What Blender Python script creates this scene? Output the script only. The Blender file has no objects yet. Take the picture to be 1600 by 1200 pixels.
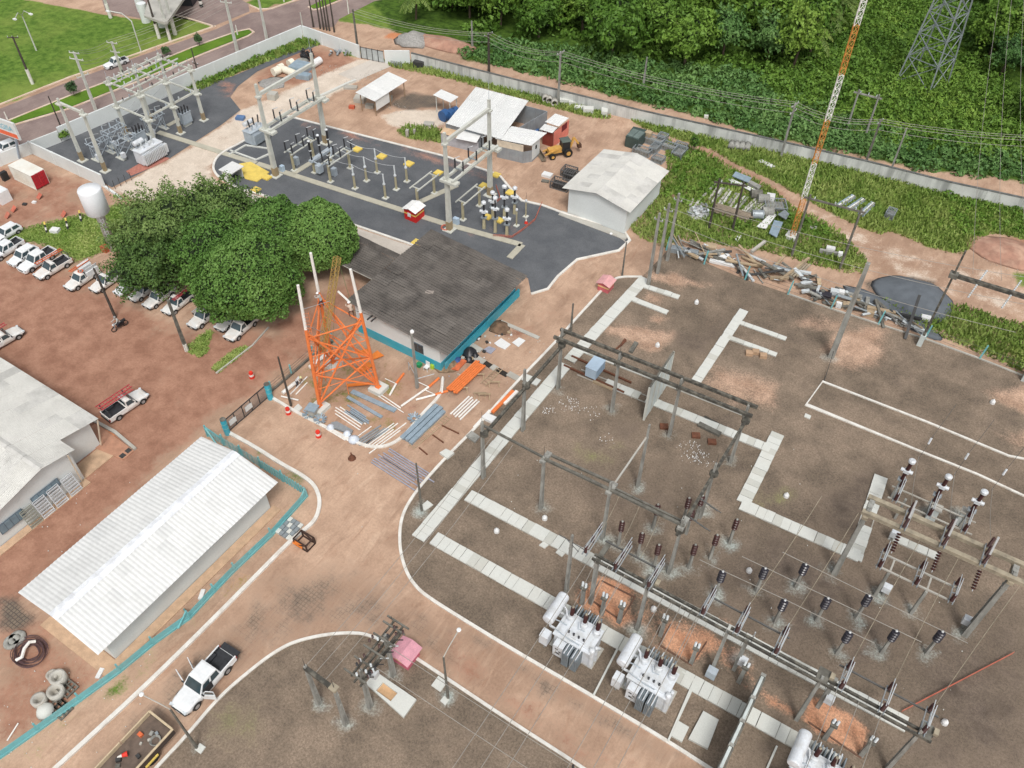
import bpy, bmesh, math, random
from math import cos, sin, pi
import numpy as np
from mathutils import Vector, Matrix
random.seed(7); rng = np.random.default_rng(7)
R_ = math.radians
V3 = Vector
def Z3(z): return Vector((0, 0, z))
sc = bpy.context.scene
C = sc.collection
# ------------------------------------------------------------------ camera
FPX, PITCH, ROLL, YAW, CAMH = 1326.0, 0.8128, 0.01249, -0.5642, 62.5
def _cam_rows():
 cp, sp = cos(PITCH), sin(PITCH)
 fwd = np.array([0, cp, -sp]); right = np.array([1.0, 0, 0]); up = np.cross(right, fwd)
 c, s = cos(ROLL), sin(ROLL)
 m = np.array([[c, s, 0], [-s, c, 0], [0, 0, 1]]) @ np.array([right, up, fwd])
 g = np.array([[cos(YAW), sin(YAW), 0], [-sin(YAW), cos(YAW), 0], [0, 0, 1]])
 return m @ g.T
CR = _cam_rows()
cam_data = bpy.data.cameras.new('camera'); cam = bpy.data.objects.new('camera', cam_data); C.objects.link(cam)
cam_data.sensor_width = 36.0; cam_data.lens = 36.0 * FPX / 1600.0
cam_data.clip_start = 0.5; cam_data.clip_end = 20000
mw = Matrix.Identity(4)
for i in range(3):
 mw[i][0], mw[i][1], mw[i][2] = CR[0][i], CR[1][i], -CR[2][i]
mw[2][3] = CAMH
cam.matrix_world = mw
sc.camera = cam
# ------------------------------------------------------------------ light: bright overcast
SUN_EL, SUN_AZ = R_(58), R_(140)          # direction the light comes from (azimuth measured from +Y towards +X)
w = bpy.data.worlds.new("World"); sc.world = w; w.use_nodes = True
nt = w.node_tree; nt.nodes.clear()
sky = nt.nodes.new('ShaderNodeTexSky'); sky.sky_type = 'NISHITA'; sky.sun_disc = False
sky.sun_elevation = SUN_EL; sky.sun_rotation = SUN_AZ
sky.air_density = 1.0; sky.dust_density = 5.0; sky.ozone_density = 1.0
hs = nt.nodes.new('ShaderNodeHueSaturation'); hs.inputs['Saturation'].default_value = 0.22
bg = nt.nodes.new('ShaderNodeBackground'); bg.inputs['Strength'].default_value = 0.135
wo = nt.nodes.new('ShaderNodeOutputWorld')
nt.links.new(sky.outputs[0], hs.inputs['Color']); nt.links.new(hs.outputs[0], bg.inputs['Color']); nt.links.new(bg.outputs[0], wo.inputs['Surface'])
sl = bpy.data.lights.new('sun', 'SUN'); sl.energy = 1.5; sl.angle = R_(13); sl.color = (1.0, 0.965, 0.92)
so = bpy.data.objects.new('sun', sl); C.objects.link(so)
sd = Vector((sin(SUN_AZ) * cos(SUN_EL), cos(SUN_AZ) * cos(SUN_EL), sin(SUN_EL)))
so.rotation_euler = sd.to_track_quat('Z', 'Y').to_euler()
vs = sc.view_settings
vs.view_transform = 'Standard'; vs.look = 'None'; vs.gamma = 1.0; vs.exposure = 0.04; vs.use_curve_mapping = False
sc.cycles.max_bounces = 6; sc.cycles.diffuse_bounces = 3; sc.cycles.use_denoising = True
# ------------------------------------------------------------------ placing helpers
def at(px, py, z=0.0):
 """the point at height z seen at pixel (px, py) of the 1600x1200 photograph"""
 d = CR.T @ np.array([(px - 800) / FPX, -(py - 600) / FPX, 1.0]); t = (z - CAMH) / d[2]
 return Vector((d[0] * t, d[1] * t, z))
def proj(p):
 v = CR @ np.array([p[0], p[1], p[2] - CAMH]); return 800 + FPX * v[0] / v[2], 600 - FPX * v[1] / v[2]
def hz(b, t):
 """height of a vertical thing from its base and top pixels"""
 p = at(*b); best = (1e9, 1)
 for i in range(5, 350):
  q = proj((p.x, p.y, i * .1)); d = (q[0] - t[0]) ** 2 + (q[1] - t[1]) ** 2
  if d < best[0]: best = (d, i * .1)
 return best[1]
def ang(a, b): return math.atan2(b[1] - a[1], b[0] - a[0])
# ------------------------------------------------------------------ mesh building
class MB:
 def __init__(s): s.v = []; s.f = []
 def add(s, vs_, fs):
  o = len(s.v); s.v.extend([tuple(p) for p in vs_]); s.f.extend([tuple(i + o for i in f) for f in fs]); return s
 def hexa(s, p):   # 8 corners: bottom ring 0-3 (ccw from above), top ring 4-7
  return s.add(p, [(3, 2, 1, 0), (4, 5, 6, 7), (0, 1, 5, 4), (1, 2, 6, 5), (2, 3, 7, 6), (3, 0, 4, 7)])
 def box(s, c, size, rz=0.0, top=1.0):
  hx, hy, hh = size[0] / 2, size[1] / 2, size[2] / 2; ca, sa = cos(rz), sin(rz); p = []
  for z, k in ((-hh, 1.0), (hh, top)):
   for x, y in ((-hx, -hy), (hx, -hy), (hx, hy), (-hx, hy)):
    x *= k; y *= k
    p.append((c[0] + x * ca - y * sa, c[1] + x * sa + y * ca, c[2] + z))
  return s.hexa(p)
 def bbox(s, x0, x1, y0, y1, z0, z1): return s.box(((x0 + x1) / 2, (y0 + y1) / 2, (z0 + z1) / 2), (x1 - x0, y1 - y0, z1 - z0))
 def beam(s, a, b, wd, h=None, wd2=None, h2=None):
  a = Vector(a); b = Vector(b); h = wd if h is None else h; wd2 = wd if wd2 is None else wd2; h2 = h if h2 is None else h2
  d = (b - a).normalized(); ref = Vector((0, 0, 1)) if abs(d.z) < .95 else Vector((1, 0, 0))
  sx = d.cross(ref).normalized(); sz = sx.cross(d)
  p = []
  for q, ww, hh in ((a, wd, h), (b, wd2, h2)):
   p += [q + sx * (-ww / 2) + sz * (-hh / 2), q + sx * (ww / 2) + sz * (-hh / 2), q + sx * (ww / 2) + sz * (hh / 2), q + sx * (-ww / 2) + sz * (hh / 2)]
  return s.add(p, [(0, 1, 2, 3), (7, 6, 5, 4), (4, 5, 1, 0), (5, 6, 2, 1), (6, 7, 3, 2), (7, 4, 0, 3)])
 def tube(s, a, b, r, r2=None, n=8, cap=True):
  a = Vector(a); b = Vector(b); r2 = r if r2 is None else r2
  d = (b - a).normalized(); ref = Vector((0, 0, 1)) if abs(d.z) < .95 else Vector((1, 0, 0))
  u = d.cross(ref).normalized(); v = u.cross(d); p = []; fs = []
  for q, rr in ((a, r), (b, r2)):
   for i in range(n):
    t = 2 * pi * i / n; p.append(q + u * (rr * cos(t)) + v * (rr * sin(t)))
  for i in range(n): fs.append((i, (i + 1) % n, n + (i + 1) % n, n + i))
  fs = [tuple(reversed(f)) for f in fs]
  if cap: fs.append(tuple(range(n))); fs.append(tuple(range(2 * n - 1, n - 1, -1)))
  return s.add(p, fs)
 def path(s, pts, r, n=5):
  pts = [Vector(p) for p in pts]; p = []; fs = []
  for k, q in enumerate(pts):
   d = (pts[min(k + 1, len(pts) - 1)] - pts[max(k - 1, 0)]).normalized(); ref = Vector((0, 0, 1)) if abs(d.z) < .95 else Vector((1, 0, 0))
   u = d.cross(ref).normalized(); v = u.cross(d)
   for i in range(n):
    t = 2 * pi * i / n; p.append(q + u * (r * cos(t)) + v * (r * sin(t)))
  for k in range(len(pts) - 1):
   for i in range(n):
    a0, b0 = k * n + i, k * n + (i + 1) % n; fs.append((a0, a0 + n, b0 + n, b0))
  fs.append(tuple(range(n))); fs.append(tuple(range(len(p) - 1, len(p) - n - 1, -1)))
  return s.add(p, fs)
 def lathe(s, o, prof, n=10, axis=(0, 0, 1)):
  """prof: (radius, distance along axis) pairs"""
  o = Vector(o); d = Vector(axis).normalized(); ref = Vector((1, 0, 0)) if abs(d.x) < .9 else Vector((0, 1, 0))
  u = d.cross(ref).normalized(); v = d.cross(u); p = []; fs = []
  for r, z in prof:
   for i in range(n):
    t = 2 * pi * i / n; p.append(o + d * z + u * (r * cos(t)) + v * (r * sin(t)))
  for k in range(len(prof) - 1):
   for i in range(n):
    a0, b0 = k * n + i, k * n + (i + 1) % n; fs.append((a0, b0, b0 + n, a0 + n))
  fs.append(tuple(range(n - 1, -1, -1))); fs.append(tuple(range(len(p) - n, len(p))))
  return s.add(p, fs)
 def prism(s, poly, z0, z1):
  n = len(poly); ar = sum(poly[i][0] * poly[(i + 1) % n][1] - poly[(i + 1) % n][0] * poly[i][1] for i in range(n))
  if ar < 0: poly = poly[::-1]
  p = [(q[0], q[1], z0) for q in poly] + [(q[0], q[1], z1) for q in poly]
  fs = [tuple(range(n - 1, -1, -1)), tuple(range(n, 2 * n))] + [(i, (i + 1) % n, n + (i + 1) % n, n + i) for i in range(n)]
  return s.add(p, fs)
 def quad(s, *p): return s.add(p, [tuple(range(len(p)))])
 def slab(s, p, t):   # a quad (any plane) given a thickness along its normal, downwards
  p = [Vector(q) for q in p]; nrm = (p[1] - p[0]).cross(p[2] - p[0]).normalized()
  if nrm.z < 0: p = p[::-1]; nrm = -nrm
  return s.hexa([q - nrm * t for q in p] + p)
 def sphere(s, c, r, n=10, m=6, sz=1.0):
  prof = [(max(1e-3, r * sin(pi * k / m)), -r * sz * cos(pi * k / m)) for k in range(m + 1)]
  return s.lathe(c, prof, n)
 def loft(s, rings, cap=True):
  n = len(rings[0]); o = []; fs = []
  for r in rings: o += list(r)
  for k in range(len(rings) - 1):
   for i in range(n):
    a0, b0 = k * n + i, k * n + (i + 1) % n; fs.append((a0, b0, b0 + n, a0 + n))
  if cap: fs.append(tuple(range(n - 1, -1, -1))); fs.append(tuple(range(len(o) - n, len(o))))
  return s.add(o, fs)
def wloc(o):
 v = Vector((0, 0, 0))
 while o is not None: v = v + o.location; o = o.parent
 return v
def mesh(name, mb, m, smooth=False, org=None):
 me = bpy.data.meshes.new(name); o = org or Vector((0, 0, 0))
 me.from_pydata([(p[0] - o.x, p[1] - o.y, p[2] - o.z) for p in mb.v], [], mb.f)
 if m: me.materials.append(m)
 if smooth: me.polygons.foreach_set('use_smooth', [True] * len(me.polygons))
 mb.v, mb.f = [], []; me.update(); return me
mb = MB()   # the one open mesh builder; mesh() empties it
def build(mb, name, m, parent=None, smooth=False, label=None, kind=None, org=None):
 """links what mb holds as ONE mesh object; with a parent the vertices become local to it"""
 o_ = wloc(parent) if parent else (org or Vector((0, 0, 0)))
 o = bpy.data.objects.new(name, mesh(name, mb, m, smooth, o_)); C.objects.link(o)
 if parent: o.parent = parent
 elif org: o.location = org
 if label: o['label'] = label
 if kind: o['kind'] = kind
 return o
def mk(name, m, parent=None, smooth=False, label=None, kind=None, org=None): return build(mb, name, m, parent, smooth, label, kind, org)
def tag(o, label, cat, group=None, kind=None):
 o['label'] = label
 if cat: o['category'] = cat
 if group: o['group'] = group
 if kind: o['kind'] = kind
 return o
def thing(name, label, cat, loc=(0, 0, 0), group=None):
 o = bpy.data.objects.new(name, None); o.empty_display_size = .2; C.objects.link(o); o.location = loc
 return tag(o, label, cat, group)
def single(mb, name, m, label, cat, group=None, smooth=False, org=None):
 """a thing that is one mesh; its origin sits at the middle of its base"""
 if org is None:
  a = np.array(mb.v); org = Vector(((a[:, 0].min() + a[:, 0].max()) / 2, (a[:, 1].min() + a[:, 1].max()) / 2, a[:, 2].min()))
 return tag(build(mb, name, m, smooth=smooth, org=org), label, cat, group)
def sg(name, m, label, cat, group=None, smooth=False, org=None): return single(mb, name, m, label, cat, group, smooth, org)
def put(me, name, parent, loc, rz=0.0, rot=None):
 """another object on shared mesh data"""
 o = bpy.data.objects.new(name, me); C.objects.link(o); o.parent = parent; o.location = loc
 o.rotation_euler = rot if rot else (0, 0, rz); return o
def dup(root, loc, rz=0.0, label=None, group=None, scale=None):
 r = root.copy(); C.objects.link(r); r.location = loc; r.rotation_euler = (0, 0, rz)
 if scale: r.scale = (scale,) * 3 if not hasattr(scale, '__len__') else scale
 if label: r['label'] = label
 if group: r['group'] = group
 for ch in list(root.children):
  c = ch.copy(); C.objects.link(c); c.parent = r
  for g in list(ch.children):
   d = g.copy(); C.objects.link(d); d.parent = c
 return r
class Proto:
 """first use moves the model itself, later uses copy it with its parts"""
 def __init__(s, root): s.root = root; s.used = False
 def __call__(s, loc, rz=0.0, label=None, group=None, scale=None):
  if not s.used:
   s.used = True; r = s.root; r.location = loc; r.rotation_euler = (0, 0, rz)
   if scale: r.scale = (scale,) * 3 if not hasattr(scale, '__len__') else scale
   if label: r['label'] = label
   if group: r['group'] = group
   return r
  return dup(s.root, loc, rz, label, group, scale)
ORD = ['first', 'second', 'third', 'fourth', 'fifth', 'sixth', 'seventh', 'eighth', 'ninth', 'tenth', 'eleventh', 'twelfth', 'thirteenth', 'fourteenth', 'fifteenth', 'sixteenth', 'seventeenth', 'eighteenth', 'nineteenth', 'twentieth']
def nth(i, n, a='leftmost', b='rightmost', frm='from the left'):
 if n == 1: return 'lone'
 if i == 0: return a
 if i == n - 1: return b
 if n == 3: return 'middle'
 return ORD[i] + ' ' + frm
# ------------------------------------------------------------------ materials
def lin(c):
 return tuple(((x / 255) / 12.92 if x / 255 <= .04045 else ((x / 255 + .055) / 1.055) ** 2.4) for x in c) + (1.0,)
_mats = {}
class N:
 """small node-graph helper"""
 def __init__(s, m): s.t = m.node_tree; s.t.nodes.clear()
 def n(s, kind, **kw):
  x = s.t.nodes.new(kind)
  for k, v in kw.items(): setattr(x, k, v)
  return x
 def l(s, a, b): s.t.links.new(a, b)
 def noise(s, vec, scale, detail=4, rough=.55, dist=0.0):
  x = s.n('ShaderNodeTexNoise'); x.inputs['Scale'].default_value = scale; x.inputs['Detail'].default_value = detail; x.inputs['Roughness'].default_value = rough; x.inputs['Distortion'].default_value = dist
  if vec is not None: s.l(vec, x.inputs['Vector'])
  return x.outputs['Fac']
 def math(s, op, a, b=None, c=None, clamp=False):
  x = s.n('ShaderNodeMath', operation=op, use_clamp=clamp)
  for i, v in enumerate((a, b, c)):
   if v is None: continue
   if isinstance(v, (int, float)): x.inputs[i].default_value = v
   else: s.l(v, x.inputs[i])
  return x.outputs[0]
 def mix(s, f, a, b, blend='MIX'):
  x = s.n('ShaderNodeMix', data_type='RGBA', blend_type=blend)
  for k, v in ((0, f), (6, a), (7, b)):
   if isinstance(v, (int, float)): x.inputs[k].default_value = v
   elif isinstance(v, tuple): x.inputs[k].default_value = v
   else: s.l(v, x.inputs[k])
  return x.outputs[2]
 def ramp(s, f, lo, hi, a=0.0, b=1.0):
  x = s.n('ShaderNodeMapRange', interpolation_type='SMOOTHSTEP')
  x.inputs[1].default_value = lo; x.inputs[2].default_value = hi; x.inputs[3].default_value = a; x.inputs[4].default_value = b
  s.l(f, x.inputs[0]); return x.outputs[0]
 def mapping(s, vec, scale, rot=0.0):
  x = s.n('ShaderNodeMapping'); x.inputs['Scale'].default_value = scale; x.inputs['Rotation'].default_value = (0, 0, rot); s.l(vec, x.inputs['Vector']); return x.outputs[0]
 def attr(s, name): x = s.n('ShaderNodeAttribute'); x.attribute_name = name; return x.outputs['Fac']
 def pos(s): return s.n('ShaderNodeNewGeometry').outputs['Position']
 def out(s, color, rough=.8, metal=0.0, bump=None, bs=.3, bd=.05, spec=.5, alpha=None):
  p = s.n('ShaderNodeBsdfPrincipled'); o = s.n('ShaderNodeOutputMaterial')
  if isinstance(color, tuple): p.inputs['Base Color'].default_value = color
  else: s.l(color, p.inputs['Base Color'])
  if isinstance(rough, (int, float)): p.inputs['Roughness'].default_value = rough
  else: s.l(rough, p.inputs['Roughness'])
  p.inputs['Metallic'].default_value = metal; p.inputs['Specular IOR Level'].default_value = spec
  if bump is not None:
   b = s.n('ShaderNodeBump'); b.inputs['Strength'].default_value = bs; b.inputs['Distance'].default_value = bd
   s.l(bump, b.inputs['Height']); s.l(b.outputs[0], p.inputs['Normal'])
  s.l(p.outputs[0], o.inputs['Surface']); return p
def mat(name, col, rough=.7, var=.12, scale=1.5, metal=0.0, dirt=None, damt=.35, dscale=.5, streak=False, fine=12.0, spec=.5, bump=0.0):
 """weathered surface: a base colour, soft mottling, fine grain and optional dirt with its own blotchy shape"""
 if name in _mats: return _mats[name]
 m = bpy.data.materials.new(name); m.use_nodes = True; g = N(m); P = g.pos()
 c = lin(col); lo = tuple(x * (1 - var) for x in c[:3]) + (1,); hi = tuple(min(1, x * (1 + var)) for x in c[:3]) + (1,)
 n1 = g.noise(P, scale, 5); colr = g.mix(g.ramp(n1, .3, .7), lo, hi)
 n2 = g.noise(P, fine, 3); colr = g.mix(.55, colr, g.mix(n2, (.72, .72, .72, 1), (1.28, 1.28, 1.28, 1)), 'MULTIPLY')
 if dirt:
  v = g.mapping(P, (1, 1, .12)) if streak else P
  nd = g.noise(v, dscale * (3 if streak else 1), 7, .65)
  colr = g.mix(g.math('MULTIPLY', g.ramp(nd, .42, .68), damt), colr, lin(dirt))
 g.out(colr, rough, metal, n2 if bump else None, bump, .03, spec)
 _mats[name] = m; return m
# ================================================================== THE SETTING: ground, roads, yards, kerbs
def poly_sd(X, Y, poly):
 """signed distance to a polygon (positive inside)"""
 n = len(poly); ins = np.zeros(X.shape, bool); dmin = np.full(X.shape, 1e9)
 for i in range(n):
  x0, y0 = poly[i]; x1, y1 = poly[(i + 1) % n]
  if abs(y1 - y0) > 1e-9:
   c = ((y0 > Y) != (y1 > Y)); xs = (x1 - x0) * (Y - y0) / (y1 - y0) + x0; ins ^= c & (X < xs)
  dx, dy = x1 - x0, y1 - y0; L = dx * dx + dy * dy + 1e-12
  t = np.clip(((X - x0) * dx + (Y - y0) * dy) / L, 0, 1)
  dmin = np.minimum(dmin, (X - x0 - t * dx) ** 2 + (Y - y0 - t * dy) ** 2)
 return np.where(ins, 1, -1) * np.sqrt(dmin)
def wp(px): return [tuple(at(*p)[:2]) for p in px]
# soft-edged kinds of ground: (channel, polygon in photo pixels, edge softness in metres, weight)
ZONES = [
 ('grass', [(-700, 420), (-300, 280), (0, 164), (110, 121), (207, 87), (335, 41), (270, 24), (225, 32), (160, 22), (40, 0), (-100, -40), (-700, -60)], .6, 1),
 ('grass', [(391, 9), (412, 15), (465, 0), (440, -40), (390, -10)], .4, 1),
 ('grass', [(521, 31), (535, 12), (580, -20), (660, -40), (640, 0), (612, 46), (575, 38), (545, 36)], 1.2, 1),
 ('grass', [(290, 138), (360, 98), (455, 62), (500, 60), (503, 68), (440, 88), (380, 110), (300, 146)], 1.0, .95),
 ('grass', [(525, 66), (563, 78), (564, 92), (545, 88)], 1.0, .8),
 ('grass', [(603, 94), (660, 97), (800, 133), (870, 158), (900, 168), (880, 172), (800, 150), (700, 122), (610, 104)], 1.0, .85),
 ('grass', [(622, 205), (640, 197), (690, 203), (690, 222), (640, 217)], 1.2, .85),
 ('grass', [(878, 160), (945, 175), (952, 186), (905, 180), (880, 170)], .8, .95),
 ('grass', [(975, 178), (1100, 208), (1200, 230), (1350, 268), (1475, 299), (1640, 338), (1640, 382), (1550, 362), (1537, 367), (1500, 395), (1455, 387), (1425, 372), (1390, 360), (1370, 365), (1325, 345), (1262, 312), (1200, 277), (1150, 255), (1112, 232), (1075, 222), (1007, 200)], 1.2, 1),
 ('grass', [(1042, 222), (1100, 238), (1150, 268), (1200, 293), (1240, 328), (1290, 350), (1315, 370), (1350, 405), (1350, 425), (1320, 425), (1270, 412), (1200, 392), (1130, 382), (1060, 372), (1040, 388), (1005, 372), (985, 355), (1030, 300), (1045, 262)], 1.0, .62),
 ('grass', [(1380, 470), (1455, 488), (1500, 478), (1560, 500), (1640, 520), (1640, 600), (1560, 562), (1480, 528), (1400, 500)], 1.5, .62),
 ('grass', [(1580, 428), (1640, 425), (1640, 450), (1590, 448)], 1.0, .9),
 ('grass', [(-40, 375), (70, 350), (150, 331), (192, 318), (240, 350), (178, 385), (150, 397), (120, 407), (88, 386), (38, 374), (-40, 395)], .7, 1),
 ('grass', [(328, 519), (317, 556), (302, 555), (294, 541), (311, 527)], .6, .95),
 ('grass', [(370, 548), (359, 552), (333, 578), (342, 583), (388, 543)], .5, .95),
 ('grass', [(40, 1200), (230, 1060), (400, 890), (440, 850), (472, 830), (330, 930), (190, 1055), (20, 1185)], 1.0, .36),
 ('grass', [(430, 575), (600, 560), (650, 600), (600, 690), (480, 650)], 2.0, .36),
 ('grass', [(365, 665), (480, 745), (480, 770), (350, 690)], 1.0, .3),
 ('jungle', [(580, -10), (600, 30), (618, 50), (655, 60), (735, 78), (722, 92), (800, 107), (912, 135), (975, 155), (1075, 177), (1200, 213), (1325, 238), (1425, 262), (1640, 287), (2400, 420), (2400, -500), (600, -600), (620, -120)], 1.5, 1),
 ('clay', [(-200, 440), (0, 405), (100, 420), (300, 520), (420, 520), (480, 470), (560, 430), (570, 480), (470, 560), (420, 600), (340, 650), (300, 690), (150, 850), (0, 960), (-200, 1000)], 3.0, .85),
 ('clay', [(-100, 270), (60, 250), (190, 310), (150, 330), (0, 372), (-100, 380)], 2.0, .6),
 ('clay', [(-20, 965), (30, 930), (150, 1030), (190, 1050), (60, 1140), (-20, 1190)], 2.0, .62),
 ('clay', [(395, 118), (450, 85), (500, 70), (540, 82), (568, 95), (510, 122), (460, 134), (400, 134)], 1.0, .62),
 ('clay', [(430, 580), (520, 560), (600, 560), (690, 590), (650, 660), (570, 690), (470, 650)], 2.0, .45),
 ('clay', [(1100, 270), (1240, 330), (1230, 380), (1060, 360)], 2.0, .42),
 ('clay', [(618, 46), (660, 62), (735, 72), (722, 82), (650, 62)], 1.0, .75),
 ('clay', [(1540, 372), (1600, 368), (1640, 380), (1640, 420), (1560, 412)], 2.0, .8),
 ('clay', [(1075, 222), (1112, 232), (1200, 280), (1260, 325), (1230, 320), (1150, 270), (1090, 238)], .6, .5),
 ('clay', [(780, 515), (880, 470), (900, 480), (860, 540), (790, 545)], 2.0, .4),
 ('clay', [(640, 940), (720, 990), (800, 1080), (1000, 1200), (900, 1200), (700, 1050)], 1.5, .48),
 ('orange', [(606, 50), (640, 52), (632, 66), (600, 60)], .8, .8),
 ('orange', [(445, 835), (450, 850), (300, 975), (290, 965)], .8, .36),
 ('orange', [(155, 645), (200, 700), (180, 712), (140, 668)], .3, .55),
 ('orange', [(630, 160), (665, 150), (660, 162), (628, 172)], .5, .6),
 ('pale', [(175, 296), (265, 249), (345, 197), (372, 174), (480, 127), (560, 92), (605, 98), (545, 137), (445, 184), (382, 223), (342, 242), (330, 262), (335, 280), (350, 300), (400, 330), (250, 330), (200, 310)], .7, .8),
 ('pale', [(600, 180), (640, 170), (690, 172), (705, 190), (660, 207), (610, 197)], 1.2, .9),
 ('pale', [(1250, 300), (1330, 345), (1450, 400), (1560, 420), (1640, 470), (1640, 520), (1480, 460), (1350, 420), (1290, 370)], 2.0, .35),
 ('dark', [(600, 165), (640, 145), (682, 150), (692, 165), (642, 173)], .8, .85),
 ('dark', [(1352, 442), (1400, 432), (1460, 440), (1470, 480), (1445, 512), (1400, 490), (1360, 470)], .7, .95),
 ('dark', [(0, 930), (30, 940), (60, 965), (40, 985), (-10, 990)], 1.0, .8),
 ('dark', [(420, 880), (480, 900), (560, 885), (615, 930), (600, 985), (540, 985), (430, 1010), (330, 1080), (230, 1180), (150, 1200), (280, 1050), (400, 930)], 2.5, .5),
 ('dark', [(400, 980), (470, 930), (520, 975), (430, 1000)], 2.0, .42),
 ('dark', [(690, 960), (780, 1005), (940, 1100), (1090, 1195), (1040, 1195), (900, 1110), (760, 1030)], 1.5, .52),
 ('dark', [(640, 940), (700, 985), (720, 1040), (680, 1030), (640, 990)], 1.0, .5),
 ('dark', [(400, 690), (480, 740), (505, 780), (500, 840), (480, 760), (380, 700)], .8, .42),
 ('dark', [(640, 560), (720, 500), (790, 520), (740, 620), (650, 640)], 3.0, .36),
 ('dark', [(385, 945), (230, 1110), (300, 1080), (400, 1010)], 2.0, .35),
]
YARD = [  # patches inside the two gravel yards
 ('clay', [(945, 508), (1058, 520), (1030, 548), (1010, 552), (980, 532), (948, 522)], .8, .95),
 ('clay', [(1010, 425), (1060, 428), (1105, 445), (1060, 449), (1015, 438)], .8, .75),
 ('clay', [(1010, 460), (1035, 462), (1030, 475), (1008, 470)], .6, .6),
 ('clay', [(1015, 493), (1040, 497), (1030, 505), (1012, 502)], .6, .8),
 ('clay', [(1105, 575), (1160, 588), (1212, 600), (1212, 637), (1150, 630), (1110, 602)], 1.2, .8),
 ('clay', [(1300, 525), (1388, 508), (1372, 570), (1320, 578), (1285, 545)], 1.2, .85),
 ('clay', [(1250, 490), (1330, 505), (1300, 520), (1240, 508)], 1.0, .6),
 ('clay', [(1540, 610), (1640, 600), (1640, 660), (1580, 640)], 1.0, .75),
 ('clay', [(1560, 680), (1640, 670), (1640, 720), (1590, 700)], 1.0, .62),
 ('orange', [(922, 912), (940, 900), (992, 925), (972, 978), (905, 945)], .5, .95),
 ('orange', [(890, 920), (935, 895), (1000, 922), (1160, 1010), (1200, 1080), (1140, 1060), (1000, 985), (905, 955)], .8, .42),
 ('orange', [(1040, 972), (1105, 1003), (1085, 1035), (1028, 1010)], .5, .95),
 ('orange', [(1268, 1092), (1290, 1095), (1360, 1140), (1345, 1180), (1300, 1160), (1255, 1128)], .6, .95),
 ('orange', [(1115, 960), (1280, 1050), (1270, 1058), (1110, 970)], .4, .48),
 ('orange', [(1160, 1060), (1250, 1110), (1240, 1125), (1155, 1075)], .6, .5),
 ('dark', [(1285, 775), (1340, 745), (1380, 730), (1365, 790), (1340, 840), (1300, 835)], 1.5, .62),
 ('dark', [(1055, 520), (1110, 520), (1105, 550), (1060, 548)], 1.5, .6),
 ('dark', [(1085, 535), (1100, 500), (1150, 490), (1130, 540)], 2.0, .42),
 ('dark', [(930, 740), (1060, 730), (1060, 790), (960, 800)], 3.0, .38),
 ('dark', [(1080, 880), (1220, 830), (1400, 920), (1440, 1060), (1350, 1040), (1200, 990)], 3.0, .58),
 ('dark', [(1090, 900), (1180, 870), (1200, 920), (1130, 950)], 2.0, .5),
 ('dark', [(1400, 1000), (1600, 960), (1640, 1200), (1450, 1200)], 4.0, .56),
 ('dark', [(1180, 1150), (1240, 1110), (1250, 1200), (1170, 1200)], 2.0, .45),
 ('dark', [(990, 690), (950, 670), (960, 650), (1000, 665)], 1.5, .42),
 ('grass', [(1180, 760), (1240, 770), (1230, 800), (1180, 790)], 1.5, .34),
 ('grass', [(900, 700), (970, 700), (970, 730), (900, 730)], 2.0, .32),
]
def masks(obj, zones):
 me = obj.data; n = len(me.vertices); co = np.empty(n * 3, np.float32); me.vertices.foreach_get('co', co); co = co.reshape(-1, 3)
 X = co[:, 0].astype(float) + obj.location.x; Y = co[:, 1].astype(float) + obj.location.y
 acc = {}
 for ch, px, soft, wt in zones:
  P = wp(px) if not isinstance(px, tuple) else None
  if P is not None:
   bx = [min(p[0] for p in P) - 3 * soft, max(p[0] for p in P) + 3 * soft, min(p[1] for p in P) - 3 * soft, max(p[1] for p in P) + 3 * soft]
   k = (X > bx[0]) & (X < bx[1]) & (Y > bx[2]) & (Y < bx[3])
   d = poly_sd(X[k], Y[k], P); t = np.clip(d / (2 * soft) + .5, 0, 1)
  else:
   cx, cy, r = px; k = (abs(X - cx) < r) & (abs(Y - cy) < r); d = np.hypot(X[k] - cx, Y[k] - cy); t = np.clip(1 - d / r, 0, 1)
  v = t * t * (3 - 2 * t) * wt
  a = acc.setdefault(ch, np.zeros(n)); a[k] = np.maximum(a[k], v)
 for ch in ('grass', 'jungle', 'clay', 'orange', 'pale', 'dark', 'dust'):
  at_ = me.attributes.new(ch, 'FLOAT', 'POINT'); at_.data.foreach_set('value', acc.get(ch, np.zeros(n)).astype(np.float32))
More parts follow.
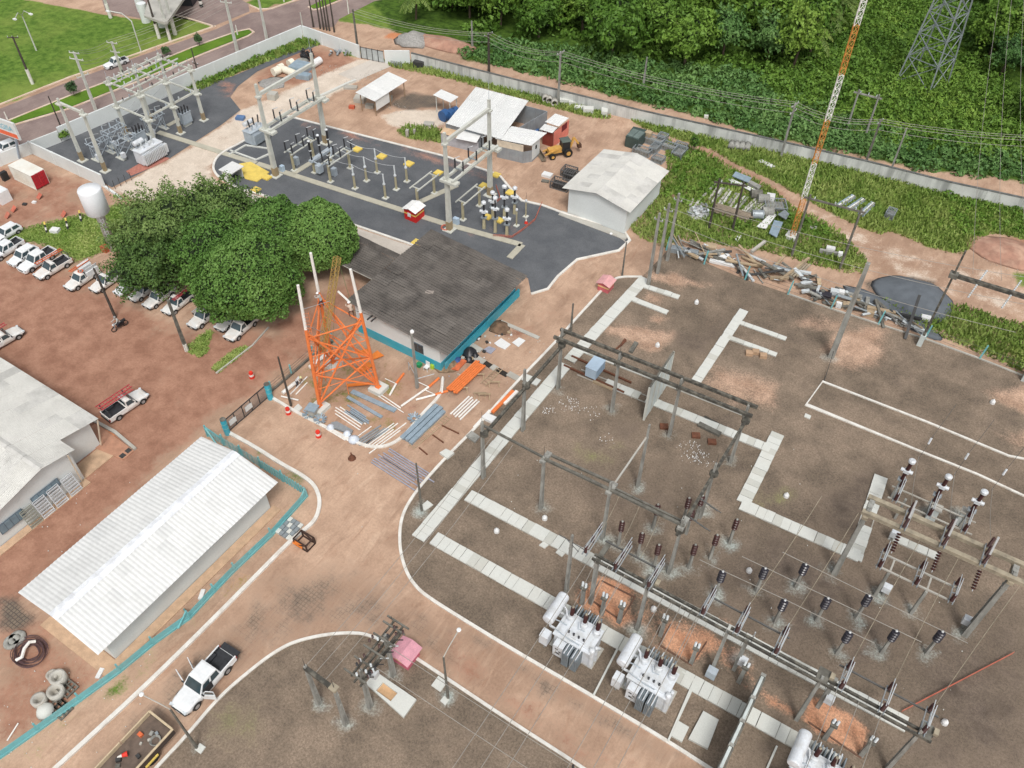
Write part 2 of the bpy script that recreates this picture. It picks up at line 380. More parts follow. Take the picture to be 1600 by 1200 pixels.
def ground_mat(name, c1, c2, kinds, grain=.35, gscale=7.0, streaks=None, bs=.35, pavers=False):
 m = bpy.data.materials.new(name); m.use_nodes = True; g = N(m); P = g.pos()
 big = g.noise(P, .06, 7, .65); mid = g.noise(P, .35, 8, .62); fine = g.noise(P, gscale, 5, .7); tiny = g.noise(P, 22, 2, .6)
 f = g.math('ADD', g.math('MULTIPLY', big, .5), g.math('MULTIPLY', mid, .5))
 col = g.mix(g.ramp(f, .36, .64), lin(c1), lin(c2))
 if streaks:
  for rot, sx, amt, cc in streaks:
   s = g.noise(g.mapping(P, (sx * .6, .2, 1), rot), 1.0, 7, .62, 1.6)
   col = g.mix(g.math('MULTIPLY', g.ramp(s, .52, .74), amt), col, lin(cc))
 rag = g.math('ADD', g.math('MULTIPLY', g.math('SUBTRACT', mid, .5), 1.5), g.math('MULTIPLY', g.math('SUBTRACT', fine, .5), .7))
 for ch, ca, cb, wdt in kinds:
  a = g.math('ADD', g.attr(ch), g.math('MULTIPLY', rag, g.ramp(g.attr(ch), 0.0, .12)))
  k = g.ramp(a, .5 - wdt, .5 + wdt)
  tex = g.mix(g.ramp(g.noise(P, .9 if ch in ('grass', 'jungle') else .5, 7, .68), .3, .7), lin(ca), lin(cb))
  if ch == 'grass': tex = g.mix(g.math('MULTIPLY', g.ramp(g.noise(P, .07, 6, .65), .42, .66), .6), tex, lin((134, 148, 74)))
  if ch == 'dark' and pavers:   # hexagonal pavers showing through the sand
   vo = g.n('ShaderNodeTexVoronoi', feature='DISTANCE_TO_EDGE'); vo.inputs['Scale'].default_value = 3.2; vo.inputs['Randomness'].default_value = .18; g.l(P, vo.inputs['Vector'])
   tex = g.mix(g.ramp(vo.outputs['Distance'], .05, .16), lin((88, 80, 74)), tex)
  col = g.mix(k, col, tex)
 gr = g.math('ADD', g.math('MULTIPLY', fine, .6), g.math('MULTIPLY', tiny, .4))
 lo, hi = 1 - grain, 1 + grain
 col = g.mix(1.0, col, g.mix(g.ramp(gr, .3, .7), (lo, lo, lo, 1), (hi, hi, hi, 1)), 'MULTIPLY')
 g.out(col, .95, 0, gr, bs, .05, .15); return m
EARTH = ground_mat('earth', (158, 130, 110), (194, 164, 141),
 [('clay', (142, 104, 86), (172, 132, 111), .22), ('pale', (198, 184, 168), (216, 203, 188), .22), ('orange', (188, 122, 84), (200, 140, 104), .2), ('dark', (102, 94, 86), (134, 120, 105), .34),
  ('grass', (66, 96, 34), (108, 136, 58), .2), ('jungle', (44, 66, 24), (84, 112, 42), .2)], .16, 5.0,
 [(.9, 1.1, .5, (152, 116, 94)), (-.3, .9, .45, (210, 183, 160)), (2.1, 1.3, .45, (140, 114, 96)), (.35, 1.6, .35, (206, 176, 152))], .35, True)
GRAVEL = ground_mat('brown_gravel', (106, 95, 83), (142, 126, 110),
 [('clay', (158, 130, 110), (194, 164, 142), .42), ('orange', (184, 132, 102), (204, 158, 128), .22), ('dark', (70, 63, 58), (112, 100, 90), .5), ('grass', (100, 108, 66), (120, 118, 82), .4), ('dust', (158, 168, 164), (176, 184, 178), .42)], .40, 6.0,
 [(.6, .8, .35, (128, 112, 98)), (2.2, .5, .35, (104, 93, 84))], .6)
GREY = ground_mat('dark_grey_gravel', (88, 91, 95), (106, 108, 111),
 [('clay', (150, 112, 98), (170, 132, 116), .3), ('dust', (120, 122, 124), (130, 132, 132), .4)], .2, 8.0, [(.2, .5, .35, (104, 108, 112))], .4)
def axis(lo, hi, step, far): return list(np.arange(lo, hi + .01, step))
xs = [-6000, -1500, -500, -300] + list(np.arange(-230, -110, 1.6)) + list(np.arange(-110, 36, .75)) + [45, 70, 120, 400, 1500, 6000]
ys = [-6000, -1500, -300, -60, -20] + list(np.arange(-8, 112, .75)) + list(np.arange(112, 300, 1.7)) + [360, 500, 900, 2500, 6000]
gx, gy = np.meshgrid(xs, ys); nx, ny = len(xs), len(ys)
gm = bpy.data.meshes.new('ground')
idx = np.arange(nx * ny).reshape(ny, nx)
faces = np.stack([idx[:-1, :-1], idx[:-1, 1:], idx[1:, 1:], idx[1:, :-1]], -1).reshape(-1, 4)
gm.from_pydata(np.stack([gx.ravel(), gy.ravel(), np.zeros(nx * ny)], 1).tolist(), [], faces.tolist())
gm.materials.append(EARTH); ground = bpy.data.objects.new('ground', gm); C.objects.link(ground); ground['kind'] = 'structure'
masks(ground, ZONES)
def sheet(name, poly, z, m, cell=1.0, zones=None):
 """a flat polygon cut into cells so that it can carry the ground masks"""
 bm = bmesh.new(); f = bm.faces.new([bm.verts.new((p[0], p[1], 0)) for p in poly]); bmesh.ops.triangulate(bm, faces=[f])
 for ax in (0, 1):
  a = min(p[ax] for p in poly); b = max(p[ax] for p in poly); k = a + cell
  while k < b and zones is not None:
   co = (k, 0, 0) if ax == 0 else (0, k, 0); no = (1, 0, 0) if ax == 0 else (0, 1, 0)
   bmesh.ops.bisect_plane(bm, geom=bm.verts[:] + bm.edges[:] + bm.faces[:], plane_co=co, plane_no=no); k += cell
 for fc in bm.faces:
  if fc.normal.z < 0: fc.normal_flip()
 me = bpy.data.meshes.new(name); bm.to_mesh(me); bm.free(); me.materials.append(m)
 o = bpy.data.objects.new(name, me); o.location.z = z; C.objects.link(o); o['kind'] = 'structure'
 if zones is not None: masks(o, zones)
 return o
# --- kerb lines (photo pixels), also the edges of the yards
K_MAIN = [(1003, 433), (959, 433), (936, 459), (892, 507), (872, 531), (800, 605), (752, 660), (695, 717), (655, 762), (636, 790), (627, 812), (624, 840), (627, 870), (637, 899), (650, 917), (665, 931), (710, 960), (800, 1015), (927, 1089), (1050, 1163), (1105, 1199), (1300, 1320)]
K_LOW = [(130, 1330), (245, 1199), (292, 1150), (345, 1087), (400, 1041), (430, 1019), (460, 1003), (507, 992), (550, 989), (575, 992), (620, 1010), (652, 1030), (700, 1062), (800, 1129), (875, 1177), (910, 1200), (1100, 1330)]
K_UP = [(647, 384), (536, 346), (455, 320), (400, 302), (375, 296), (350, 283), (337, 273), (332, 260), (342, 241), (382, 221), (446, 181)]
K_UP2 = [(446, 181), (550, 208), (700, 246), (780, 274), (805, 304), (815, 314), (847, 321), (887, 336), (975, 361), (984, 376), (967, 392), (902, 406), (872, 432), (856, 452), (830, 460)]
FENCE_R = [(1046, 388), (1100, 410), (1165, 437), (1231, 459), (1298, 484), (1372, 508), (1444, 527), (1530, 560), (1640, 605)]
yard_poly = wp(K_MAIN) + wp([(1900, 1400), (2000, 760), (1640, 605)]) + wp(FENCE_R[::-1])[1:] + wp([(1035, 400)])
posts_px = []   # filled by the yard builders below: dusty rings round concrete feet
DUST = [(847, 795), (941, 842), (1046, 895), (1099, 800), (1142, 722), (957, 643), (1047, 680), (874, 608), (996, 761), (1303, 893), (1424, 958), (1372, 932), (1507, 990), (1181, 924), (1117, 929), (1242, 918), (1210, 973), (1275, 970), (1337, 966), (1307, 1022), (1377, 1020), (1446, 1021), (966, 852), (996, 870), (1021, 888), (1020, 826), (1076, 888), (1109, 873), (1139, 849), (1155, 1030), (995, 985), (1298, 557), (659, 797), (1452, 800), (1499, 805)]
YARD += [('dust', (at(*p).x, at(*p).y, 1.35), 0, .62) for p in DUST]
LOWY = [('dust', (at(*p).x, at(*p).y, 1.1), 0, .72) for p in [(499, 1100), (541, 1132), (579, 1105), (615, 1055), (700, 1090), (307, 1168)]] + [('grass', [(330, 1120), (420, 1090), (400, 1150), (320, 1170)], 3.0, .3)]
sheet('gravel_yard', yard_poly, .03, GRAVEL, .8, YARD)
sheet('gravel_island', wp(K_LOW), .03, GRAVEL, .8, LOWY)
sheet('grey_gravel_yard', wp(K_UP) + wp(K_UP2)[1:] + wp([(825, 435), (674, 368)]), .03, GREY, 1.5,
   [('clay', [(446, 181), (560, 210), (700, 246), (790, 280), (760, 285), (640, 245), (480, 200)], 1.0, .45), ('clay', [(700, 360), (780, 372), (830, 340), (760, 360)], 1.0, .35)])
sheet('switchyard_gravel', wp([(50, 240), (110, 213), (180, 180), (240, 152), (300, 133), (362, 120), (400, 104), (450, 82), (500, 64), (505, 68), (450, 90), (402, 112), (372, 135), (360, 152), (376, 172), (345, 196), (265, 248), (175, 293), (160, 285)]), .03, GREY, 1.5,
   [('clay', [(330, 128), (372, 130), (360, 152), (345, 150), (350, 140)], 1.0, .7)])
# --- roads
ASPH = ground_mat('asphalt', (128, 112, 108), (150, 134, 128), [('clay', (150, 120, 104), (165, 130, 112), .3)], .1, 4.0, [(1.15, 1.2, .5, (118, 104, 102)), (1.15, 2.0, .4, (166, 146, 136))], .1)
road_out = [(-500, 355), (0, 170), (110, 127), (207, 92), (337, 46), (392, 20), (412, 18), (470, 0), (560, -40), (760, -40), (640, -8), (585, 2), (530, 30), (522, 42), (480, 44), (440, 60), (300, 130), (160, 185), (80, 212), (25, 236), (-200, 330), (-500, 470)]
sheet('avenue', wp(road_out), .02, ASPH, 3.0, [])
sheet('side_street', wp([(150, -30), (165, 18), (225, 30), (262, 25), (272, 22), (336, 40), (390, 18), (388, 6), (330, -30)]), .016, ASPH, 3.0, [])
GRASSM = ground_mat('mown_grass', (78, 112, 34), (104, 134, 48), [], .25, 9.0, None, .5)
def island(name, px, z=.1):
 sheet(name, wp(px), z, GRASSM, 3.0, None)
island('median_grass', [(15, 188), (110, 151), (200, 117), (300, 76), (370, 51), (388, 47), (394, 51), (388, 55), (320, 82), (210, 128), (110, 168), (22, 194)])
island('traffic_island', [(483, 11), (489, 14), (498, 13), (530, 0), (560, -14), (545, -18), (510, -2)])
# concrete apron by the rear gate, pavement outside the wall
CONC = mat('concrete', (178, 176, 168), .85, .1, .4, dirt=(150, 138, 122), damt=.4)
CONCL = mat('pale_concrete', (206, 208, 202), .85, .04, .5, dirt=(186, 182, 172), damt=.3)
OLDC = mat('old_concrete', (152, 152, 146), .9, .16, .8, dirt=(96, 92, 86), damt=.55, dscale=1.2, streak=True)
APRON = ground_mat('worn_concrete', (186, 178, 168), (202, 194, 184), [], .08, 4, [(.6, .7, .4, (168, 158, 146))], .1)
sheet('gate_apron', wp([(528, 116), (585, 91), (620, 100), (556, 127)]), .02, APRON, 2, [])
sheet('beige_path', wp([(350, 288), (400, 305), (455, 323), (536, 349), (643, 385), (628, 399), (555, 374), (480, 352), (390, 330)]), .02, APRON, 2, [])
# --- kerbs: real steps, painted white
WHITEK = mat('white_kerb_paint', (222, 220, 213), .8, .05, 1.2, dirt=(186, 174, 160), damt=.45, dscale=1.5)
def strip(name, pts, wd, z0, z1, m, label=None, kind='structure'):
 """a low kerb or wall that follows a line"""
 P = [Vector((p[0], p[1], 0)) for p in pts]; rings = []
 for i, p in enumerate(P):
  a = P[max(i - 1, 0)]; b = P[min(i + 1, len(P) - 1)]; d = (b - a).normalized(); nrm = Vector((-d.y, d.x, 0)) * (wd / 2)
  if 0 < i < len(P) - 1:
   d1 = (p - a).normalized(); nrm *= 1 / max(.5, abs(d1.dot(d)))
  rings.append([(p + nrm) + Vector((0, 0, z0)), (p + nrm) + Vector((0, 0, z1)), (p - nrm) + Vector((0, 0, z1)), (p - nrm) + Vector((0, 0, z0))])
 mb.loft(rings); o = mk(name, m)
 if kind: o['kind'] = kind
 return o
def smooth(px, k=3):
 P = [np.array(p, float) for p in px]
 for _ in range(k):
  Q = [P[0]]
  for a, b in zip(P[:-1], P[1:]): Q += [a * .75 + b * .25, a * .25 + b * .75]
  P = Q + [P[-1]]
 return [tuple(p) for p in P]
strip('yard_kerb', wp(smooth(K_MAIN, 2)), .26, 0, .14, WHITEK)
strip('island_kerb', wp(smooth(K_LOW, 2)), .24, 0, .14, WHITEK)
strip('switchyard_kerb', wp(smooth(K_UP, 2)), .3, 0, .14, WHITEK)
strip('switchyard_kerb', wp(K_UP2), .3, 0, .14, WHITEK)
strip('workshop_kerb', wp(smooth([(425, 622), (460, 643), (520, 674), (560, 694), (585, 700), (608, 697), (632, 682), (662, 645), (690, 617), (692, 592)], 2)), .3, 0, .16, WHITEK)
strip('verge_kerb', wp(smooth([(358, 677), (400, 700), (440, 726), (470, 742), (490, 757), (499, 775), (500, 792), (494, 812), (480, 826), (457, 843), (400, 901), (310, 992), (220, 1080), (150, 1144), (92, 1197), (-40, 1320)], 2)), .34, 0, .2, WHITEK)
strip('enclosure_kerb', wp([(1640, 722), (1600, 718), (1575, 713), (1450, 661), (1285, 597), (1259, 633), (1425, 701), (1527, 742), (1600, 776), (1660, 805)]), .2, 0, .16, WHITEK)
strip('lawn_kerb', wp([(338, 584), (395, 540), (420, 512)]), .15, 0, .14, CONC)
for pts in ([(14, 189), (110, 150), (200, 116), (300, 75), (370, 50), (390, 46), (397, 51), (388, 57), (320, 84), (210, 130), (110, 170), (22, 196)], [(0, 164), (110, 121), (207, 87), (337, 41)], [(482, 11), (489, 16), (498, 15), (530, 2), (562, -13)], [(391, 9), (405, 15), (425, 14), (470, -2)], [(335, 42), (300, 31), (270, 23)]):
 strip('road_kerb', wp(pts), .3, 0, .15, mat('weathered_kerb', (214, 196, 178), .85, .08, .6, dirt=(190, 150, 124), damt=.5))
# ================================================================== cable trenches: each cover slab is a part
CONCM = mat('pale_concrete_b', (192, 193, 185), .85, .05, .5, dirt=(176, 170, 160), damt=.3)
_slabm = {}
def slab_mesh(wd, ln, z):
 k = (round(wd, 2), round(ln, 2))
 if k not in _slabm:
  ms = []
  for v in range(3):
   mb.box((0, 0, .05), (wd - .015 * v, ln, .1)); ms.append(mesh('cover_slab', mb, CONCL if v < 2 else CONCM))
  _slabm[k] = ms
 return _slabm[k]
def trench(a, b, wd, label, pitch=.75, skip=()):
 A = at(*a); B = at(*b); d = B - A; L = d.length; n = max(1, round(L / pitch)); p = L / n; rz = ang(A, B) - pi / 2
 t = thing('cable_trench', label, 'cable trench', A, 'concrete cable trenches in the gravel yard')
 u = d.normalized(); nr = Vector((-u.y, u.x, 0)) * (wd / 2 - .06)
 for s in (-1, 1): mb.beam(A + nr * s + Vector((0, 0, .05)), B + nr * s + Vector((0, 0, .05)), .1, .1)
 mk('trench_wall', CONC, t)
 for i in range(n):
  if i in skip: continue
  ms = slab_mesh(wd, p - .02, 0); q = d * ((i + .5) / n)
  o = put(ms[rng.choice(3, p=[.55, .3, .15])], 'cover_slab', t, (q.x + rng.normal() * .012, q.y + rng.normal() * .012, .1 + abs(rng.normal()) * .012), rz + rng.normal() * .008)
  o.rotation_euler.x = rng.normal() * .006
 return t
trench((653, 843), (884, 571), 1.3, 'pale slab covered cable trench along the kerb from the corner to the blue crate')
trench((889, 565), (1008, 436), 1.3, 'pale slab covered cable trench running past the pink hut at the yard entrance')
trench((678, 842), (1310, 1196), 1.3, 'pale slab covered cable trench passing behind the white transformers')
trench((731, 775), (1416, 1134), 1.25, 'long pale cable trench under the row of knife switches')
trench((905, 582), (1203, 703), 1.0, 'pale cable trench passing under the precast wall panels', skip=(0, 1, 2, 3, 9))
trench((1215, 679), (1161, 787), 1.25, 'short pale cable trench between two corners on the open gravel')
trench((1157, 789), (1342, 871), 1.2, 'pale cable trench ending at the foot of the big bay column')
trench((1334, 875), (1376, 746), 1.2, 'pale cable trench passing under the big concrete bay frame', skip=(5, 6))
trench((1388, 838), (1464, 871), .8, 'short narrow cable trench below the three hanging insulator strings')
trench((908, 548), (1160, 647), .55, 'narrow pale cable trench under the dark twin beams', .9)
trench((1003, 447), (1061, 466), .7, 'short narrow trench spur nearest the three poles', .9)
trench((984, 467), (1043, 490), .7, 'short narrow trench spur second from the three poles', .9)
trench((1162, 486), (1087, 598), 1.0, 'pale cable trench in the far gravel ending in an open pit')
trench((1150, 503), (1228, 531), .6, 'upper of two thin trench spurs on the far gravel', .9)
trench((1137, 528), (1213, 556), .6, 'lower of two thin trench spurs on the far gravel', .9)
trench((818, 590), (842, 600), .9, 'short slab strip crossing from the workshop kerb to the trench', .9)
def plate(px, z0, z1, name, label, cat, m, group=None, kind=None):
 mb.prism(wp(px), z0, z1); o = sg(name, m, label, cat, group)
 return o
plate([(1098, 1113), (1122, 1127), (1105, 1172), (1075, 1156)], 0, .3, 'pit_cover', 'larger pale concrete pit cover beside the second transformer', 'pit cover', CONCL)
plate([(1059, 1128), (1076, 1138), (1065, 1161), (1048, 1151)], 0, .25, 'pit_cover', 'smaller square pale pit cover beside the white dividing kerb', 'pit cover', CONCL)
for px, lb in (([(842, 853), (850, 846), (859, 851), (851, 858)], 'small square slab beside the trench left of its twin'), ([(868, 864), (876, 856), (886, 862), (878, 871)], 'small square slab beside the trench right of its twin'),
      ([(656, 793), (668, 783), (677, 790), (664, 799)], 'small white block at the foot of the lamp post by the kerb bend'), ([(674, 1072), (685, 1057), (699, 1067), (688, 1082)], 'square pale slab against the island kerb by the lamp post'), ([(688, 1096), (694, 1088), (702, 1094), (696, 1103)], 'small square pale slab at the foot of the island lamp post'),
      ([(305, 1172), (313, 1162), (322, 1168), (314, 1179)], 'square pale slab at the foot of the leaning island lamp post'), ([(458, 640), (466, 632), (473, 638), (465, 646)], 'pale slab lying beside the dark pole at the workshop kerb'), ([(1256, 652), (1258, 647), (1267, 651), (1265, 656)], 'small white block outside the corner of the white enclosure kerb')):
 plate(px, 0, .14, 'concrete_slab', lb, 'slab', CONCL, 'loose concrete slabs set in the ground')
# slab with a rectangular hole
t = thing('foundation_slab', 'large pale concrete slab with a rectangular hole beside the equipment frame', 'foundation', at(612, 1080))
o4 = [Vector((*p, 0)) for p in wp([(587, 1051), (651, 1095), (631, 1123), (572, 1070)])]; i4 = [Vector((*p, 0)) for p in wp([(599, 1068), (622, 1085), (611, 1098), (588, 1081)])]
for i in range(4): mb.prism([tuple(q[:2]) for q in (o4[i], o4[(i + 1) % 4], i4[(i + 1) % 4], i4[i])], 0, .28)
mk('slab', CONCL, t)
mb.prism([tuple(q[:2]) for q in i4], .035, .05); mk('sand_fill', mat('sand', (196, 160, 122), .95), t)
# white dividing kerbs of the transformer bays
for pts in ([(964, 1016), (927, 1088)], [(1065, 1051), (1086, 1064), (1043, 1160)], [(1213, 1167), (1192, 1215)], [(1270, 1166), (1290, 1178)]):
 strip('bay_kerb', wp(pts), .14, 0, .22, CONCL)
RIM = mat('dark_rim', (110, 82, 68), .9)
for pts in ([(936, 909), (922, 937), (970, 970), (992, 934), (940, 908)], [(1048, 976), (1030, 1008), (1080, 1040), (1104, 1003)], [(1262, 1128), (1345, 1185), (1352, 1160)]):
 strip('pit_rim', wp(pts), .1, 0, .12, RIM)
# ================================================================== walls and gates
WHITEW = mat('white_wall', (216, 221, 220), .85, .03, .4, dirt=(192, 190, 182), damt=.22, dscale=.25)
MOULD = mat('mouldy_wall', (206, 208, 204), .9, .08, .5, dirt=(112, 114, 112), damt=.62, dscale=.2, streak=True)
MOULDT = mat('mould_top', (96, 98, 96), .95, .25, 1.2)
def wall(pts, h, th, m, label, cap=None, group='perimeter walls'):
 t = thing('perimeter_wall', label, 'wall', (*pts[0], 0), group); P = [Vector((*p, 0)) for p in pts]
 for a, b in zip(P[:-1], P[1:]): mb.beam(a + Vector((0, 0, h / 2)), b + Vector((0, 0, h / 2)), th, h)
 mk('wall', m, t)
 if cap:
  for a, b in zip(P[:-1], P[1:]): mb.beam(a + Vector((0, 0, h + .042)), b + Vector((0, 0, h + .042)), th + .08, .08)
  mk('coping', cap, t)
 for a, b in zip(P[:-1], P[1:]):
  n = int((b - a).length / 4)
  for i in range(1, n): q = a + (b - a) * (i / n); mb.box((q.x, q.y, h / 2 - .01), (.3, th + .1, h - .02), ang(a, b))
 if mb.v: mk('pilaster', m, t, kind='stuff')
 return t
wall([(-113, 30), (-108.4, 54.5)], 1.7, .22, WHITEW, 'lower white roadside wall behind the white container')
wall([(-108.4, 54.6), (-102.75, 96.85)], 2.15, .22, WHITEW, 'taller white roadside wall behind the concrete switchgear frame')
wall([(-109.0, 50.45), (-94.35, 50.5)], 1.95, .2, WHITEW, 'white cross wall between the container yard and the switchgear')
wall([(-102.6, 96.95), (-90.4, 96.65)], 2.1, .22, WHITEW, 'white back wall left of the grey sheet gate')
wall([(-86.0, 97.45), (-82.7, 99.6)], 2.1, .22, WHITEW, 'short clean white wall right of the grey sheet gate')
wall([(-82.5, 99.75), (-64.8, 101.5), (-44.4, 103.8), (-26.2, 106.7), (-13.4, 108.5), (-3.2, 109.5), (6.2, 111.1), (40, 116)], 1.7, .24, MOULD, 'long mould streaked white wall along the dirt track and jungle', MOULDT)
wall([(-94.2, 50.45), (-90.6, 49.9)], .35, .25, WHITEW, 'low white kerb wall ending at the big trees')
GALV = mat('galvanised', (150, 158, 162), .45, .1, 3, .3)
DKST = mat('dark_steel', (58, 58, 58), .6, .2, 3)
t = thing('sheet_gate', 'grey sheet metal gate of four leaves in the back wall', 'gate', (-90.1, 96.6, 0))
for i in range(4):
 a = Vector((-90.1, 96.62, 0)).lerp(Vector((-86.15, 97.4, 0)), i / 4); b = Vector((-90.1, 96.62, 0)).lerp(Vector((-86.15, 97.4, 0)), (i + 1) / 4)
 mb.beam(a.lerp(b, .06) + Vector((0, 0, 1.0)), a.lerp(b, .94) + Vector((0, 0, 1.0)), .05, 1.7); lf = mk('leaf', mat('gate_sheet', (172, 178, 178), .6), t)
 mb.beam(a + Vector((0, 0, .05)), a + Vector((0, 0, 2.0)), .1); mb.beam(a + Vector((0, 0, 1.9)), b + Vector((0, 0, 1.9)), .07); mk('frame', DKST, lf)
t = thing('railing', 'row of thin grey pickets beside the trees at the end of the cross wall', 'railing', (-93.4, 51, 0))
for i in range(5):
 q = at(172 + 8.5 * i, 300 - 4.5 * i); mb.tube(q, q + Vector((0, 0, 1.3)), .035, n=5); mk('picket', DKST, t)
# ================================================================== roofs of single sheets
WROOF = mat('white_roof', (218, 219, 217), .55, .02, .25, dirt=(198, 201, 202), damt=.35, dscale=.12, fine=3)
WROOF2 = mat('white_roof_duller', (213, 214, 212), .55, .025, .25, dirt=(194, 196, 196), damt=.4, dscale=.2, fine=3)
AGED = mat('aged_fibre_cement', (206, 205, 199), .9, .04, .5, dirt=(168, 166, 160), damt=.4, dscale=.3, fine=6)
AGED2 = mat('aged_fibre_cement_dark', (200, 199, 194), .9, .05, .5, dirt=(150, 149, 144), damt=.5, dscale=.4, fine=6)
BLACKR = mat('old_dark_fibre_cement', (98, 93, 88), .95, .12, .6, dirt=(56, 53, 51), damt=.6, dscale=.5, fine=7)
BLACKR2 = mat('old_dark_fibre_cement_greyer', (104, 99, 94), .95, .14, .6, dirt=(58, 55, 53), damt=.6, dscale=.5, fine=7)
def roof(parent, p0, p1, p2, p3, nc, nr, ms, prof='wave', pitch=.25, amp=.04, name='roof_sheet', jit=.0, drop=None):
 """p0-p1 the eave, p3-p2 the ridge; ribs run from eave to ridge"""
 p0, p1, p2, p3 = map(Vector, (p0, p1, p2, p3)); u = (p1 - p0) / nc; v = (p3 - p0) / nr; nrm = u.cross(v).normalized()
 if nrm.z < 0: nrm = -nrm
 k = max(1, round(u.length / pitch)); pts = []
 for i in range(k):
  if prof == 'wave': pts += [(i / k, 0), ((i + .5) / k, amp)]
  else: pts += [(i / k, 0), ((i + .62) / k, 0), ((i + .72) / k, amp), ((i + .9) / k, amp)]
 pts.append((1.0, 0))
 mes = []
 for m in ms:
  vs = [u * a + nrm * h for a, h in pts] + [u * a + v * 1.03 + nrm * (h) for a, h in pts]; n = len(pts)
  mb.add(vs, [(i, i + 1, n + i + 1, n + i) for i in range(n - 1)]); mes.append(mesh(name, mb, m))
 base = wloc(parent)
 for j in range(nr):
  for i in range(nc):
   if drop and (i, j) in drop: continue
   q = p0 + u * i + v * j - base + nrm * (.012 * ((nr - j) % 2) + .02 * j * 0 + rng.uniform(0, .012) + jit * abs(rng.normal()))
   q = q + v.normalized() * (jit * rng.normal())
   o = put(mes[rng.integers(len(mes))], name, parent, q)
def gable(t, x0, x1, y0, y1, ze, zr, axis, nc, nr, ms, **k):
 """axis 'y': the ridge runs along y"""
 if axis == 'y':
  xm = (x0 + x1) / 2
  roof(t, (x1, y0, ze), (x1, y1, ze), (xm, y1, zr), (xm, y0, zr), nc, nr, ms, **k); roof(t, (x0, y1, ze), (x0, y0, ze), (xm, y0, zr), (xm, y1, zr), nc, nr, ms, **k)
 else:
  ym = (y0 + y1) / 2
  roof(t, (x0, y0, ze), (x1, y0, ze), (x1, ym, zr), (x0, ym, zr), nc, nr, ms, **k); roof(t, (x1, y1, ze), (x0, y1, ze), (x0, ym, zr), (x1, ym, zr), nc, nr, ms, **k)
def house_walls(t, x0, x1, y0, y1, ze, zr, axis, m, name='wall'):
 th = .15
 if axis == 'y':
  xm = (x0 + x1) / 2
  for x in (x0, x1): mb.bbox(x - th / 2, x + th / 2, y0 + th, y1 - th, 0, ze)
  for y in (y0, y1 - th): mb.add([(x0 - th / 2, y, 0), (x1 + th / 2, y, 0), (x1 + th / 2, y, ze), (xm, y, zr), (x0 - th / 2, y, ze)] + [(x0 - th / 2, y + th, 0), (x1 + th / 2, y + th, 0), (x1 + th / 2, y + th, ze), (xm, y + th, zr), (x0 - th / 2, y + th, ze)],
     [(0, 1, 2, 3, 4), (9, 8, 7, 6, 5), (0, 5, 6, 1), (1, 6, 7, 2), (2, 7, 8, 3), (3, 8, 9, 4), (4, 9, 5, 0)])
 else:
  ym = (y0 + y1) / 2
  for y in (y0, y1): mb.bbox(x0 + th, x1 - th, y - th / 2, y + th / 2, 0, ze)
  for x in (x0, x1 - th): mb.add([(x, y0 - th / 2, 0), (x, y1 + th / 2, 0), (x, y1 + th / 2, ze), (x, ym, zr), (x, y0 - th / 2, ze)] + [(x + th, y0 - th / 2, 0), (x + th, y1 + th / 2, 0), (x + th, y1 + th / 2, ze), (x + th, ym, zr), (x + th, y0 - th / 2, ze)],
     [(4, 3, 2, 1, 0), (5, 6, 7, 8, 9), (0, 1, 6, 5), (1, 2, 7, 6), (2, 3, 8, 7), (3, 4, 9, 8), (4, 0, 5, 9)])
 return mk(name, m, t)
GLASS = mat('dark_glass', (44, 58, 66), .12, .1, 2, spec=.8)
# --- white warehouse
t = thing('warehouse', 'long white warehouse with a ribbed white sheet roof beside the teal fence', 'building', (-45, 17, 0))
house_walls(t, -48.5, -41.45, 8.6, 25.5, 3.45, 4.2, 'y', WHITEW)
gable(t, -49.7, -40.35, 7.6, 26.35, 3.5, 4.45, 'y', 18, 3, [WROOF, WROOF, WROOF, WROOF2], prof='wave', pitch=.35, amp=.035)
for i in range(9): y = 7.6 + 18.75 * i / 9; mb.add([(-45.5, y, 4.44), (-45.02, y, 4.55), (-44.55, y, 4.44), (-45.5, y + 2.06, 4.44), (-45.02, y + 2.06, 4.55), (-44.55, y + 2.06, 4.44)], [(0, 1, 4, 3), (1, 2, 5, 4)])
mk('ridge_cap', mat('ridge_cap_white', (228, 231, 235), .5), t)
mb.bbox(-41.42, -41.36, 17.2, 20.6, 2.0, 2.5); wn = mk('window', DKST, t)
for i in range(4): mb.bbox(-41.355, -41.34, 17.3 + .83 * i, 18.05 + .83 * i, 2.06, 2.44); mk('pane', GLASS, wn)
mb.bbox(-41.3, -40.4, 8.0, 25.8, 0, .1); mb.bbox(-48.6, -40.4, 7.2, 8.5, 0, .098); mk('plinth', mat('tan_plinth', (190, 160, 132), .9), t)
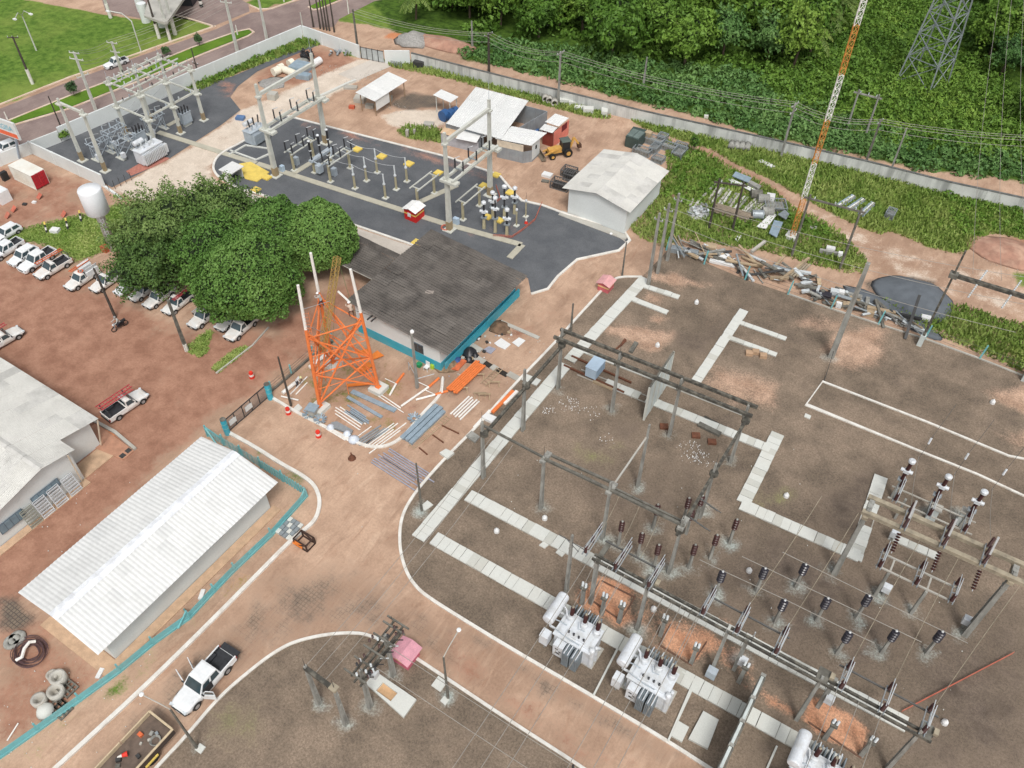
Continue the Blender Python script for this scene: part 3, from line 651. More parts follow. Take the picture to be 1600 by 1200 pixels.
# --- grey roofed workshop at the left edge
t = thing('workshop_hall', 'white hall with a pale grey fibre cement roof and leaning grilles', 'building', (-65, 15, 0))
X0, X1 = -57.9, -57.75
mb.add([(X0, 9.3, 0), (X0, 18.6, 0), (X0, 18.6, 4.2), (X0, 15.8, 4.75), (X0, 9.3, 3.5), (X1, 9.3, 0), (X1, 18.6, 0), (X1, 18.6, 4.2), (X1, 15.8, 4.75), (X1, 9.3, 3.5)], [(4, 3, 2, 1, 0), (5, 6, 7, 8, 9), (0, 1, 6, 5), (1, 2, 7, 6), (2, 3, 8, 7), (3, 4, 9, 8), (4, 0, 5, 9)])
mb.bbox(-59.85, X0, 18.45, 18.6, 0, 4.2)
mb.add([(-60.0, 18.45, 0), (-60.0, 22.0, 0), (-60.0, 22.0, 3.5), (-60.0, 18.45, 4.2), (-59.85, 18.45, 0), (-59.85, 22.0, 0), (-59.85, 22.0, 3.5), (-59.85, 18.45, 4.2)], [(3, 2, 1, 0), (4, 5, 6, 7), (0, 1, 5, 4), (1, 2, 6, 5), (2, 3, 7, 6), (3, 0, 4, 7)])
mb.bbox(-86, -60.0, 21.85, 22.0, 0, 3.5); mb.bbox(-86, X0, 9.3, 9.45, 0, 3.5); mb.bbox(-86.15, -86, 9.3, 22, 0, 3.5)
mk('wall', WHITEW, t)
roof(t, (-86, 8.9, 3.5), (-57.2, 8.9, 3.5), (-57.2, 15.8, 4.85), (-86, 15.8, 4.85), 26, 3, [AGED, AGED, AGED2], pitch=.19, amp=.03)
roof(t, (-57.2, 18.9, 4.23), (-86, 18.9, 4.23), (-86, 15.8, 4.85), (-57.2, 15.8, 4.85), 26, 1, [AGED, AGED], pitch=.19, amp=.03)
roof(t, (-59.2, 22.7, 3.47), (-86, 22.7, 3.47), (-86, 18.9, 4.22), (-59.2, 18.9, 4.22), 24, 2, [AGED, AGED, AGED2], pitch=.19, amp=.03)
for i in range(13): x = -86 + 2.2 * i; mb.add([(x, 15.5, 4.86), (x, 15.8, 4.95), (x, 16.1, 4.86), (x + 2.3, 15.5, 4.86), (x + 2.3, 15.8, 4.95), (x + 2.3, 16.1, 4.86)], [(0, 3, 4, 1), (1, 4, 5, 2)])
mk('ridge_cap', AGED2, t)
mb.bbox(-57.65, -56.9, 8.6, 18.6, 0, .1); mb.bbox(-59.6, -57.68, 18.3, 22.2, 0, .098); mk('plinth', mat('tan_plinth', (190, 160, 132), .9), t)
mb.beam((-57.3, 18.2, 4.1), (-57.5, 18.2, .3), .1); mb.beam((-59.25, 22.6, 3.4), (-59.5, 21.9, .3), .1); mk('downpipe', mat('cream_pipe', (206, 192, 170), .6), t)
BLUEW = mat('blue_grey_window', (118, 140, 152), .4)
for y0, y1, z0, z1 in ((10.6, 12.9, 1.1, 2.2), (13.9, 16.6, 1.5, 2.4)):
 mb.bbox(-57.68, -57.6, y0, y1, z0, z1); wn = mk('window', mat('window_frame_grey', (92, 108, 120), .5), t)
 n = 4
 for i in range(n): mb.bbox(-57.6, -57.585, y0 + .06 + (y1 - y0 - .06) * i / n, y0 + (y1 - y0 - .06) * (i + 1) / n, z0 + .06, z1 - .06); mk('pane', BLUEW, wn)
# steel grilles leaning on it
GR1 = mat('grille_light', (196, 202, 206), .5); GR2 = mat('grille_olive', (146, 150, 140), .6)
for i, (y, m) in enumerate(((13.1, GR2), (14.35, GR1), (15.75, GR1), (17.2, GR1))):
 t = thing('louvre_grille', f'{nth(i, 4)} of the four steel louvre grilles leaning on the white hall' if i else 'olive steel louvre grille leaning on the white hall beside three paler ones', 'grille', (-57.2, y, .1), 'louvre grilles leaning on the white hall')
 fr = MB(); X = lambda z: -56.95 - .55 * z / 2
 for yy in (y - .55, y + .55): fr.beam((X(0), yy, .1), (X(2), yy, 2.0), .06)
 fr.beam((X(0), y - .55, .12), (X(0), y + .55, .12), .06); fr.beam((X(2), y - .55, 2.0), (X(2), y + .55, 2.0), .06); build(fr, 'frame', m, t)
 for k in range(6):
  z = .3 + .3 * k; mb.box((X(z), y, z), (.05, 1.05, .16)); mk('slat', m, t)
t = thing('tiled_terrace', 'low brown paved terrace with a grey kerb beside the white hall', 'terrace', at(190, 690))
mb.prism(wp([(142, 668), (150, 662), (210, 705), (193, 719), (150, 702)]), 0, .1); mk('paving', mat('brown_paving', (176, 132, 108), .9), t)
P = [Vector((*p, .12)) for p in wp([(148, 659), (180, 676), (212, 703)])]
for a, b in zip(P[:-1], P[1:]): mb.beam(a, b, .3, .24)
mk('kerb', CONC, t)
for p in ((192, 713), (201, 705)): q = at(*p); mb.box((q.x, q.y, .105), (.5, .5, .03)); mk('drain_cover', DKST, t)
# --- old building with the dark roof
TEAL = mat('teal_paint', (58, 168, 190), .7, .08, 1, dirt=(120, 150, 150), damt=.4)
TEALP = mat('faded_teal_paint', (112, 180, 184), .75, .1, 1, dirt=(140, 160, 154), damt=.45)
t = thing('control_house', 'old white and teal house under a dark weathered corrugated roof', 'building', (-44, 54, 0))
[mb.hexa([(-49.6, y, 1.2), (-38.7, y, 1.2), (-38.7, y + .15, 1.2), (-49.6, y + .15, 1.2), (-49.6, y, 4.15), (-38.7, y, 3.35), (-38.7, y + .15, 3.35), (-49.6, y + .15, 4.15)]) for y in (47.5, 61.6)]; mb.bbox(-38.85, -38.7, 47.65, 61.6, 1.2, 3.3); mb.bbox(-49.6, -49.45, 47.65, 61.6, 1.2, 4.1); mk('wall', WHITEW, t)
mb.bbox(-49.63, -38.67, 47.47, 47.68, 0, 1.2); mb.bbox(-38.88, -38.67, 47.68, 61.6, 0, 1.2); mb.bbox(-49.63, -49.42, 47.68, 61.6, 0, 1.2); mk('dado', TEAL, t)
mb.bbox(-38.5, -38.3, 47.9, 61.9, 0, 1.0); mk('service_wall', TEAL, t)
roof(t, (-37.3, 47.0, 3.35), (-37.3, 61.9, 3.35), (-50.2, 61.9, 4.3), (-50.2, 47.0, 4.3), 14, 7, [BLACKR, BLACKR, BLACKR2], pitch=.36, amp=.13, jit=.03)
mb.bbox(-42.2, -40.8, 47.44, 47.5, 1.3, 2.5); wn = mk('window', mat('window_frame_grey', (92, 108, 120), .5), t)
for i in range(2): mb.bbox(-42.1 + .68 * i, -41.5 + .68 * i, 47.42, 47.44, 1.38, 2.42); mk('pane', GLASS, wn)
for x in (-47.0, -46.5): mb.beam((x, 47.5, 3.75), (x - .1, 46.5, 3.7), .12); mk('rafter_end', DKST, t)
mb.tube((-49.8, 46.6, 3.9), (-45.5, 47.6, 3.6), .03, n=4); mk('eave_pipe', DKST, t)
q = at(671, 457, 3.9); mb.box((q.x, q.y, 3.93), (.9, .5, .12), .4); mk('roof_patch', mat('pale_patch', (150, 140, 132), .9), t)
t = thing('carport', 'dark corrugated carport roof on posts beside the big trees', 'carport', (-54.8, 55.3, 0))
roof(t, (-51.8, 52.9, 2.5), (-51.8, 58.0, 2.5), (-58.2, 57.6, 2.75), (-58.2, 52.9, 2.75), 5, 3, [BLACKR, BLACKR2], pitch=.36, amp=.13, jit=.03)
for x in (-57.8, -52.2):
 for y in (53.2, 57.3): mb.tube((x, y, 0), (x, y, 2.5), .07, n=6); mk('post', CONCL, t)
mb.beam((-58.1, 53.0, 2.55), (-51.9, 53.0, 2.4), .1, .16); mk('fascia', CONCL, t)
# --- white store with the grey roof
t = thing('store_house', 'plain white store house with a pale grey sheet roof by the junk yard', 'building', (-38, 83, 0))
house_walls(t, -41.8, -33.95, 78.7, 88.2, 3.55, 4.35, 'y', WHITEW)
gable(t, -42.6, -33.25, 78.2, 88.9, 3.6, 4.6, 'y', 10, 3, [AGED, AGED, AGED2], pitch=.19, amp=.03)
mb.bbox(-42.6, -33.2, 77.6, 78.6, 0, .1); mk('apron', CONC, t)
# --- open shed, small canopy, big low shed, annexe, pink cabin
t = thing('open_shed', 'narrow open shed with a white sheet roof and rubble under it', 'shed', (-78.2, 87.3, 0))
roof(t, (-76.5, 83.6, 2.5), (-76.5, 91.1, 2.5), (-79.9, 91.1, 2.85), (-79.9, 83.6, 2.85), 7, 1, [WROOF, WROOF2], prof='trap', pitch=.3, amp=.04)
for x in (-79.5, -76.9):
 for y in (84, 87.4, 90.7): mb.tube((x, y, 0), (x, y, 2.5), .07, n=6); mk('post', mat('timber_post', (150, 126, 100), .9), t)
mb.bbox(-76.75, -76.7, 84.0, 87.0, .9, 2.3); mk('side_panel', WROOF, t)
t = thing('canopy', 'small white sheet canopy on four thin posts', 'canopy', (-69, 90.3, 0))
roof(t, (-67.4, 89.3, 2.5), (-67.4, 91.3, 2.5), (-70.4, 91.3, 2.75), (-70.4, 89.3, 2.75), 2, 1, [WROOF], prof='trap', pitch=.3, amp=.04)
for x in (-70.1, -67.7):
 for y in (89.5, 91.1): mb.tube((x, y, 0), (x, y, 2.5), .06, n=6); mk('post', CONCL, t)
ZINC = mat('zinc_sheet', (150, 158, 164), .5, .1, 1, .2, dirt=(120, 112, 104), damt=.4, streak=True)
t = thing('site_shed', 'large low shed with a bright white sheet roof', 'shed', (-60, 88, 0))
roof(t, (-64.1, 83.7, 2.9), (-55.7, 84.5, 2.9), (-54.0, 94.9, 3.5), (-65.9, 93.4, 3.5), 9, 3, [WROOF, WROOF, WROOF2], prof='trap', pitch=.33, amp=.04)
for a, b in (((-64.4, 84), (-58.6, 84.7)), ((-56.0, 84.9), (-54.5, 94.4)), ((-64.3, 84.2), (-65.6, 93.1)), ((-65.6, 93.1), (-54.5, 94.4))): mb.beam((*a, 1.4), (*b, 1.4), .08, 2.8)
mk('wall', ZINC, t)
t = thing('shed_annexe', 'zinc walled annexe with a white lean-to roof beside the digger', 'shed', (-54, 86.3, 0))
roof(t, (-56.5, 84.3, 2.8), (-51.6, 85.5, 2.8), (-51.6, 88.6, 2.95), (-56.3, 87.9, 2.95), 4, 1, [WROOF], prof='trap', pitch=.33, amp=.04)
for a, b in (((-56.3, 84.5), (-52.6, 85.2)), ((-52.6, 85.2), (-51.8, 86.2)), ((-51.8, 86.2), (-51.9, 88.2))): mb.beam((*a, .85), (*b, .85), .07, 1.7)
mk('wall', ZINC, t)
mb.beam((-56.3, 84.5, 2.2), (-52.6, 85.2, 2.2), .07, .95); mk('upper_wall', mat('cream_board', (208, 196, 176), .9), t)
mb.beam((-51.78, 86.15, 1.5), (-51.88, 88.2, 1.5), .06, 2.4); dr = mk('white_panel', WHITEW, t)
mb.box((-51.76, 87.1, 1.8), (.06, .35, .5), -.05); mk('window', GLASS, dr)
t = thing('tarp_hut', 'low hut of grey boards and a white tarp at the corner of the big shed', 'hut', (-61.5, 83.3, 0))
mb.beam((-64.6, 83.1, .8), (-59, 84.0, .8), .1, 1.6); mb.beam((-64.6, 83.1, .8), (-64.7, 84, .8), .1, 1.6); mk('wall', mat('grey_board', (168, 170, 176), .8), t)
mb.slab([(-62, 82.9, 1.75), (-59, 83.5, 1.8), (-59, 84.6, 2.4), (-62, 84.3, 2.4)], .03); mk('tarp', WROOF, t)
mb.slab([(-64.7, 83.0, 1.7), (-62.1, 83.2, 1.7), (-62.1, 84.3, 2.2), (-64.6, 84.1, 2.2)], .03); mk('board_roof', mat('tan_board', (196, 168, 138), .9), t)
PINK = mat('pink_wall', (216, 128, 112), .85, .08)
t = thing('pink_cabin', 'small pink walled cabin with two white roofs beside the digger', 'cabin', (-52.1, 92.4, 0))
mb.bbox(-51.35, -51.25, 91.0, 95.0, 0, 2.2); mk('wall', PINK, t)
mb.bbox(-53.0, -51.36, 90.8, 90.9, 0, 2.2); mk('red_wall', mat('red_board', (132, 58, 46), .9), t)
mb.bbox(-51.25, -51.22, 93.0, 94.4, 1.3, 2.2); mk('opening', mat('dark_red', (110, 36, 40), .9), t)
roof(t, (-53.3, 91.8, 2.75), (-51.1, 91.8, 2.75), (-51.0, 94.4, 2.85), (-53.2, 94.3, 2.85), 2, 1, [WROOF], prof='trap', pitch=.33, amp=.04)
roof(t, (-53.3, 90.4, 2.3), (-51.3, 90.5, 2.3), (-51.2, 91.8, 2.5), (-53.3, 91.7, 2.5), 2, 1, [WROOF2], prof='trap', pitch=.33, amp=.04)
# --- red fire huts
def hut(name, c, rz, body, roofc, band, label, s=1.45, door=None, h=1.45):
 t = thing(name, label, 'hut', (c.x, c.y, 0), 'small fire equipment huts'); ca, sa = cos(rz), sin(rz)
 W = lambda x, y, z: (c.x + x * ca - y * sa, c.y + x * sa + y * ca, z)
 mb.box((c.x, c.y, h / 2), (s, s, h), rz); mk('body', body, t)
 mb.box((c.x, c.y, h * .62), (s + .02, s + .02, .18), rz); mk('yellow_band', band, t)
 for k in (-1, 1):
  o = .2
  mb.slab([W(k * (s / 2 + o), -s / 2 - o, h - .02), W(k * (s / 2 + o), s / 2 + o, h - .02), W(0, s / 2 + o, h + .3), W(0, -s / 2 - o, h + .3)], .05); mk('roof_slope', roofc, t)
 if door:
  mb.box(W(-.1, -s / 2 - .015, h * .55), (.5, .02, .55), rz); mk('notice', door, t)
 return t
YEL = mat('yellow_paint', (222, 196, 100), .75, .08)
hut('fire_hut', at(648, 340), 0, mat('signal_red', (196, 36, 34), .6), mat('white_cover', (232, 232, 230), .7), YEL, 'bright red fire hut with a white roof on the grey gravel', 1.75, WHITEW, 1.6)
hut('fire_hut', at(946, 451), 0, mat('faded_pink_red', (196, 98, 104), .8), mat('pink_roof', (214, 160, 160), .8), mat('pale_yellow', (222, 190, 130), .8), 'faded pink fire hut at the yard entrance near the three poles', 1.35, None, 1.1)
hut('fire_hut', at(635, 1028), 0, mat('faded_pink_red2', (196, 104, 122), .8), mat('pink_roof2', (208, 150, 162), .8), mat('pale_yellow', (222, 190, 130), .8), 'faded pink fire hut on the island kerb beside the equipment frame', 1.5, None, 1.15)
# --- container
t = thing('shipping_container', 'white shipping container with red doors on the bare red earth', 'container', (-103, 46.1, 0))
W0 = mat('container_white', (226, 226, 218), .6, .04, .8, dirt=(190, 170, 140), damt=.3); RD = mat('container_red', (176, 34, 46), .6, .1)
x0, x1, y0, y1, hh = -105.6, -101.05, 45.2, 47.2, 2.15
mb.bbox(x0, x1, y0 + .06, y1 - .06, .12, hh)
for i in range(15):
 x = x0 + .15 + i * .3
 for y in (y0 + .04, y1 - .04): mb.bbox(x, x + .15, y - .02, y + .02, .2, hh - .1)
for x in (x0, x1 - .1):
 for y in (y0, y1 - .1): mb.bbox(x, x + .1, y, y + .1, .05, hh + .02)
for y in (y0, y1 - .1): mb.bbox(x0 + .1, x1 - .1, y, y + .1, hh - .08, hh + .018); mb.bbox(x0 + .1, x1 - .1, y, y + .1, .05, .17)
mk('shell', W0, t)
for i in range(2):
 ya = y0 + .08 + i * .93; mb.bbox(x1 + .005, x1 + .05, ya, ya + .9, .15, hh - .05)
 for k in range(5): mb.bbox(x1 + .05, x1 + .075, ya + .04, ya + .86, .25 + k * .38, .42 + k * .38)
 d = mk('door', RD, t)
 for k in (.25, .65): mb.tube((x1 + .1, ya + k, .15), (x1 + .1, ya + k, hh - .05), .022, n=5)
 mk('lock_bar', mat('lockbar', (150, 60, 66), .5), d)
# --- water tower
t = thing('water_tower', 'tall white tank shaped water tower on a slender column beside the lawn', 'water tower', at(178, 390)); b = at(178, 390)
WT = mat('tower_white', (228, 231, 234), .55, .02, .6)
mb.lathe(b, [(.5, 0), (.48, 4.9), (.62, 5.0)], 18); mk('column', WT, t, True)
mb.lathe(b + Vector((0, 0, 5.0)), [(.62, 0), (1.15, .28), (1.3, .45), (1.3, 3.3), (1.22, 3.45), (.1, 3.6)], 22); mk('tank', WT, t, True)
for s in (-.18, .18): mb.beam(b + Vector((.95, s - .5, .3)), b + Vector((1.0, s - .5, 8.3)), .04)
for k in range(20): mb.beam(b + Vector((.96, -.7, .5 + k * .4)), b + Vector((.96, -.3, .5 + k * .4)), .03)
mk('ladder', WT, t)
q = at(166, 392); mb.box((q.x, q.y, .35), (.8, .7, .7)); mk('pump_box', mat('rust_orange', (176, 84, 58), .8), t)
# ================================================================== vegetation
def leaf_mat(name, c1, c2, c3, rough=.6):
 m = bpy.data.materials.new(name); m.use_nodes = True; g = N(m); P = g.pos()
 a = g.noise(P, .28, 4, .6); b = g.noise(P, 3.5, 3, .7); oi = g.n('ShaderNodeObjectInfo').outputs['Random']
 lo_ = g.noise(P, .05, 4, .6); f = g.math('ADD', g.math('ADD', g.math('MULTIPLY', a, .34), g.math('MULTIPLY', lo_, .3)), g.math('ADD', g.math('MULTIPLY', b, .32), g.math('MULTIPLY', oi, .09)))
 x = g.n('ShaderNodeValToRGB'); e = x.color_ramp.elements
 e[0].position = .36; e[0].color = lin(c1); e[1].position = .66; e[1].color = lin(c3); k = e.new(.5); k.color = lin(c2); g.l(f, x.inputs[0])
 g.out(x.outputs[0], rough, 0, None, spec=.25); return m
BARK = mat('bark', (96, 82, 68), .95, .2, 3)
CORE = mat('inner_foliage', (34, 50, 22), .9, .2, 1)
def raw_mesh(name, V, F4, mats, midx=None):
 me = bpy.data.meshes.new(name); me.vertices.add(len(V)); me.vertices.foreach_set('co', np.asarray(V, np.float32).ravel())
 me.loops.add(F4.size); me.loops.foreach_set('vertex_index', F4.astype(np.int32).ravel())
 me.polygons.add(len(F4)); me.polygons.foreach_set('loop_start', np.arange(0, F4.size, 4, dtype=np.int32)); me.polygons.foreach_set('loop_total', np.full(len(F4), 4, np.int32))
 for m in mats: me.materials.append(m)
 if midx is not None: me.polygons.foreach_set('material_index', midx.astype(np.int32))
 me.update(calc_edges=True); me.validate(); return me
def unit(a): return a / (np.linalg.norm(a, axis=1, keepdims=True) + 1e-9)
def leaf_quads(P, Nn, size, jitter, rg):
 """one leaf-sized rhombus per point, facing roughly along Nn"""
 n = len(P); d = unit(Nn + rg.normal(size=(n, 3)) * jitter); r = rg.normal(size=(n, 3)); u = unit(np.cross(d, r)); v = np.cross(d, u)
 s = size * rg.uniform(.6, 1.35, (n, 1)); a = P + u * s; b = P + v * s * .5; c = P - u * s; e = P - v * s * .5
 V = np.stack([a, b, c, e], 1).reshape(-1, 3); return V, np.arange(n * 4).reshape(n, 4)
def lumpy(D, nb, amp, rg, width=.5, floor=-1.0):
 B = unit(rg.normal(size=(nb, 3))); k = np.exp(-(1 - D @ B.T) / (width * width * .5)); return 1 + amp * (k.max(1) - .5)
def crown(name, R, H, n, leaf, rg, nb=26, amp=.3, width=.34, jit=.8, lmat=None, base=.25, depth=.25, core=.86):
 """crown centred at the origin: radius R, half height H, flat-ish underside"""
 D = unit(rg.normal(size=(n * 2, 3))); D = D[D[:, 2] > -.55][:n]
 B = np.random.default_rng(5); seed = rg.integers(1e9)
 f = lumpy(D, nb, amp, np.random.default_rng(seed), width)
 q = f * (1 - depth * rg.random(len(D)) ** 1.6)
 P = D * q[:, None] * np.array([R, R, H]); P[:, 2] = np.where(P[:, 2] < 0, P[:, 2] * .8, P[:, 2])
 V, F = leaf_quads(P, unit(D * np.array([1 / R, 1 / R, 1 / H])), leaf, jit, rg)
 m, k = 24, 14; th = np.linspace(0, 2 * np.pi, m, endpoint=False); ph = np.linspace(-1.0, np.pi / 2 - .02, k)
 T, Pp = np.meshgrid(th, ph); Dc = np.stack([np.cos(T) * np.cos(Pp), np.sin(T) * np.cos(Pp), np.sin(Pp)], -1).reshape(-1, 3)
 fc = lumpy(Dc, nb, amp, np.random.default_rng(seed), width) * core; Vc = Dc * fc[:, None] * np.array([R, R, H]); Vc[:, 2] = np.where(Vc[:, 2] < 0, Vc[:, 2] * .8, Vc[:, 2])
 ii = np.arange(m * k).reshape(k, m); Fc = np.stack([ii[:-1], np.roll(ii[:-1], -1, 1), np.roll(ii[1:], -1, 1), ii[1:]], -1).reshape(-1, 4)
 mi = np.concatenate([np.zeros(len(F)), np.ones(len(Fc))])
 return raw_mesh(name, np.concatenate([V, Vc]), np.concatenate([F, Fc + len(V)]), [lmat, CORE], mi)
def trunk_mb(h, r, R, rg, limbs=5):
 top = Vector((rg.normal() * .2, rg.normal() * .2, h * .55)); mb.tube((0, 0, 0), top, r, r * .7, 8)
 for i in range(limbs):
  a = 2 * pi * i / limbs + rg.random(); e = top + Vector((cos(a) * R * .55, sin(a) * R * .55, h * .4)); md = (top + e) / 2 + Vector((0, 0, h * .05))
  mb.tube(top, md, r * .5, r * .32, 6); mb.tube(md, e, r * .32, r * .12, 6)
 return mb
MANGO = leaf_mat('mango_leaves', (60, 92, 40), (88, 124, 56), (124, 156, 82))
MANGO2 = leaf_mat('mango_leaves_dark', (54, 80, 38), (86, 114, 56), (134, 154, 90))
def big_tree(px, zc, R, H, n, lm, label, **k):
 p = at(*px, zc); p.z = 0; t = thing('mango_tree', label, 'tree', p, 'big trees beside the parked pick-ups')
 mb = trunk_mb(zc + H * .3, .38, R, rng); o = bpy.data.objects.new('trunk', mesh('trunk', mb, BARK)); C.objects.link(o); o.parent = t
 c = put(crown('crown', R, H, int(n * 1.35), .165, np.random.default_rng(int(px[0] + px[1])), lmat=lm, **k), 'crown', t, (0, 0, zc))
 return t
big_tree((258, 362), 4.6, 5.7, 4.6, 15000, MANGO2, 'broad dark crowned tree nearest the water tower', nb=60, amp=.62, width=.19, depth=.34, core=.7)
big_tree((232, 412), 3.7, 4.4, 3.6, 9000, MANGO2, 'drooping dark tree hanging over the small pick-ups beside the lawn', nb=50, amp=.62, width=.19, depth=.38, core=.68)
big_tree((338, 338), 5.0, 4.8, 4.0, 11000, MANGO2, 'dark crowned tree behind, between the broad tree and the beige path', nb=54, amp=.52, width=.2, depth=.32, core=.74)
big_tree((345, 400), 5.2, 4.6, 4.4, 11000, MANGO, 'green tree wedged between the broad dark tree and the round dome', nb=40, amp=.36, width=.26, depth=.26, core=.82)
big_tree((388, 437), 4.6, 5.6, 5.3, 19000, MANGO, 'large dense round dome shaped tree nearest the lattice tower', nb=70, amp=.24, width=.17, depth=.2, core=.86)
big_tree((432, 366), 4.6, 4.2, 4.2, 11000, MANGO, 'smaller round dome tree between the two large domes', nb=50, amp=.16, width=.2, depth=.14, core=.9)
big_tree((500, 372), 4.4, 4.3, 4.4, 13000, MANGO, 'smooth dome shaped tree beside the dark carport roof', nb=50, amp=.13, width=.2, depth=.13, core=.9)
# ---- jungle
JUN = [leaf_mat('jungle_leaves', (46, 74, 26), (78, 112, 40), (116, 148, 60)), leaf_mat('jungle_leaves_light', (56, 86, 30), (92, 126, 46), (134, 162, 70)), leaf_mat('jungle_leaves_blue', (48, 78, 42), (80, 116, 60), (116, 148, 84))]
def pinp(x, y, poly): return poly_sd(np.array([float(x)]), np.array([float(y)]), poly)[0] > 0
def scatter(poly_px, dmin, n, rg, extra=None):
 """random points on the ground whose picture position is inside poly_px, at least dmin metres apart"""
 P = np.array(wp(poly_px)); lo, hi = P.min(0), P.max(0); out = []
 cand = rg.uniform(lo, hi, (n * 12, 2)); ok = poly_sd(cand[:, 0], cand[:, 1], [tuple(p) for p in P]) > 0; cell = {}
 for x, y in cand[ok]:
  k = (int(x // dmin), int(y // dmin)); bad = False
  for i in (-1, 0, 1):
   for j in (-1, 0, 1):
    for q in cell.get((k[0] + i, k[1] + j), ()):
     if (q[0] - x) ** 2 + (q[1] - y) ** 2 < dmin * dmin: bad = True; break
  if not bad: cell.setdefault(k, []).append((x, y)); out.append((x, y))
  if len(out) >= n: break
 return out
vr = np.random.default_rng(21)
TREEZ = [(596, -150), (668, 12), (720, 44), (800, 66), (880, 66), (930, 84), (1010, 100), (1080, 102), (1180, 118), (1240, 110), (1278, 66), (1305, 10), (1320, -150)]
TREEZ2 = [(1530, -150), (1530, 60), (1560, 140), (1600, 200), (1700, 250), (1800, 100), (1700, -150)]
models = []
for i, (R, H, n, leaf, lm, kw) in enumerate([(3.6, 3.4, 3600, .34, 0, {}), (3.0, 4.2, 3400, .32, 1, {}), (4.4, 3.4, 4200, .36, 0, {}), (2.8, 3.0, 2800, .3, 2, {}), (3.3, 4.8, 3600, .34, 1, {}), (4.2, 3.8, 4000, .32, 0, {})]):
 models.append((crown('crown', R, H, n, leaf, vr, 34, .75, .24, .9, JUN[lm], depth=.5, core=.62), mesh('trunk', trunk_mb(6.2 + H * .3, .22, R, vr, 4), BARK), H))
KIND = ['dark green round tree', 'tall vine draped light tree', 'broad dark tree', 'small blue green tree', 'tall yellowish tree', 'broad blue green tree']
pts = scatter(TREEZ, 3.4, 175, vr) + scatter(TREEZ2, 3.6, 46, vr); pts.sort(key=lambda p: p[1])
for i, (x, y) in enumerate(pts):
 k = vr.integers(6); px, py = proj((x, y, 0)); lim = np.interp(px, [596, 720, 930, 1180, 1300], [0, 44, 84, 118, 20])
 row = 'right of the cleared strip' if px > 1450 else ('at the front edge' if py > lim - 22 else 'in the second row' if py > lim - 50 else 'deep in the forest')
 spot = '' if px > 1450 else next(s for lim_, s in ((720, ' by the junction'), (800, ' above the white sheds'), (870, ' left of the ring pole'), (940, ' right of the ring pole'), (1020, ' above the store house'), (1110, ' beyond the junk cages'), (1210, ' left of the mast'), (9999, ' behind the mast')) if px < lim_)
 t = thing('jungle_tree', f'{KIND[k]} {row}{spot}', 'tree', (x, y, 0), 'forest trees beyond the dirt track')
 s = vr.uniform(.85, 1.35); c, tr, H = models[k]; zz = 5.2 * vr.uniform(.75, 1.15)
 o = put(c, 'crown', t, (0, 0, zz), vr.uniform(0, 6.28)); o.scale = (s, s, s * vr.uniform(.9, 1.2))
 o = put(tr, 'trunk', t, (0, 0, 0), vr.uniform(0, 6.28)); o.scale = (1, 1, zz / 5.2)
# palms
FROND = leaf_mat('palm_fronds', (52, 72, 30), (84, 106, 46), (126, 140, 70))
def palm_crown(rg, nf=16, L=3.6):
 for i in range(nf):
  a = 2 * pi * i / nf + rg.random() * .3; el = rg.uniform(.2, 1.1); pts_ = []
  for k in range(7):
   s = k / 6; r = L * s * cos(el) * 1.0; z = L * s * sin(el) - 2.6 * s * s; pts_.append(Vector((cos(a) * r, sin(a) * r, z)))
  sd = Vector((-sin(a), cos(a), 0))
  for k in range(6):
   for sg in (-1, 1):
    w0 = .75 * sin(pi * min(1, (k + .3) / 6.3)) ; w1 = .75 * sin(pi * min(1, (k + 1.3) / 6.6))
    for u in (0, .5):
     p = pts_[k].lerp(pts_[k + 1], u); q = pts_[k].lerp(pts_[k + 1], u + .3)
     mb.quad(p, q, q + sd * sg * w1 + Vector((0, 0, -.25)) + (q - p) * 1.2, p + sd * sg * w0 + Vector((0, 0, -.3)) + (q - p) * .9)
 return mesh('crown', mb, FROND)
pc_ = palm_crown(vr)
for px, lb in (((1283, 62), 'palm with feathery fronds at the edge of the cleared strip'), ((1262, 92), 'second palm at the forest edge left of the mast'), ((1308, 44), 'palm with drooping fronds above the mast at the forest edge'), ((650, 30), 'lone palm at the corner of the forest by the junction')):
 p = at(*px); t = thing('palm_tree', lb, 'tree', p); mb.tube((0, 0, 0), (.3, .2, 4.0), .2, .14, 7); o = put(mesh('trunk', mb, BARK), 'trunk', t, (0, 0, 0)); put(pc_, 'crown', t, (.3, .2, 4.0), vr.uniform(0, 6))
def bushes(name, polys, lm, label, rad, leaf, per, rg, hfac=.8, dm=1.6):
 Vs, Fs, off = [], [], 0
 for poly, n in polys:
  for x, y in scatter(poly, dm, n, rg):
   r = rad * rg.uniform(.55, 1.4); D = unit(rg.normal(size=(per * 2, 3))); D = D[D[:, 2] > -.1][:per]
   f = lumpy(D, 8, .5, rg, .4) * (1 - .3 * rg.random(len(D))); P = D * f[:, None] * np.array([r, r, r * hfac * rg.uniform(.6, 1.3)]) + np.array([x, y, .1])
   V, F = leaf_quads(P, D, leaf, .9, rg); Vs.append(V); Fs.append(F + off); off += len(V)
 o = bpy.data.objects.new(name, raw_mesh(name, np.concatenate(Vs), np.concatenate(Fs), [lm])); C.objects.link(o); o['kind'] = 'stuff'; o['label'] = label
BAND = [(615, 48), (735, 60), (800, 66), (930, 84), (1080, 100), (1200, 115), (1250, 110), (1290, 60), (1330, 10), (1350, -60), (1530, -60), (1530, 60), (1570, 150), (1640, 230), (1640, 284), (1425, 258), (1325, 234), (1200, 209), (1075, 173), (975, 151), (912, 131), (800, 103), (722, 88), (735, 74), (655, 58)]
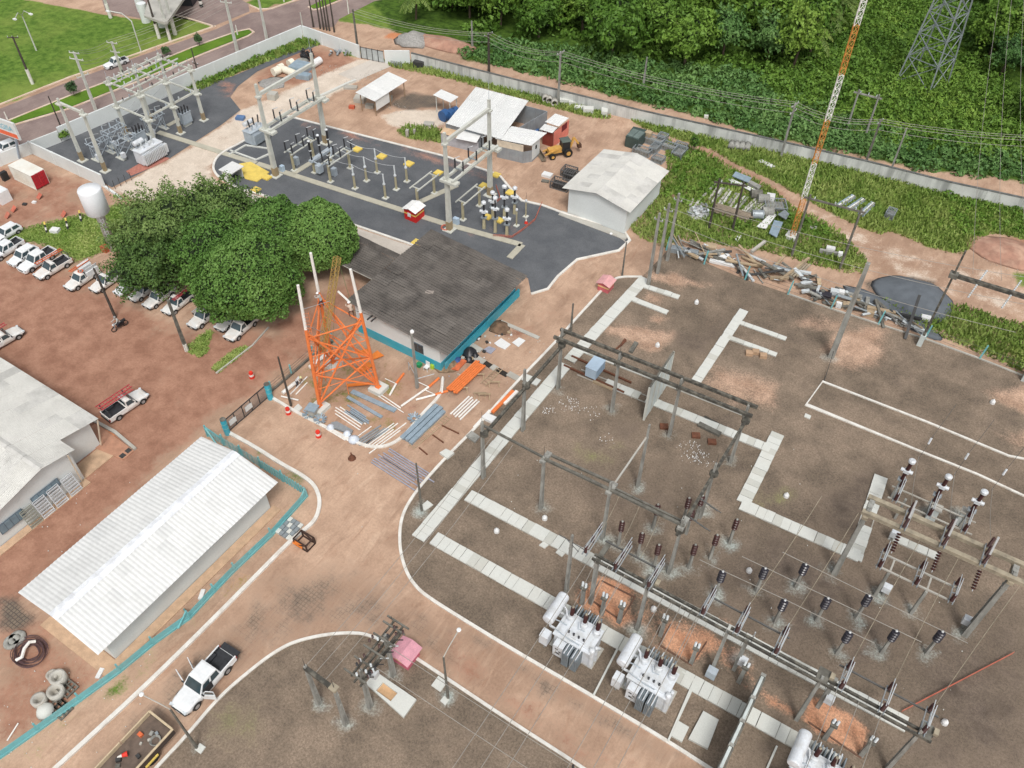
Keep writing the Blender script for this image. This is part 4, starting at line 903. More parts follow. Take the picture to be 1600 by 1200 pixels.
LOWB = [(718, 84), (800, 80), (912, 100), (1075, 140), (1200, 170), (1325, 205), (1425, 235), (1640, 255), (1640, 286), (1425, 261), (1325, 237), (1200, 212), (1075, 176), (975, 154), (912, 134), (800, 106)]
bushes('undergrowth', [(LOWB, 900), ([(735, 62), (930, 88), (1200, 120), (1200, 170), (912, 104), (800, 84)], 420)], JUN[2], 'thick creeper covered undergrowth along the dirt track', 1.5, .3, 110, vr, .75)
STRIPZ = [(1200, 115), (1290, 60), (1350, -60), (1530, -60), (1530, 60), (1570, 150), (1640, 230), (1640, 256), (1425, 236), (1325, 206), (1200, 172)]
bushes('shrubbery', [(STRIPZ, 800)], JUN[1], 'low bright shrubs filling the cleared strip under the power lines', 1.1, .24, 100, vr, .5)
bushes('dark_shrubbery', [(STRIPZ, 330), ([(1180, 118), (1290, 60), (1340, 60), (1330, 150), (1220, 165)], 120), ([(1520, 20), (1600, 190), (1640, 250), (1560, 210), (1500, 100)], 120)], JUN[0], 'darker taller shrubs scattered over the cleared strip', 1.9, .28, 130, vr, .95, 2.4)
bushes('creeper', [([(1180, 150), (1330, 190), (1450, 220), (1640, 250), (1640, 270), (1400, 250), (1180, 196)], 150)], JUN[2], 'creeper hummocks at the foot of the cleared strip', 1.8, .28, 130, vr, .7, 2.0)
bushes('forest_floor_shrubs', [(TREEZ, 380), (TREEZ2, 120)], JUN[0], 'dark shrubs between the forest trees', 1.8, .4, 80, vr, .8)
bushes('wall_weeds', [([(300, 134), (360, 98), (455, 61), (500, 60), (500, 67), (440, 86), (380, 108), (305, 141)], 70), ([(527, 68), (562, 80), (560, 90), (545, 86)], 16)], JUN[1], 'rough weeds growing along the foot of the white wall', .7, .2, 60, vr, .8, .9)
bushes('yard_bushes', [([(1050, 235), (1100, 240), (1150, 272), (1160, 290), (1100, 300), (1050, 270)], 45), ([(1060, 285), (1110, 300), (1090, 320), (1050, 330), (1040, 300)], 16), ([(1150, 345), (1175, 348), (1170, 360), (1140, 358)], 6), ([(1222, 330), (1280, 350), (1300, 372), (1240, 360)], 22), ([(1475, 300), (1640, 338), (1640, 372), (1560, 356), (1500, 380)], 60)], JUN[1], 'clumps of rank bushes between the junk heaps', .7, .22, 60, vr, .7, .8)
def tufts(name, polys, lm, label, h, rg, w_=.09):
 Vs = []
 for poly, n in polys:
  P = np.array(wp(poly)); lo, hi = P.min(0), P.max(0); c = rg.uniform(lo, hi, (n * 3, 2)); c = c[poly_sd(c[:, 0], c[:, 1], [tuple(p) for p in P]) > -.3][:n]
  a = rg.uniform(0, 6.28, len(c)); hh = h * rg.uniform(.4, 1.4, len(c)); ln = rg.normal(size=(len(c), 2)) * .16
  b = np.stack([c[:, 0], c[:, 1], np.zeros(len(c))], 1); u = np.stack([np.cos(a), np.sin(a), np.zeros(len(c))], 1) * w_ * rg.uniform(.6, 1.6, (len(c), 1)); tp = b + np.stack([ln[:, 0], ln[:, 1], hh], 1)
  Vs.append(np.stack([b - u, b + u, tp + u * .5, tp - u * .5], 1).reshape(-1, 3))
 V = np.concatenate(Vs); o = bpy.data.objects.new(name, raw_mesh(name, V, np.arange(len(V)).reshape(-1, 4), [lm])); C.objects.link(o); o['kind'] = 'stuff'; o['label'] = label
TG = leaf_mat('tall_grass', (78, 108, 44), (118, 142, 66), (158, 168, 98))
gz = [z[1] for z in ZONES if z[0] == 'grass']
tufts('tall_grass', [(gz[8], 15000), (gz[9], 11000), (gz[10], 3500), (gz[3], 2600), (gz[5], 2600), (gz[6], 700), (gz[7], 700)], TG, 'tall rough grass around the junk yard and along the walls', .42, vr)
tufts('lawn_grass', [(gz[12], 7000), (gz[13], 900), (gz[14], 1200)], TG, 'short lawn grass', .12, vr, .06)
SH = leaf_mat('street_shrub', (40, 66, 40), (64, 92, 56), (92, 120, 74))
def small_tree(px, h, r, label, name='young_tree', lm=None):
 p = at(*px); t = thing(name, label, 'tree', p); mb.tube((0, 0, 0), (0, 0, h * .6), .05, .03, 5); put(mesh('trunk', mb, BARK), 'trunk', t, (0, 0, 0))
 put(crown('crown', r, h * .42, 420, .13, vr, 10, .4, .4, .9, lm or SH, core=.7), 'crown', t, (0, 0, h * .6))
small_tree((117, 151), 2.4, .8, 'small bushy tree on the road median near the tall pole')
small_tree((312, 72), 2.0, .7, 'small sapling on the road median beside the junction')
small_tree((262, 88), 1.6, .7, 'small shrub on the road median behind the concrete frame')
small_tree((101, 219), 1.6, .95, 'clipped green bush against the white roadside wall', 'wall_bush', JUN[1])
small_tree((1083, 238), 2.6, .7, 'young conical tree beside the dirt track', 'young_tree', JUN[0])
# ================================================================== electrical equipment
BROWN = mat('brown_porcelain', (66, 38, 36), .3, .15, 4)
NAVY = mat('dark_porcelain', (48, 46, 54), .3, .15, 4)
BLACKI = mat('black_polymer', (40, 40, 44), .45, .15, 4)
PALEI = mat('grey_porcelain', (196, 202, 204), .35, .06, 4)
EQW = mat('equipment_white', (212, 217, 222), .45, .05, 2, dirt=(176, 174, 166), damt=.45, dscale=1.3)
EQG = mat('equipment_grey', (170, 180, 188), .5, .08, 2)
RADG = mat('radiator_grey', (118, 128, 134), .5, .12, 3)
TANP = mat('tan_painted_post', (176, 168, 138), .8, .1, 2)
NEWC = mat('light_concrete_post', (198, 200, 192), .85, .06, 1.5, dirt=(168, 164, 150), damt=.35)
DARKB = mat('stained_beam', (74, 72, 66), .9, .25, 2, dirt=(128, 124, 112), damt=.6, dscale=2)
MIDB = mat('weathered_beam', (112, 110, 102), .9, .2, 2, dirt=(66, 64, 58), damt=.6, dscale=1.5)
TANB = mat('tan_concrete_beam', (160, 150, 130), .9, .14, 2, dirt=(96, 90, 80), damt=.5, dscale=1.5)
WOODP = mat('dark_pole', (74, 68, 62), .9, .2, 2)
ALU = mat('aluminium', (186, 190, 192), .4, .05, 3, .2)
WIREM = mat('wire', (150, 146, 138), .6, .1, 3)
WIRED = mat('wire_dark', (92, 92, 90), .6, .1, 3)
def sheds(mb, b, h, r, n, axis=(0, 0, 1), core=.5, sides=10):
 pr = [(r * core, 0)]
 for i in range(n):
  z = h * (i + .15) / n; pr += [(r * core, z), (r, z + h * .25 / n), (r * .92, z + h * .45 / n), (r * core, z + h * .62 / n)]
 pr.append((r * core, h)); mb.lathe(b, pr, sides, axis)
def column(t, x, y, h, m=OLDC, b=.44, top=.24, rz=0.0, lift=True):
 """tapered double-T concrete column: two flanges and a web"""
 ca, sa = cos(rz), sin(rz)
 for s in (-1, 1):
  o0 = (b / 2 - .06) * s; o1 = (top / 2 - .05) * s
  mb.beam((x - sa * o0, y + ca * o0, 0), (x - sa * o1, y + ca * o1, h), .13 if ca > .5 else b * .7, b * .62 if ca > .5 else .13, .1, top * .7)
 mb.beam((x, y, 0), (x, y, h - .02), .1, b * .5, .08, top * .5)
 for z in (h * .3, h * .55, h * .8): mb.box((x, y, z), (b * .55, b * .7, .12), rz)
 return mk('column', m, t)
def foot(t, x, y, s=.5): mb.box((x, y, .06), (s, s, .14)); return mk('foot', NEWC, t)
def rod(t, a, b, r=.025, m=DKST, name='lightning_rod'): mb.tube(a, b, r, r * .6, 5); return mk(name, m, t)
# ---- the old busbar portal
t = thing('busbar_portal', 'rectangular frame of old concrete columns joined by dark stained beams over the gravel', 'portal frame', (-18, 45, 0))
yb = lambda x: 52.0 + (x + 27.4) * .043
cols = [(-27.4, yb(-27.4), 8.2), (-21.4, yb(-21.4), 8.0), (-15.3, yb(-15.3), 7.9), (-9.1, yb(-9.1), 7.9), (-27.4, 45.4, 8.4), (-8.9, 45.5, 7.7), (-27.4, 38.6, 7.8), (-21.2, 38.6, 7.4), (-15.1, 38.8, 8.1), (-8.8, 38.9, 7.9)]
for x, y, h in cols: column(t, x, y, h)
for o, nm in ((-.62, DARKB), (.62, DARKB)):
 for a, b in ((-27.9, -21.45), (-21.35, -15.35), (-15.25, -8.4)): mb.beam((a, yb(a) + o, 7.45), (b, yb(b) + o, 7.45), .26, .3)
 mk('beam', nm, t)
for x in (-27.4, -21.4, -15.3, -9.1): mb.beam((x, yb(x) - .85, 7.2), (x, yb(x) + .85, 7.2), .22, .2); mk('crosshead', MIDB, t)
for x in (-27.15, -8.85): mb.beam((x, 38.3, 6.4), (x, 45.35, 6.4), .24, .28); mb.beam((x, 45.45, 6.4), (x, yb(x) - .2, 6.4), .24, .28); mk('side_beam', DARKB, t)
for x, y in ((-27.2, 38.6), (-27.2, 45.4), (-27.2, 51.8), (-8.85, 38.9), (-8.85, 45.5), (-8.85, 52.4)): mb.lathe((x, y, 6.15), [(.3, 0), (.38, .1), (.38, .4), (.3, .5)], 10); mk('collar', DARKB, t)
mb.beam((-27.6, 38.85, 7.1), (-21.3, 38.7, 7.1), .16, .2); mb.beam((-21.1, 38.6, 7.1), (-15.2, 38.8, 7.1), .22, .24); mb.beam((-15.0, 38.8, 7.1), (-8.6, 38.9, 7.1), .22, .24); mk('beam', MIDB, t)
mb.beam((-21.4, 39.5, 6.7), (-15.3, 39.8, 6.7), .2, .22); mb.beam((-15.2, 39.4, 6.7), (-8.9, 39.5, 6.7), .16, .2); mk('beam', MIDB, t)
for x, y in ((-21.2, 38.6), (-15.1, 38.8), (-8.8, 38.9)): mb.box((x, y + .3, 6.9), (.5, 1.3, .3)); mk('crosshead', OLDC, t)
for x, y, h in (cols[1], cols[6], cols[7], cols[9], cols[5]): rod(t, (x, y, h), (x, y, h + 1.3))
for x0 in (-9.0, -8.7):
 for y in (40.5, 42.6): mb.beam((x0, y, 6.3), (x0 + 1.9, y - .3, 6.2), .06); mk('outrigger', WIRED, t)
t = thing('concrete_pole', 'freestanding grey pole with a slanting pale strut inside the old portal frame', 'pole', (-15.1, 45.5, 0)); column(t, -15.1, 45.5, 8.6, OLDC, .4, .2)
mb.beam((-15.1, 45.3, 7.1), (-15.1, 39.7, 7.0), .14, .16); mk('strut', CONC, t)
t = thing('precast_wall', 'tall pale precast panel wall standing alone between the dark beams', 'wall', (-18.2, 56.5, 0))
PW = mat('precast_panel', (196, 204, 202), .85, .06, .8, dirt=(150, 156, 152), damt=.4, streak=True)
a, b = at(1006, 656), at(1042, 601); u = (b - a) / 4
for i in range(5):
 q = a + u * i; mb.box((q.x, q.y, 2.32), (.24, .2, 4.64), ang(a, b)); mk('post', NEWC, t)
 if i < 4: mb.beam(q + u * .06 + Z3(2.2), q + u * .94 + Z3(2.2), .12, 4.4); mk('wall_panel', PW, t)
mb.beam(a + Z3(4.68), b + Z3(4.68), .2, .07); mk('coping', MIDB, t)
t = thing('firewall', 'concrete blast wall seen from above between the second and third transformers', 'wall', (1.1, 30, 0))
for i in range(4):
 y0 = 24.6 + 1.95 * i; mb.bbox(1.0, 1.2, y0 + .12, y0 + 1.83, 0, 4.2); mk('wall_panel', PW, t)
for i in range(5): mb.bbox(.92, 1.28, 24.5 + 1.95 * i, 24.72 + 1.95 * i, 0, 4.3); mk('post', OLDC, t)
for i in range(4): mb.bbox(1.26, 1.34, 24.75 + 1.95 * i, 26.4 + 1.95 * i, 3.9, 4.28); mk('edge_beam', MIDB, t)
# ---- knife switches
def knife(name='knife_switch', n=2, blade='closed', m=BROWN, ih=.95, r=.15, gap=1.7):
 t = thing(name, 'knife switch', 'switch', (0, 0, 0))
 L = gap + .5
 for s in (-.16, .16): mb.beam((s, -L / 2, .06), (s, L / 2, .06), .07, .12)
 for y in (-gap / 2, 0, gap / 2): mb.beam((-.16, y, .06), (.16, y, .06), .06, .1)
 mk('base_frame', GALV, t)
 ys = [-gap / 2, gap / 2] if n == 2 else [-gap / 2, 0, gap / 2]
 for y in ys: sheds(mb, (0, y, .12), ih, r, 7, sides=9); mk('insulator', m, t)
 z = .12 + ih + .04
 if blade == 'closed':
  mb.tube((0, ys[0] - .15, z), (0, ys[-1] + .35, z), .035, n=6); mb.beam((.14, ys[0], z - .3), (.16, ys[-1], z + .05), .05)
 elif blade == 'open':
  mb.beam((0, ys[0], z), (-.1, ys[0] + .5, z + 1.5), .13, .1)
 mk('blade', ALU, t)
 mb.tube((.2, ys[0], .15), (.22, ys[-1], .6), .025, n=5); mb.tube((-.2, ys[0], .6), (-.2, ys[-1], .15), .025, n=5); mk('linkage', ALU, t)
 return Proto(t)
ks2, ks3 = knife(n=2), knife('knife_switch', n=3, r=.13, ih=.85, gap=2.2)
t = thing('bus_portal', 'long twin beam portal carrying knife switches behind the transformers', 'portal frame', (-2, 32.9, 0))
for x, h in ((-8.7, 7.1), (-2.3, 6.35), (4.5, 7.0), (11.1, 7.2)): column(t, x, 32.9, h, OLDC, .46, .28)
for o in (-.2, .22):
 for a, b in ((-13.3, -8.8), (-8.6, -2.4), (-2.2, 4.4), (4.6, 11.9)): mb.beam((a, 32.9 + o, 6.65), (b, 32.9 + o, 6.65), .16, .24)
 mk('beam', DARKB, t)
for a, b in ((-13.2, -8.6), (-4.6, 1.6), (5.2, 11.9)): mb.beam((a, 34.65, 6.62), (b, 34.65, 6.62), .1, .14); mk('rail', WIRED, t)
for x in (-8.7, 4.5, 11.4): mb.box((x, 33.2, 6.72), (.8, 1.1, .22)); mk('crosshead', MIDB, t); mb.box((x + .55, 33.35, 6.95), (.3, .45, .3)); mk('bracket', TANB, t)
mb.bbox(-13.1, -12.7, 32.6, 34.9, 6.4, 6.58); mk('crosshead', MIDB, t)
mb.box((-12.9, 32.8, 3.2), (.3, .3, 6.4)); mk('column', OLDC, t)
for i, x in enumerate((-13.9, -11.35, -8.6)): ks3((x, 33.8, 6.85), 0, f'{nth(i, 3)} of the three triple knife switches at the left end of the bus portal', 'knife switches on the bus portal')
for i, x in enumerate((-4.35, -1.75, 1.15, 5.75, 8.55, 11.2)): ks2((x, 33.75, 6.8), 0, f'{nth(i, 6)} of the six brown knife switches on the bus portal', 'knife switches on the bus portal')
t = thing('concrete_pole', 'grey pole with a wire crossarm beside the trench left of the orange pits', 'pole', (-15.1, 32.6, 0)); column(t, -15.1, 32.6, 8.4, OLDC, .44, .22)
mb.tube((-16.2, 32.6, 7.6), (-14.0, 32.6, 7.4), .04, n=5); mb.tube((-15.9, 32.9, 7.2), (-14.3, 32.3, 7.2), .03, n=5); mk('crossarm', WIRED, t)
for x, y, lb in ((-.9, 33.9, 'grey switch box on a post behind the second transformer pit'), (5.5, 34.6, 'white drive box on a post below the bus portal beside the third pit')):
 t = thing('drive_box', lb, 'switch box', (x, y, 0)); mb.box((x, y, 2.4), (.3, .3, 4.8)); mk('post', OLDC, t); mb.box((x + .35, y - .2, 2.2), (.6, .5, .75)); mk('box', EQW, t); mb.tube((x + .3, y, 4.6), (x + .3, y, 6.4), .06, n=6); mk('drive_rod', ALU, t)
t = thing('drive_box', 'grey cabinet on the foot of the bus portal column beside the second pit', 'switch box', (-2.2, 32.3, 0)); mb.box((-2.2, 32.35, .75), (.75, .6, .9)); mk('box', EQG, t); mb.box((-2.2, 32.35, .15), (.2, .2, .3)); mk('foot', CONC, t)
# arrester posts over the pits
def post_head():
 t = thing('arrester_post', 'arrester post', 'arrester', (0, 0, 0)); mb.beam((0, 0, 0), (0, 0, 2.5), .34, .34, .24, .24); mk('post', OLDC, t)
 mb.box((0, 0, 2.6), (.5, .5, .25)); mk('cap', MIDB, t)
 for s in (-.14, .14): sheds(mb, (s, 0, 2.72), .6, .11, 4, sides=8); mk('bushing', PALEI, t)
 return Proto(t)
ph = post_head()
for i, (x, y) in enumerate(((-13.5, 32.4), (-11.7, 32.5), (-10.2, 32.6), (-6.9, 33.4), (-3.9, 32.6), (-.2, 33.2), (6.7, 32.6), (9.3, 32.9))):
 ph((x, y, 0), rng.uniform(-.1, .1), f'{nth(i, 8)} of the eight short concrete arrester posts around the orange pits', 'arrester posts around the pits')
# ---- post insulators on the open gravel
def post_ins(m, cap, ph_, ih, r, name='post_insulator'):
 t = thing(name, 'post insulator', 'insulator', (0, 0, 0)); mb.beam((0, 0, 0), (0, 0, ph_), .26, .26, .18, .18); mk('post', OLDC, t)
 sheds(mb, (0, 0, ph_), ih, r, 4, core=.62, sides=12); mk('insulator', m, t); mb.lathe((0, 0, ph_ + ih), [(.1, 0), (.1, .1), (.05, .13)], 8); mk('cap', cap, t); return Proto(t)
pi1, pi2 = post_ins(BROWN, OLDC, 2.2, 1.35, .25), post_ins(NAVY, EQW, 2.2, 1.35, .32)
pp = [(966, 852), (996, 870), (1021, 888), (1020, 826), (1067, 816), (1072, 834), (1087, 812), (1076, 888), (1109, 873), (1139, 849)]
lb = ['leftmost of the front row of three nearest the portal column', 'middle of the front row of three', 'rightmost of the front row of three', 'half hidden behind the front portal beam', 'behind the portal corner, furthest back', 'just behind the portal corner column', 'beside the right hand portal beam', 'right of the portal corner, nearest', 'middle of the diagonal row right of the portal', 'furthest out on the diagonal right of the portal']
for p, l in zip(pp, lb): pi1(at(*p), rng.uniform(0, 1), 'brown post insulator on concrete, ' + l, 'brown post insulators on pedestals')
qq = [(1117, 929), (1181, 924), (1242, 918), (1210, 973), (1275, 970), (1337, 966), (1307, 1022), (1377, 1020), (1446, 1021)]
rw = ['left bus', 'middle bus', 'right bus']
for i, p in enumerate(qq): pi2(at(*p), rng.uniform(0, 1), f'dark ribbed post insulator, {("upper left", "centre", "lower right")[i // 3]} of three under the {("front", "middle", "back")[i % 3]} tubular bus', 'dark post insulators under the tubular buses')
for k in range(3):
 a, b, c_ = at(*qq[k]), at(*qq[k + 3]), at(*qq[k + 6]); d = (c_ - a).normalized(); z = Z3(3.68)
 mb.path([a - d * 2.0 + z, a + z, b + z, c_ + z, c_ + d * 1.8 + z], .032, 6); sg('bus_tube', WIREM, f'{("front", "middle", "back")[k]} tubular aluminium bus resting on dark insulators', 'bus tube', 'tubular buses')
# ---- tall portal of the high voltage bay
t = thing('bay_portal', 'tall tan concrete portal with two broad beams at the right edge', 'portal frame', (8, 47, 0))
for x, y in ((2.9, 46.6), (13.4, 46.8)):
 column(t, x, y, 9.2, OLDC, .72, .4); mb.beam((x, y - .6, 8.55), (x, y + 1.75, 8.55), .42, .3); mk('crosshead', TANB, t)
for y in (46.35, 47.95): mb.beam((2.5, y, 8.88), (14.4, y + .15, 8.88), .38, .36); mk('beam', TANB, t)
for x in (2.9, 13.4): mb.box((x, 47.15, 8.9), (.4, 1.1, .3)); mk('tie', OLDC, t)
ks_open = knife('knife_switch', n=3, blade='open', gap=1.7, ih=1.15, r=.13)
for i, x in enumerate((5.55, 8.4, 11.25)): ks_open((x, 47.2, 9.08), 0, f'{nth(i, 3)} of three open knife switches with raised white blades on the tall portal', 'open knife switches on the tall portal')
for i, x in enumerate((5.5, 8.45, 11.3)):
 t = thing('insulator_string', f'{nth(i, 3)} of three brown disc strings hanging from the tall portal', 'insulator', (x, 46.1, 8.7), 'disc strings on the tall portal')
 d = V3((.03, -1.5, -.55))
 for k in range(7):
  b = V3((x, 46.1, 8.7)) + d * ((k + .3) / 7); mb.lathe(b, [(.05, 0), (.17, .03), (.19, .07), (.06, .16)], 9, d); mk('disc', BROWN, t)
 mb.tube((x, 46.1, 8.7), V3((x, 46.1, 8.7)) + d * 1.1, .03, n=5); mk('link', ALU, t)
# lower three pole switch frame below it
t = thing('switch_frame', 'low three pole switch frame on two posts under the tall portal', 'switch frame', (8, 47, 0))
for x, y in ((6.35, 46.3), (9.3, 46.3)): column(t, x, y, 3.5, OLDC, .4, .3)
for y in (46.35, 47.75): mb.beam((5.2, y, 3.6), (11.3, y, 3.6), .12, .14); mk('beam', CONC, t)
for x in (6.4, 9.3): mb.box((x, 47.05, 3.45), (.14, 1.5, .14)); mk('tie', CONC, t)
for i, x in enumerate((5.5, 8.35, 11.05)): ks2((x, 47.05, 3.7), 0, f'{nth(i, 3)} of three brown knife switches on the low frame under the tall portal', 'knife switches on the low frame')
for p, lb in (((1379, 930), 'white drive box at the foot of the low switch frame'), ((1503, 980), 'white drive box at the foot of the right tall portal column'), ((1392, 845), 'white drive cabinet under the tall portal beside the disc string')):
 q = at(*p); t = thing('drive_box', lb, 'switch box', q); mb.box((q.x, q.y, 1.1), (.65, .55, .7)); mk('box', EQW, t); mb.box((q.x, q.y, .37), (.18, .18, .74)); mk('post', OLDC, t)
# back row: three pole frame and current transformers
t = thing('switch_frame', 'low three pole switch frame behind the tall portal', 'switch frame', (7.7, 54.9, 0))
for x in (5.6, 9.6): column(t, x, 54.9, 2.8, OLDC, .34, .26)
for y in (54.2, 55.6): mb.beam((4.2, y, 2.9), (11.2, y, 2.9), .1, .12); mk('beam', CONC, t)
for i, x in enumerate((4.8, 7.65, 10.5)): ks2((x, 54.9, 3.0), 0, f'{nth(i, 3)} of three brown knife switches behind the tall portal', 'knife switches behind the tall portal')
def ct(post, m, ins, h1, h2, name='current_transformer', r=.16, pm=None):
 t = thing(name, 'ct', 'transformer', (0, 0, 0)); mb.beam((0, 0, 0), (0, 0, post), .34, .34, .26, .26); mk('post', pm or OLDC, t)
 z = post; mb.box((0, 0, z + .06), (.7, .5, .12)); mk('base_plate', GALV, t)
 sheds(mb, (0, 0, z + .12), h1, r, 6, sides=9); mk('lower_insulator', ins, t); z += .12 + h1
 mb.box((0, 0, z + .16), (.5, .42, .32)); mb.tube((-.5, 0, z + .18), (.5, 0, z + .18), .17, n=10); mk('tank', m, t); z += .34
 sheds(mb, (0, 0, z), h2, r * .95, 6, sides=9); mk('upper_insulator', ins, t); z += h2
 mb.lathe((0, 0, z), [(.2, 0), (.3, .08), (.3, .3), (.16, .42)], 12); mk('head', m, t); return Proto(t)
ctp = ct(2.5, EQW, BROWN, 1.0, 1.0, r=.19)
for i, x in enumerate((4.75, 7.8, 10.7)): ctp((x, 57.1, 0), 0, f'{nth(i, 3)} of three white headed current transformers beyond the tall portal', 'current transformers beyond the tall portal')
for i, p in enumerate(((1452, 812), (1498, 818))): q = at(*p); t = thing('steel_cubicle', f'{("left", "right")[i]} of two pale green steel stands behind the tall portal', 'stand', q); mb.box((q.x, q.y, .9), (.8, .7, 1.8), 0, .8); mk('body', PW, t); mb.box((q.x, q.y, 1.86), (.9, .8, .12)); mk('lid', CONC, t)
# ---- power transformers
def fins(mb, x0, x1, y, n, depth, z0, z1, sgn):
 for i in range(n):
  x = x0 + (x1 - x0) * i / (n - 1); mb.bbox(x - .045, x + .045, min(y, y + sgn * depth), max(y, y + sgn * depth), z0, z1)
def transformer():
 t = thing('power_transformer', 'transformer', 'transformer', (0, 0, 0))
 mb.bbox(-1.5, 1.5, -1.05, 1.05, .35, 2.35); mb.bbox(-1.62, 1.62, -1.17, 1.17, 2.35, 2.47); mb.bbox(-1.3, 1.3, -.9, .9, 2.47, 2.6)
 for x in (-1.0, -.35, .35, 1.0): mb.bbox(x - .05, x + .05, -1.1, 1.1, .4, 2.34)
 mb.bbox(-1.7, 1.7, -.8, -.6, .1, .35); mb.bbox(-1.7, 1.7, .6, .8, .1, .35); mk('tank', EQW, t)
 mb.lathe((-2.15, -1.2, 3.85), [(.05, 0), (.42, .06), (.46, .16), (.46, 2.5), (.42, 2.6), (.05, 2.66)], 20, (0, 1, 0)); co = mk('conservator', EQW, t)
 for y in (-.6, .8): mb.beam((-2.15, y, 2.2), (-2.15, y, 3.45), .14); mb.beam((-2.15, y, 2.2), (-1.5, y, 2.2), .14)
 mb.path([(-1.95, .9, 3.5), (-1.5, .7, 3.3), (-1.2, .4, 2.6)], .07, 6); mk('support', EQW, t)
 fins(mb, -1.25, .95, 1.1, 9, .95, .7, 2.3, 1); fr = mk('back_radiator', RADG, t)
 for x in (-.9, -.1, .6): mb.tube((x, 1.1, 2.42), (x, 2.1, 2.42), .045, n=6)
 mk('radiator_pipe', EQW, fr)
 for k, x0 in enumerate((-.2, .5)):
  fins(mb, x0, x0 + .48, -1.1, 5, 1.0, .5, 2.25, -1); fr = mk('front_radiator', RADG, t)
  mb.tube((x0 + .1, -1.1, 2.36), (x0 + .1, -2.05, 2.36), .045, n=6); mb.tube((x0 + .4, -1.1, 2.36), (x0 + .4, -2.05, 2.36), .045, n=6); mk('radiator_pipe', EQW, fr)
 mb.bbox(-1.2, -.35, -1.75, -1.1, .6, 2.1); cb = mk('control_cabinet', EQW, t)
 mb.bbox(-1.0, -.75, -1.765, -1.75, 1.6, 1.75); mb.bbox(-.7, -.5, -1.765, -1.75, 1.35, 1.5); mb.bbox(-.95, -.6, -1.762, -1.75, 1.0, 1.2); mk('gauge', DKST, cb)
 mb.bbox(-2.45, -1.75, -1.75, -1.0, 1.1, 2.3); mk('tap_changer_box', EQW, t)
 mb.beam((-2.1, -1.4, .1), (-2.1, -1.4, 1.1), .12); mk('box_leg', OLDC, t)
 for i, x in enumerate((-1.0, .15, 1.25)):
  d = V3((0, .12, 1)).normalized(); mb.lathe((x, .55, 2.6), [(.3, 0), (.3, .35), (.22, .45), (.2, .6)], 14, d); tb = mk('turret', EQW, t)
  sheds(mb, V3((x, .55, 2.6)) + d * .6, .95, .17, 8, d, sides=12); mk('bushing', BROWN, tb); mb.lathe(V3((x, .55, 2.6)) + d * 1.55, [(.1, 0), (.1, .12), (.03, .16)], 8, d); mk('terminal', TANB, tb)
 mb.bbox(-.75, .95, -.75, -.35, 2.6, 2.72); lv = mk('low_voltage_plate', EQW, t)
 for i in range(4): sheds(mb, (-.55 + .43 * i, -.55, 2.72), .3, .085, 3, sides=8); mk('low_voltage_bushing', BLACKI, lv)
 mb.lathe((1.65, -.85, .3), [(.24, 0), (.24, 2.3), (.2, 2.5), (.06, 2.56)], 12); mb.lathe((1.75, -.3, .3), [(.15, 0), (.15, 2.0), (.05, 2.1)], 10); mk('oil_pipe', EQW, t)
 mb.path([(-1.5, -.9, 2.75), (-.9, -1.0, 2.85), (-.2, -1.0, 2.6), (.6, -1.0, 2.65)], .04, 5); mb.path([(-1.8, -.5, 3.4), (-1.5, -.2, 2.9), (-1.0, -.1, 2.65)], .05, 5); mb.path([(-.3, .5, 3.0), (-.1, .1, 2.7), (.4, .2, 2.65)], .035, 5); mk('conduit', EQG, t)
 for y in (-.7, .7):
  for x in (-1.4, 1.6): mb.lathe((x, y - .06, .12), [(.12, 0), (.12, .12)], 10, (0, 1, 0)); mk('wheel', DKST, t)
 return Proto(t)
tr = transformer()
for x, lb in ((-12.0, 'first white power transformer, beside the kerb left of the dividing kerb'), (-5.7, 'second white power transformer, inside the white dividing kerbs'), (7.25, 'third white power transformer, beyond the blast wall at the bottom edge')):
 tr((x, 28.9, 0), 0, lb, 'white power transformers')
 mb.bbox(x - 1.9, x + 1.9, 27.9, 29.9, .02, .1); sg('plinth', CONC, 'flat concrete plinth under the ' + lb.split(',')[0], 'plinth')
# ---- island frames, lower left
t = thing('small_portal', 'small portal of two concrete columns with a dark beam on the island', 'portal frame', (-25, 14.5, 0))
p1, p2 = at(499, 1100), at(541, 1132); column(t, p1.x, p1.y, 6.4, OLDC, .42, .22); column(t, p2.x, p2.y, 6.3, OLDC, .42, .22)
mb.beam(p1 + V3((-.1, 0, 6.0)), p2 + V3((.1, 0, 6.0)), .3, .36); mk('beam', DARKB, t)
for p, h in ((p1, 6.4), (p2, 6.3)): rod(t, p + Z3(h), p + Z3(h + 1.2))
mb.box((p2.x, p2.y, 6.28), (.6, .5, .2)); mk('cap', TANB, t)
t = thing('equipment_frame', 'tall frame crowded with fuses and insulators above the slab with the hole', 'switch frame', (-22.6, 18, 0))
p1, p2 = at(615, 1055), at(579, 1105); column(t, p1.x, p1.y, 6.5, OLDC, .44, .24); column(t, p2.x, p2.y, 6.3, OLDC, .44, .24)
xm = (p1.x + p2.x) / 2
for z, o in ((6.0, -.35), (6.0, .45), (5.1, .3), (5.1, -.25)): mb.beam((p2.x + o, p2.y - .6, z), (p1.x + o, p1.y + 1.5, z), .12, .18); mk('beam', DARKB, t)
for y in (p2.y - .5, p2.y + .6, p2.y + 1.6, p1.y - .2, p1.y + .9, p1.y + 1.4): mb.beam((xm - 1.0, y, 6.15), (xm + .95, y, 6.15), .12, .14); mk('crossarm', MIDB, t)
for i in range(22):
 y = p2.y - .5 + rng.random() * (p1.y - p2.y + 1.8); x = xm + rng.choice((-.75, -.35, .1, .5, .85)); sheds(mb, (x, y, 6.22), .42, .09, 3, sides=7); mk('insulator', rng.choice((BLACKI, PALEI, BROWN)), t)
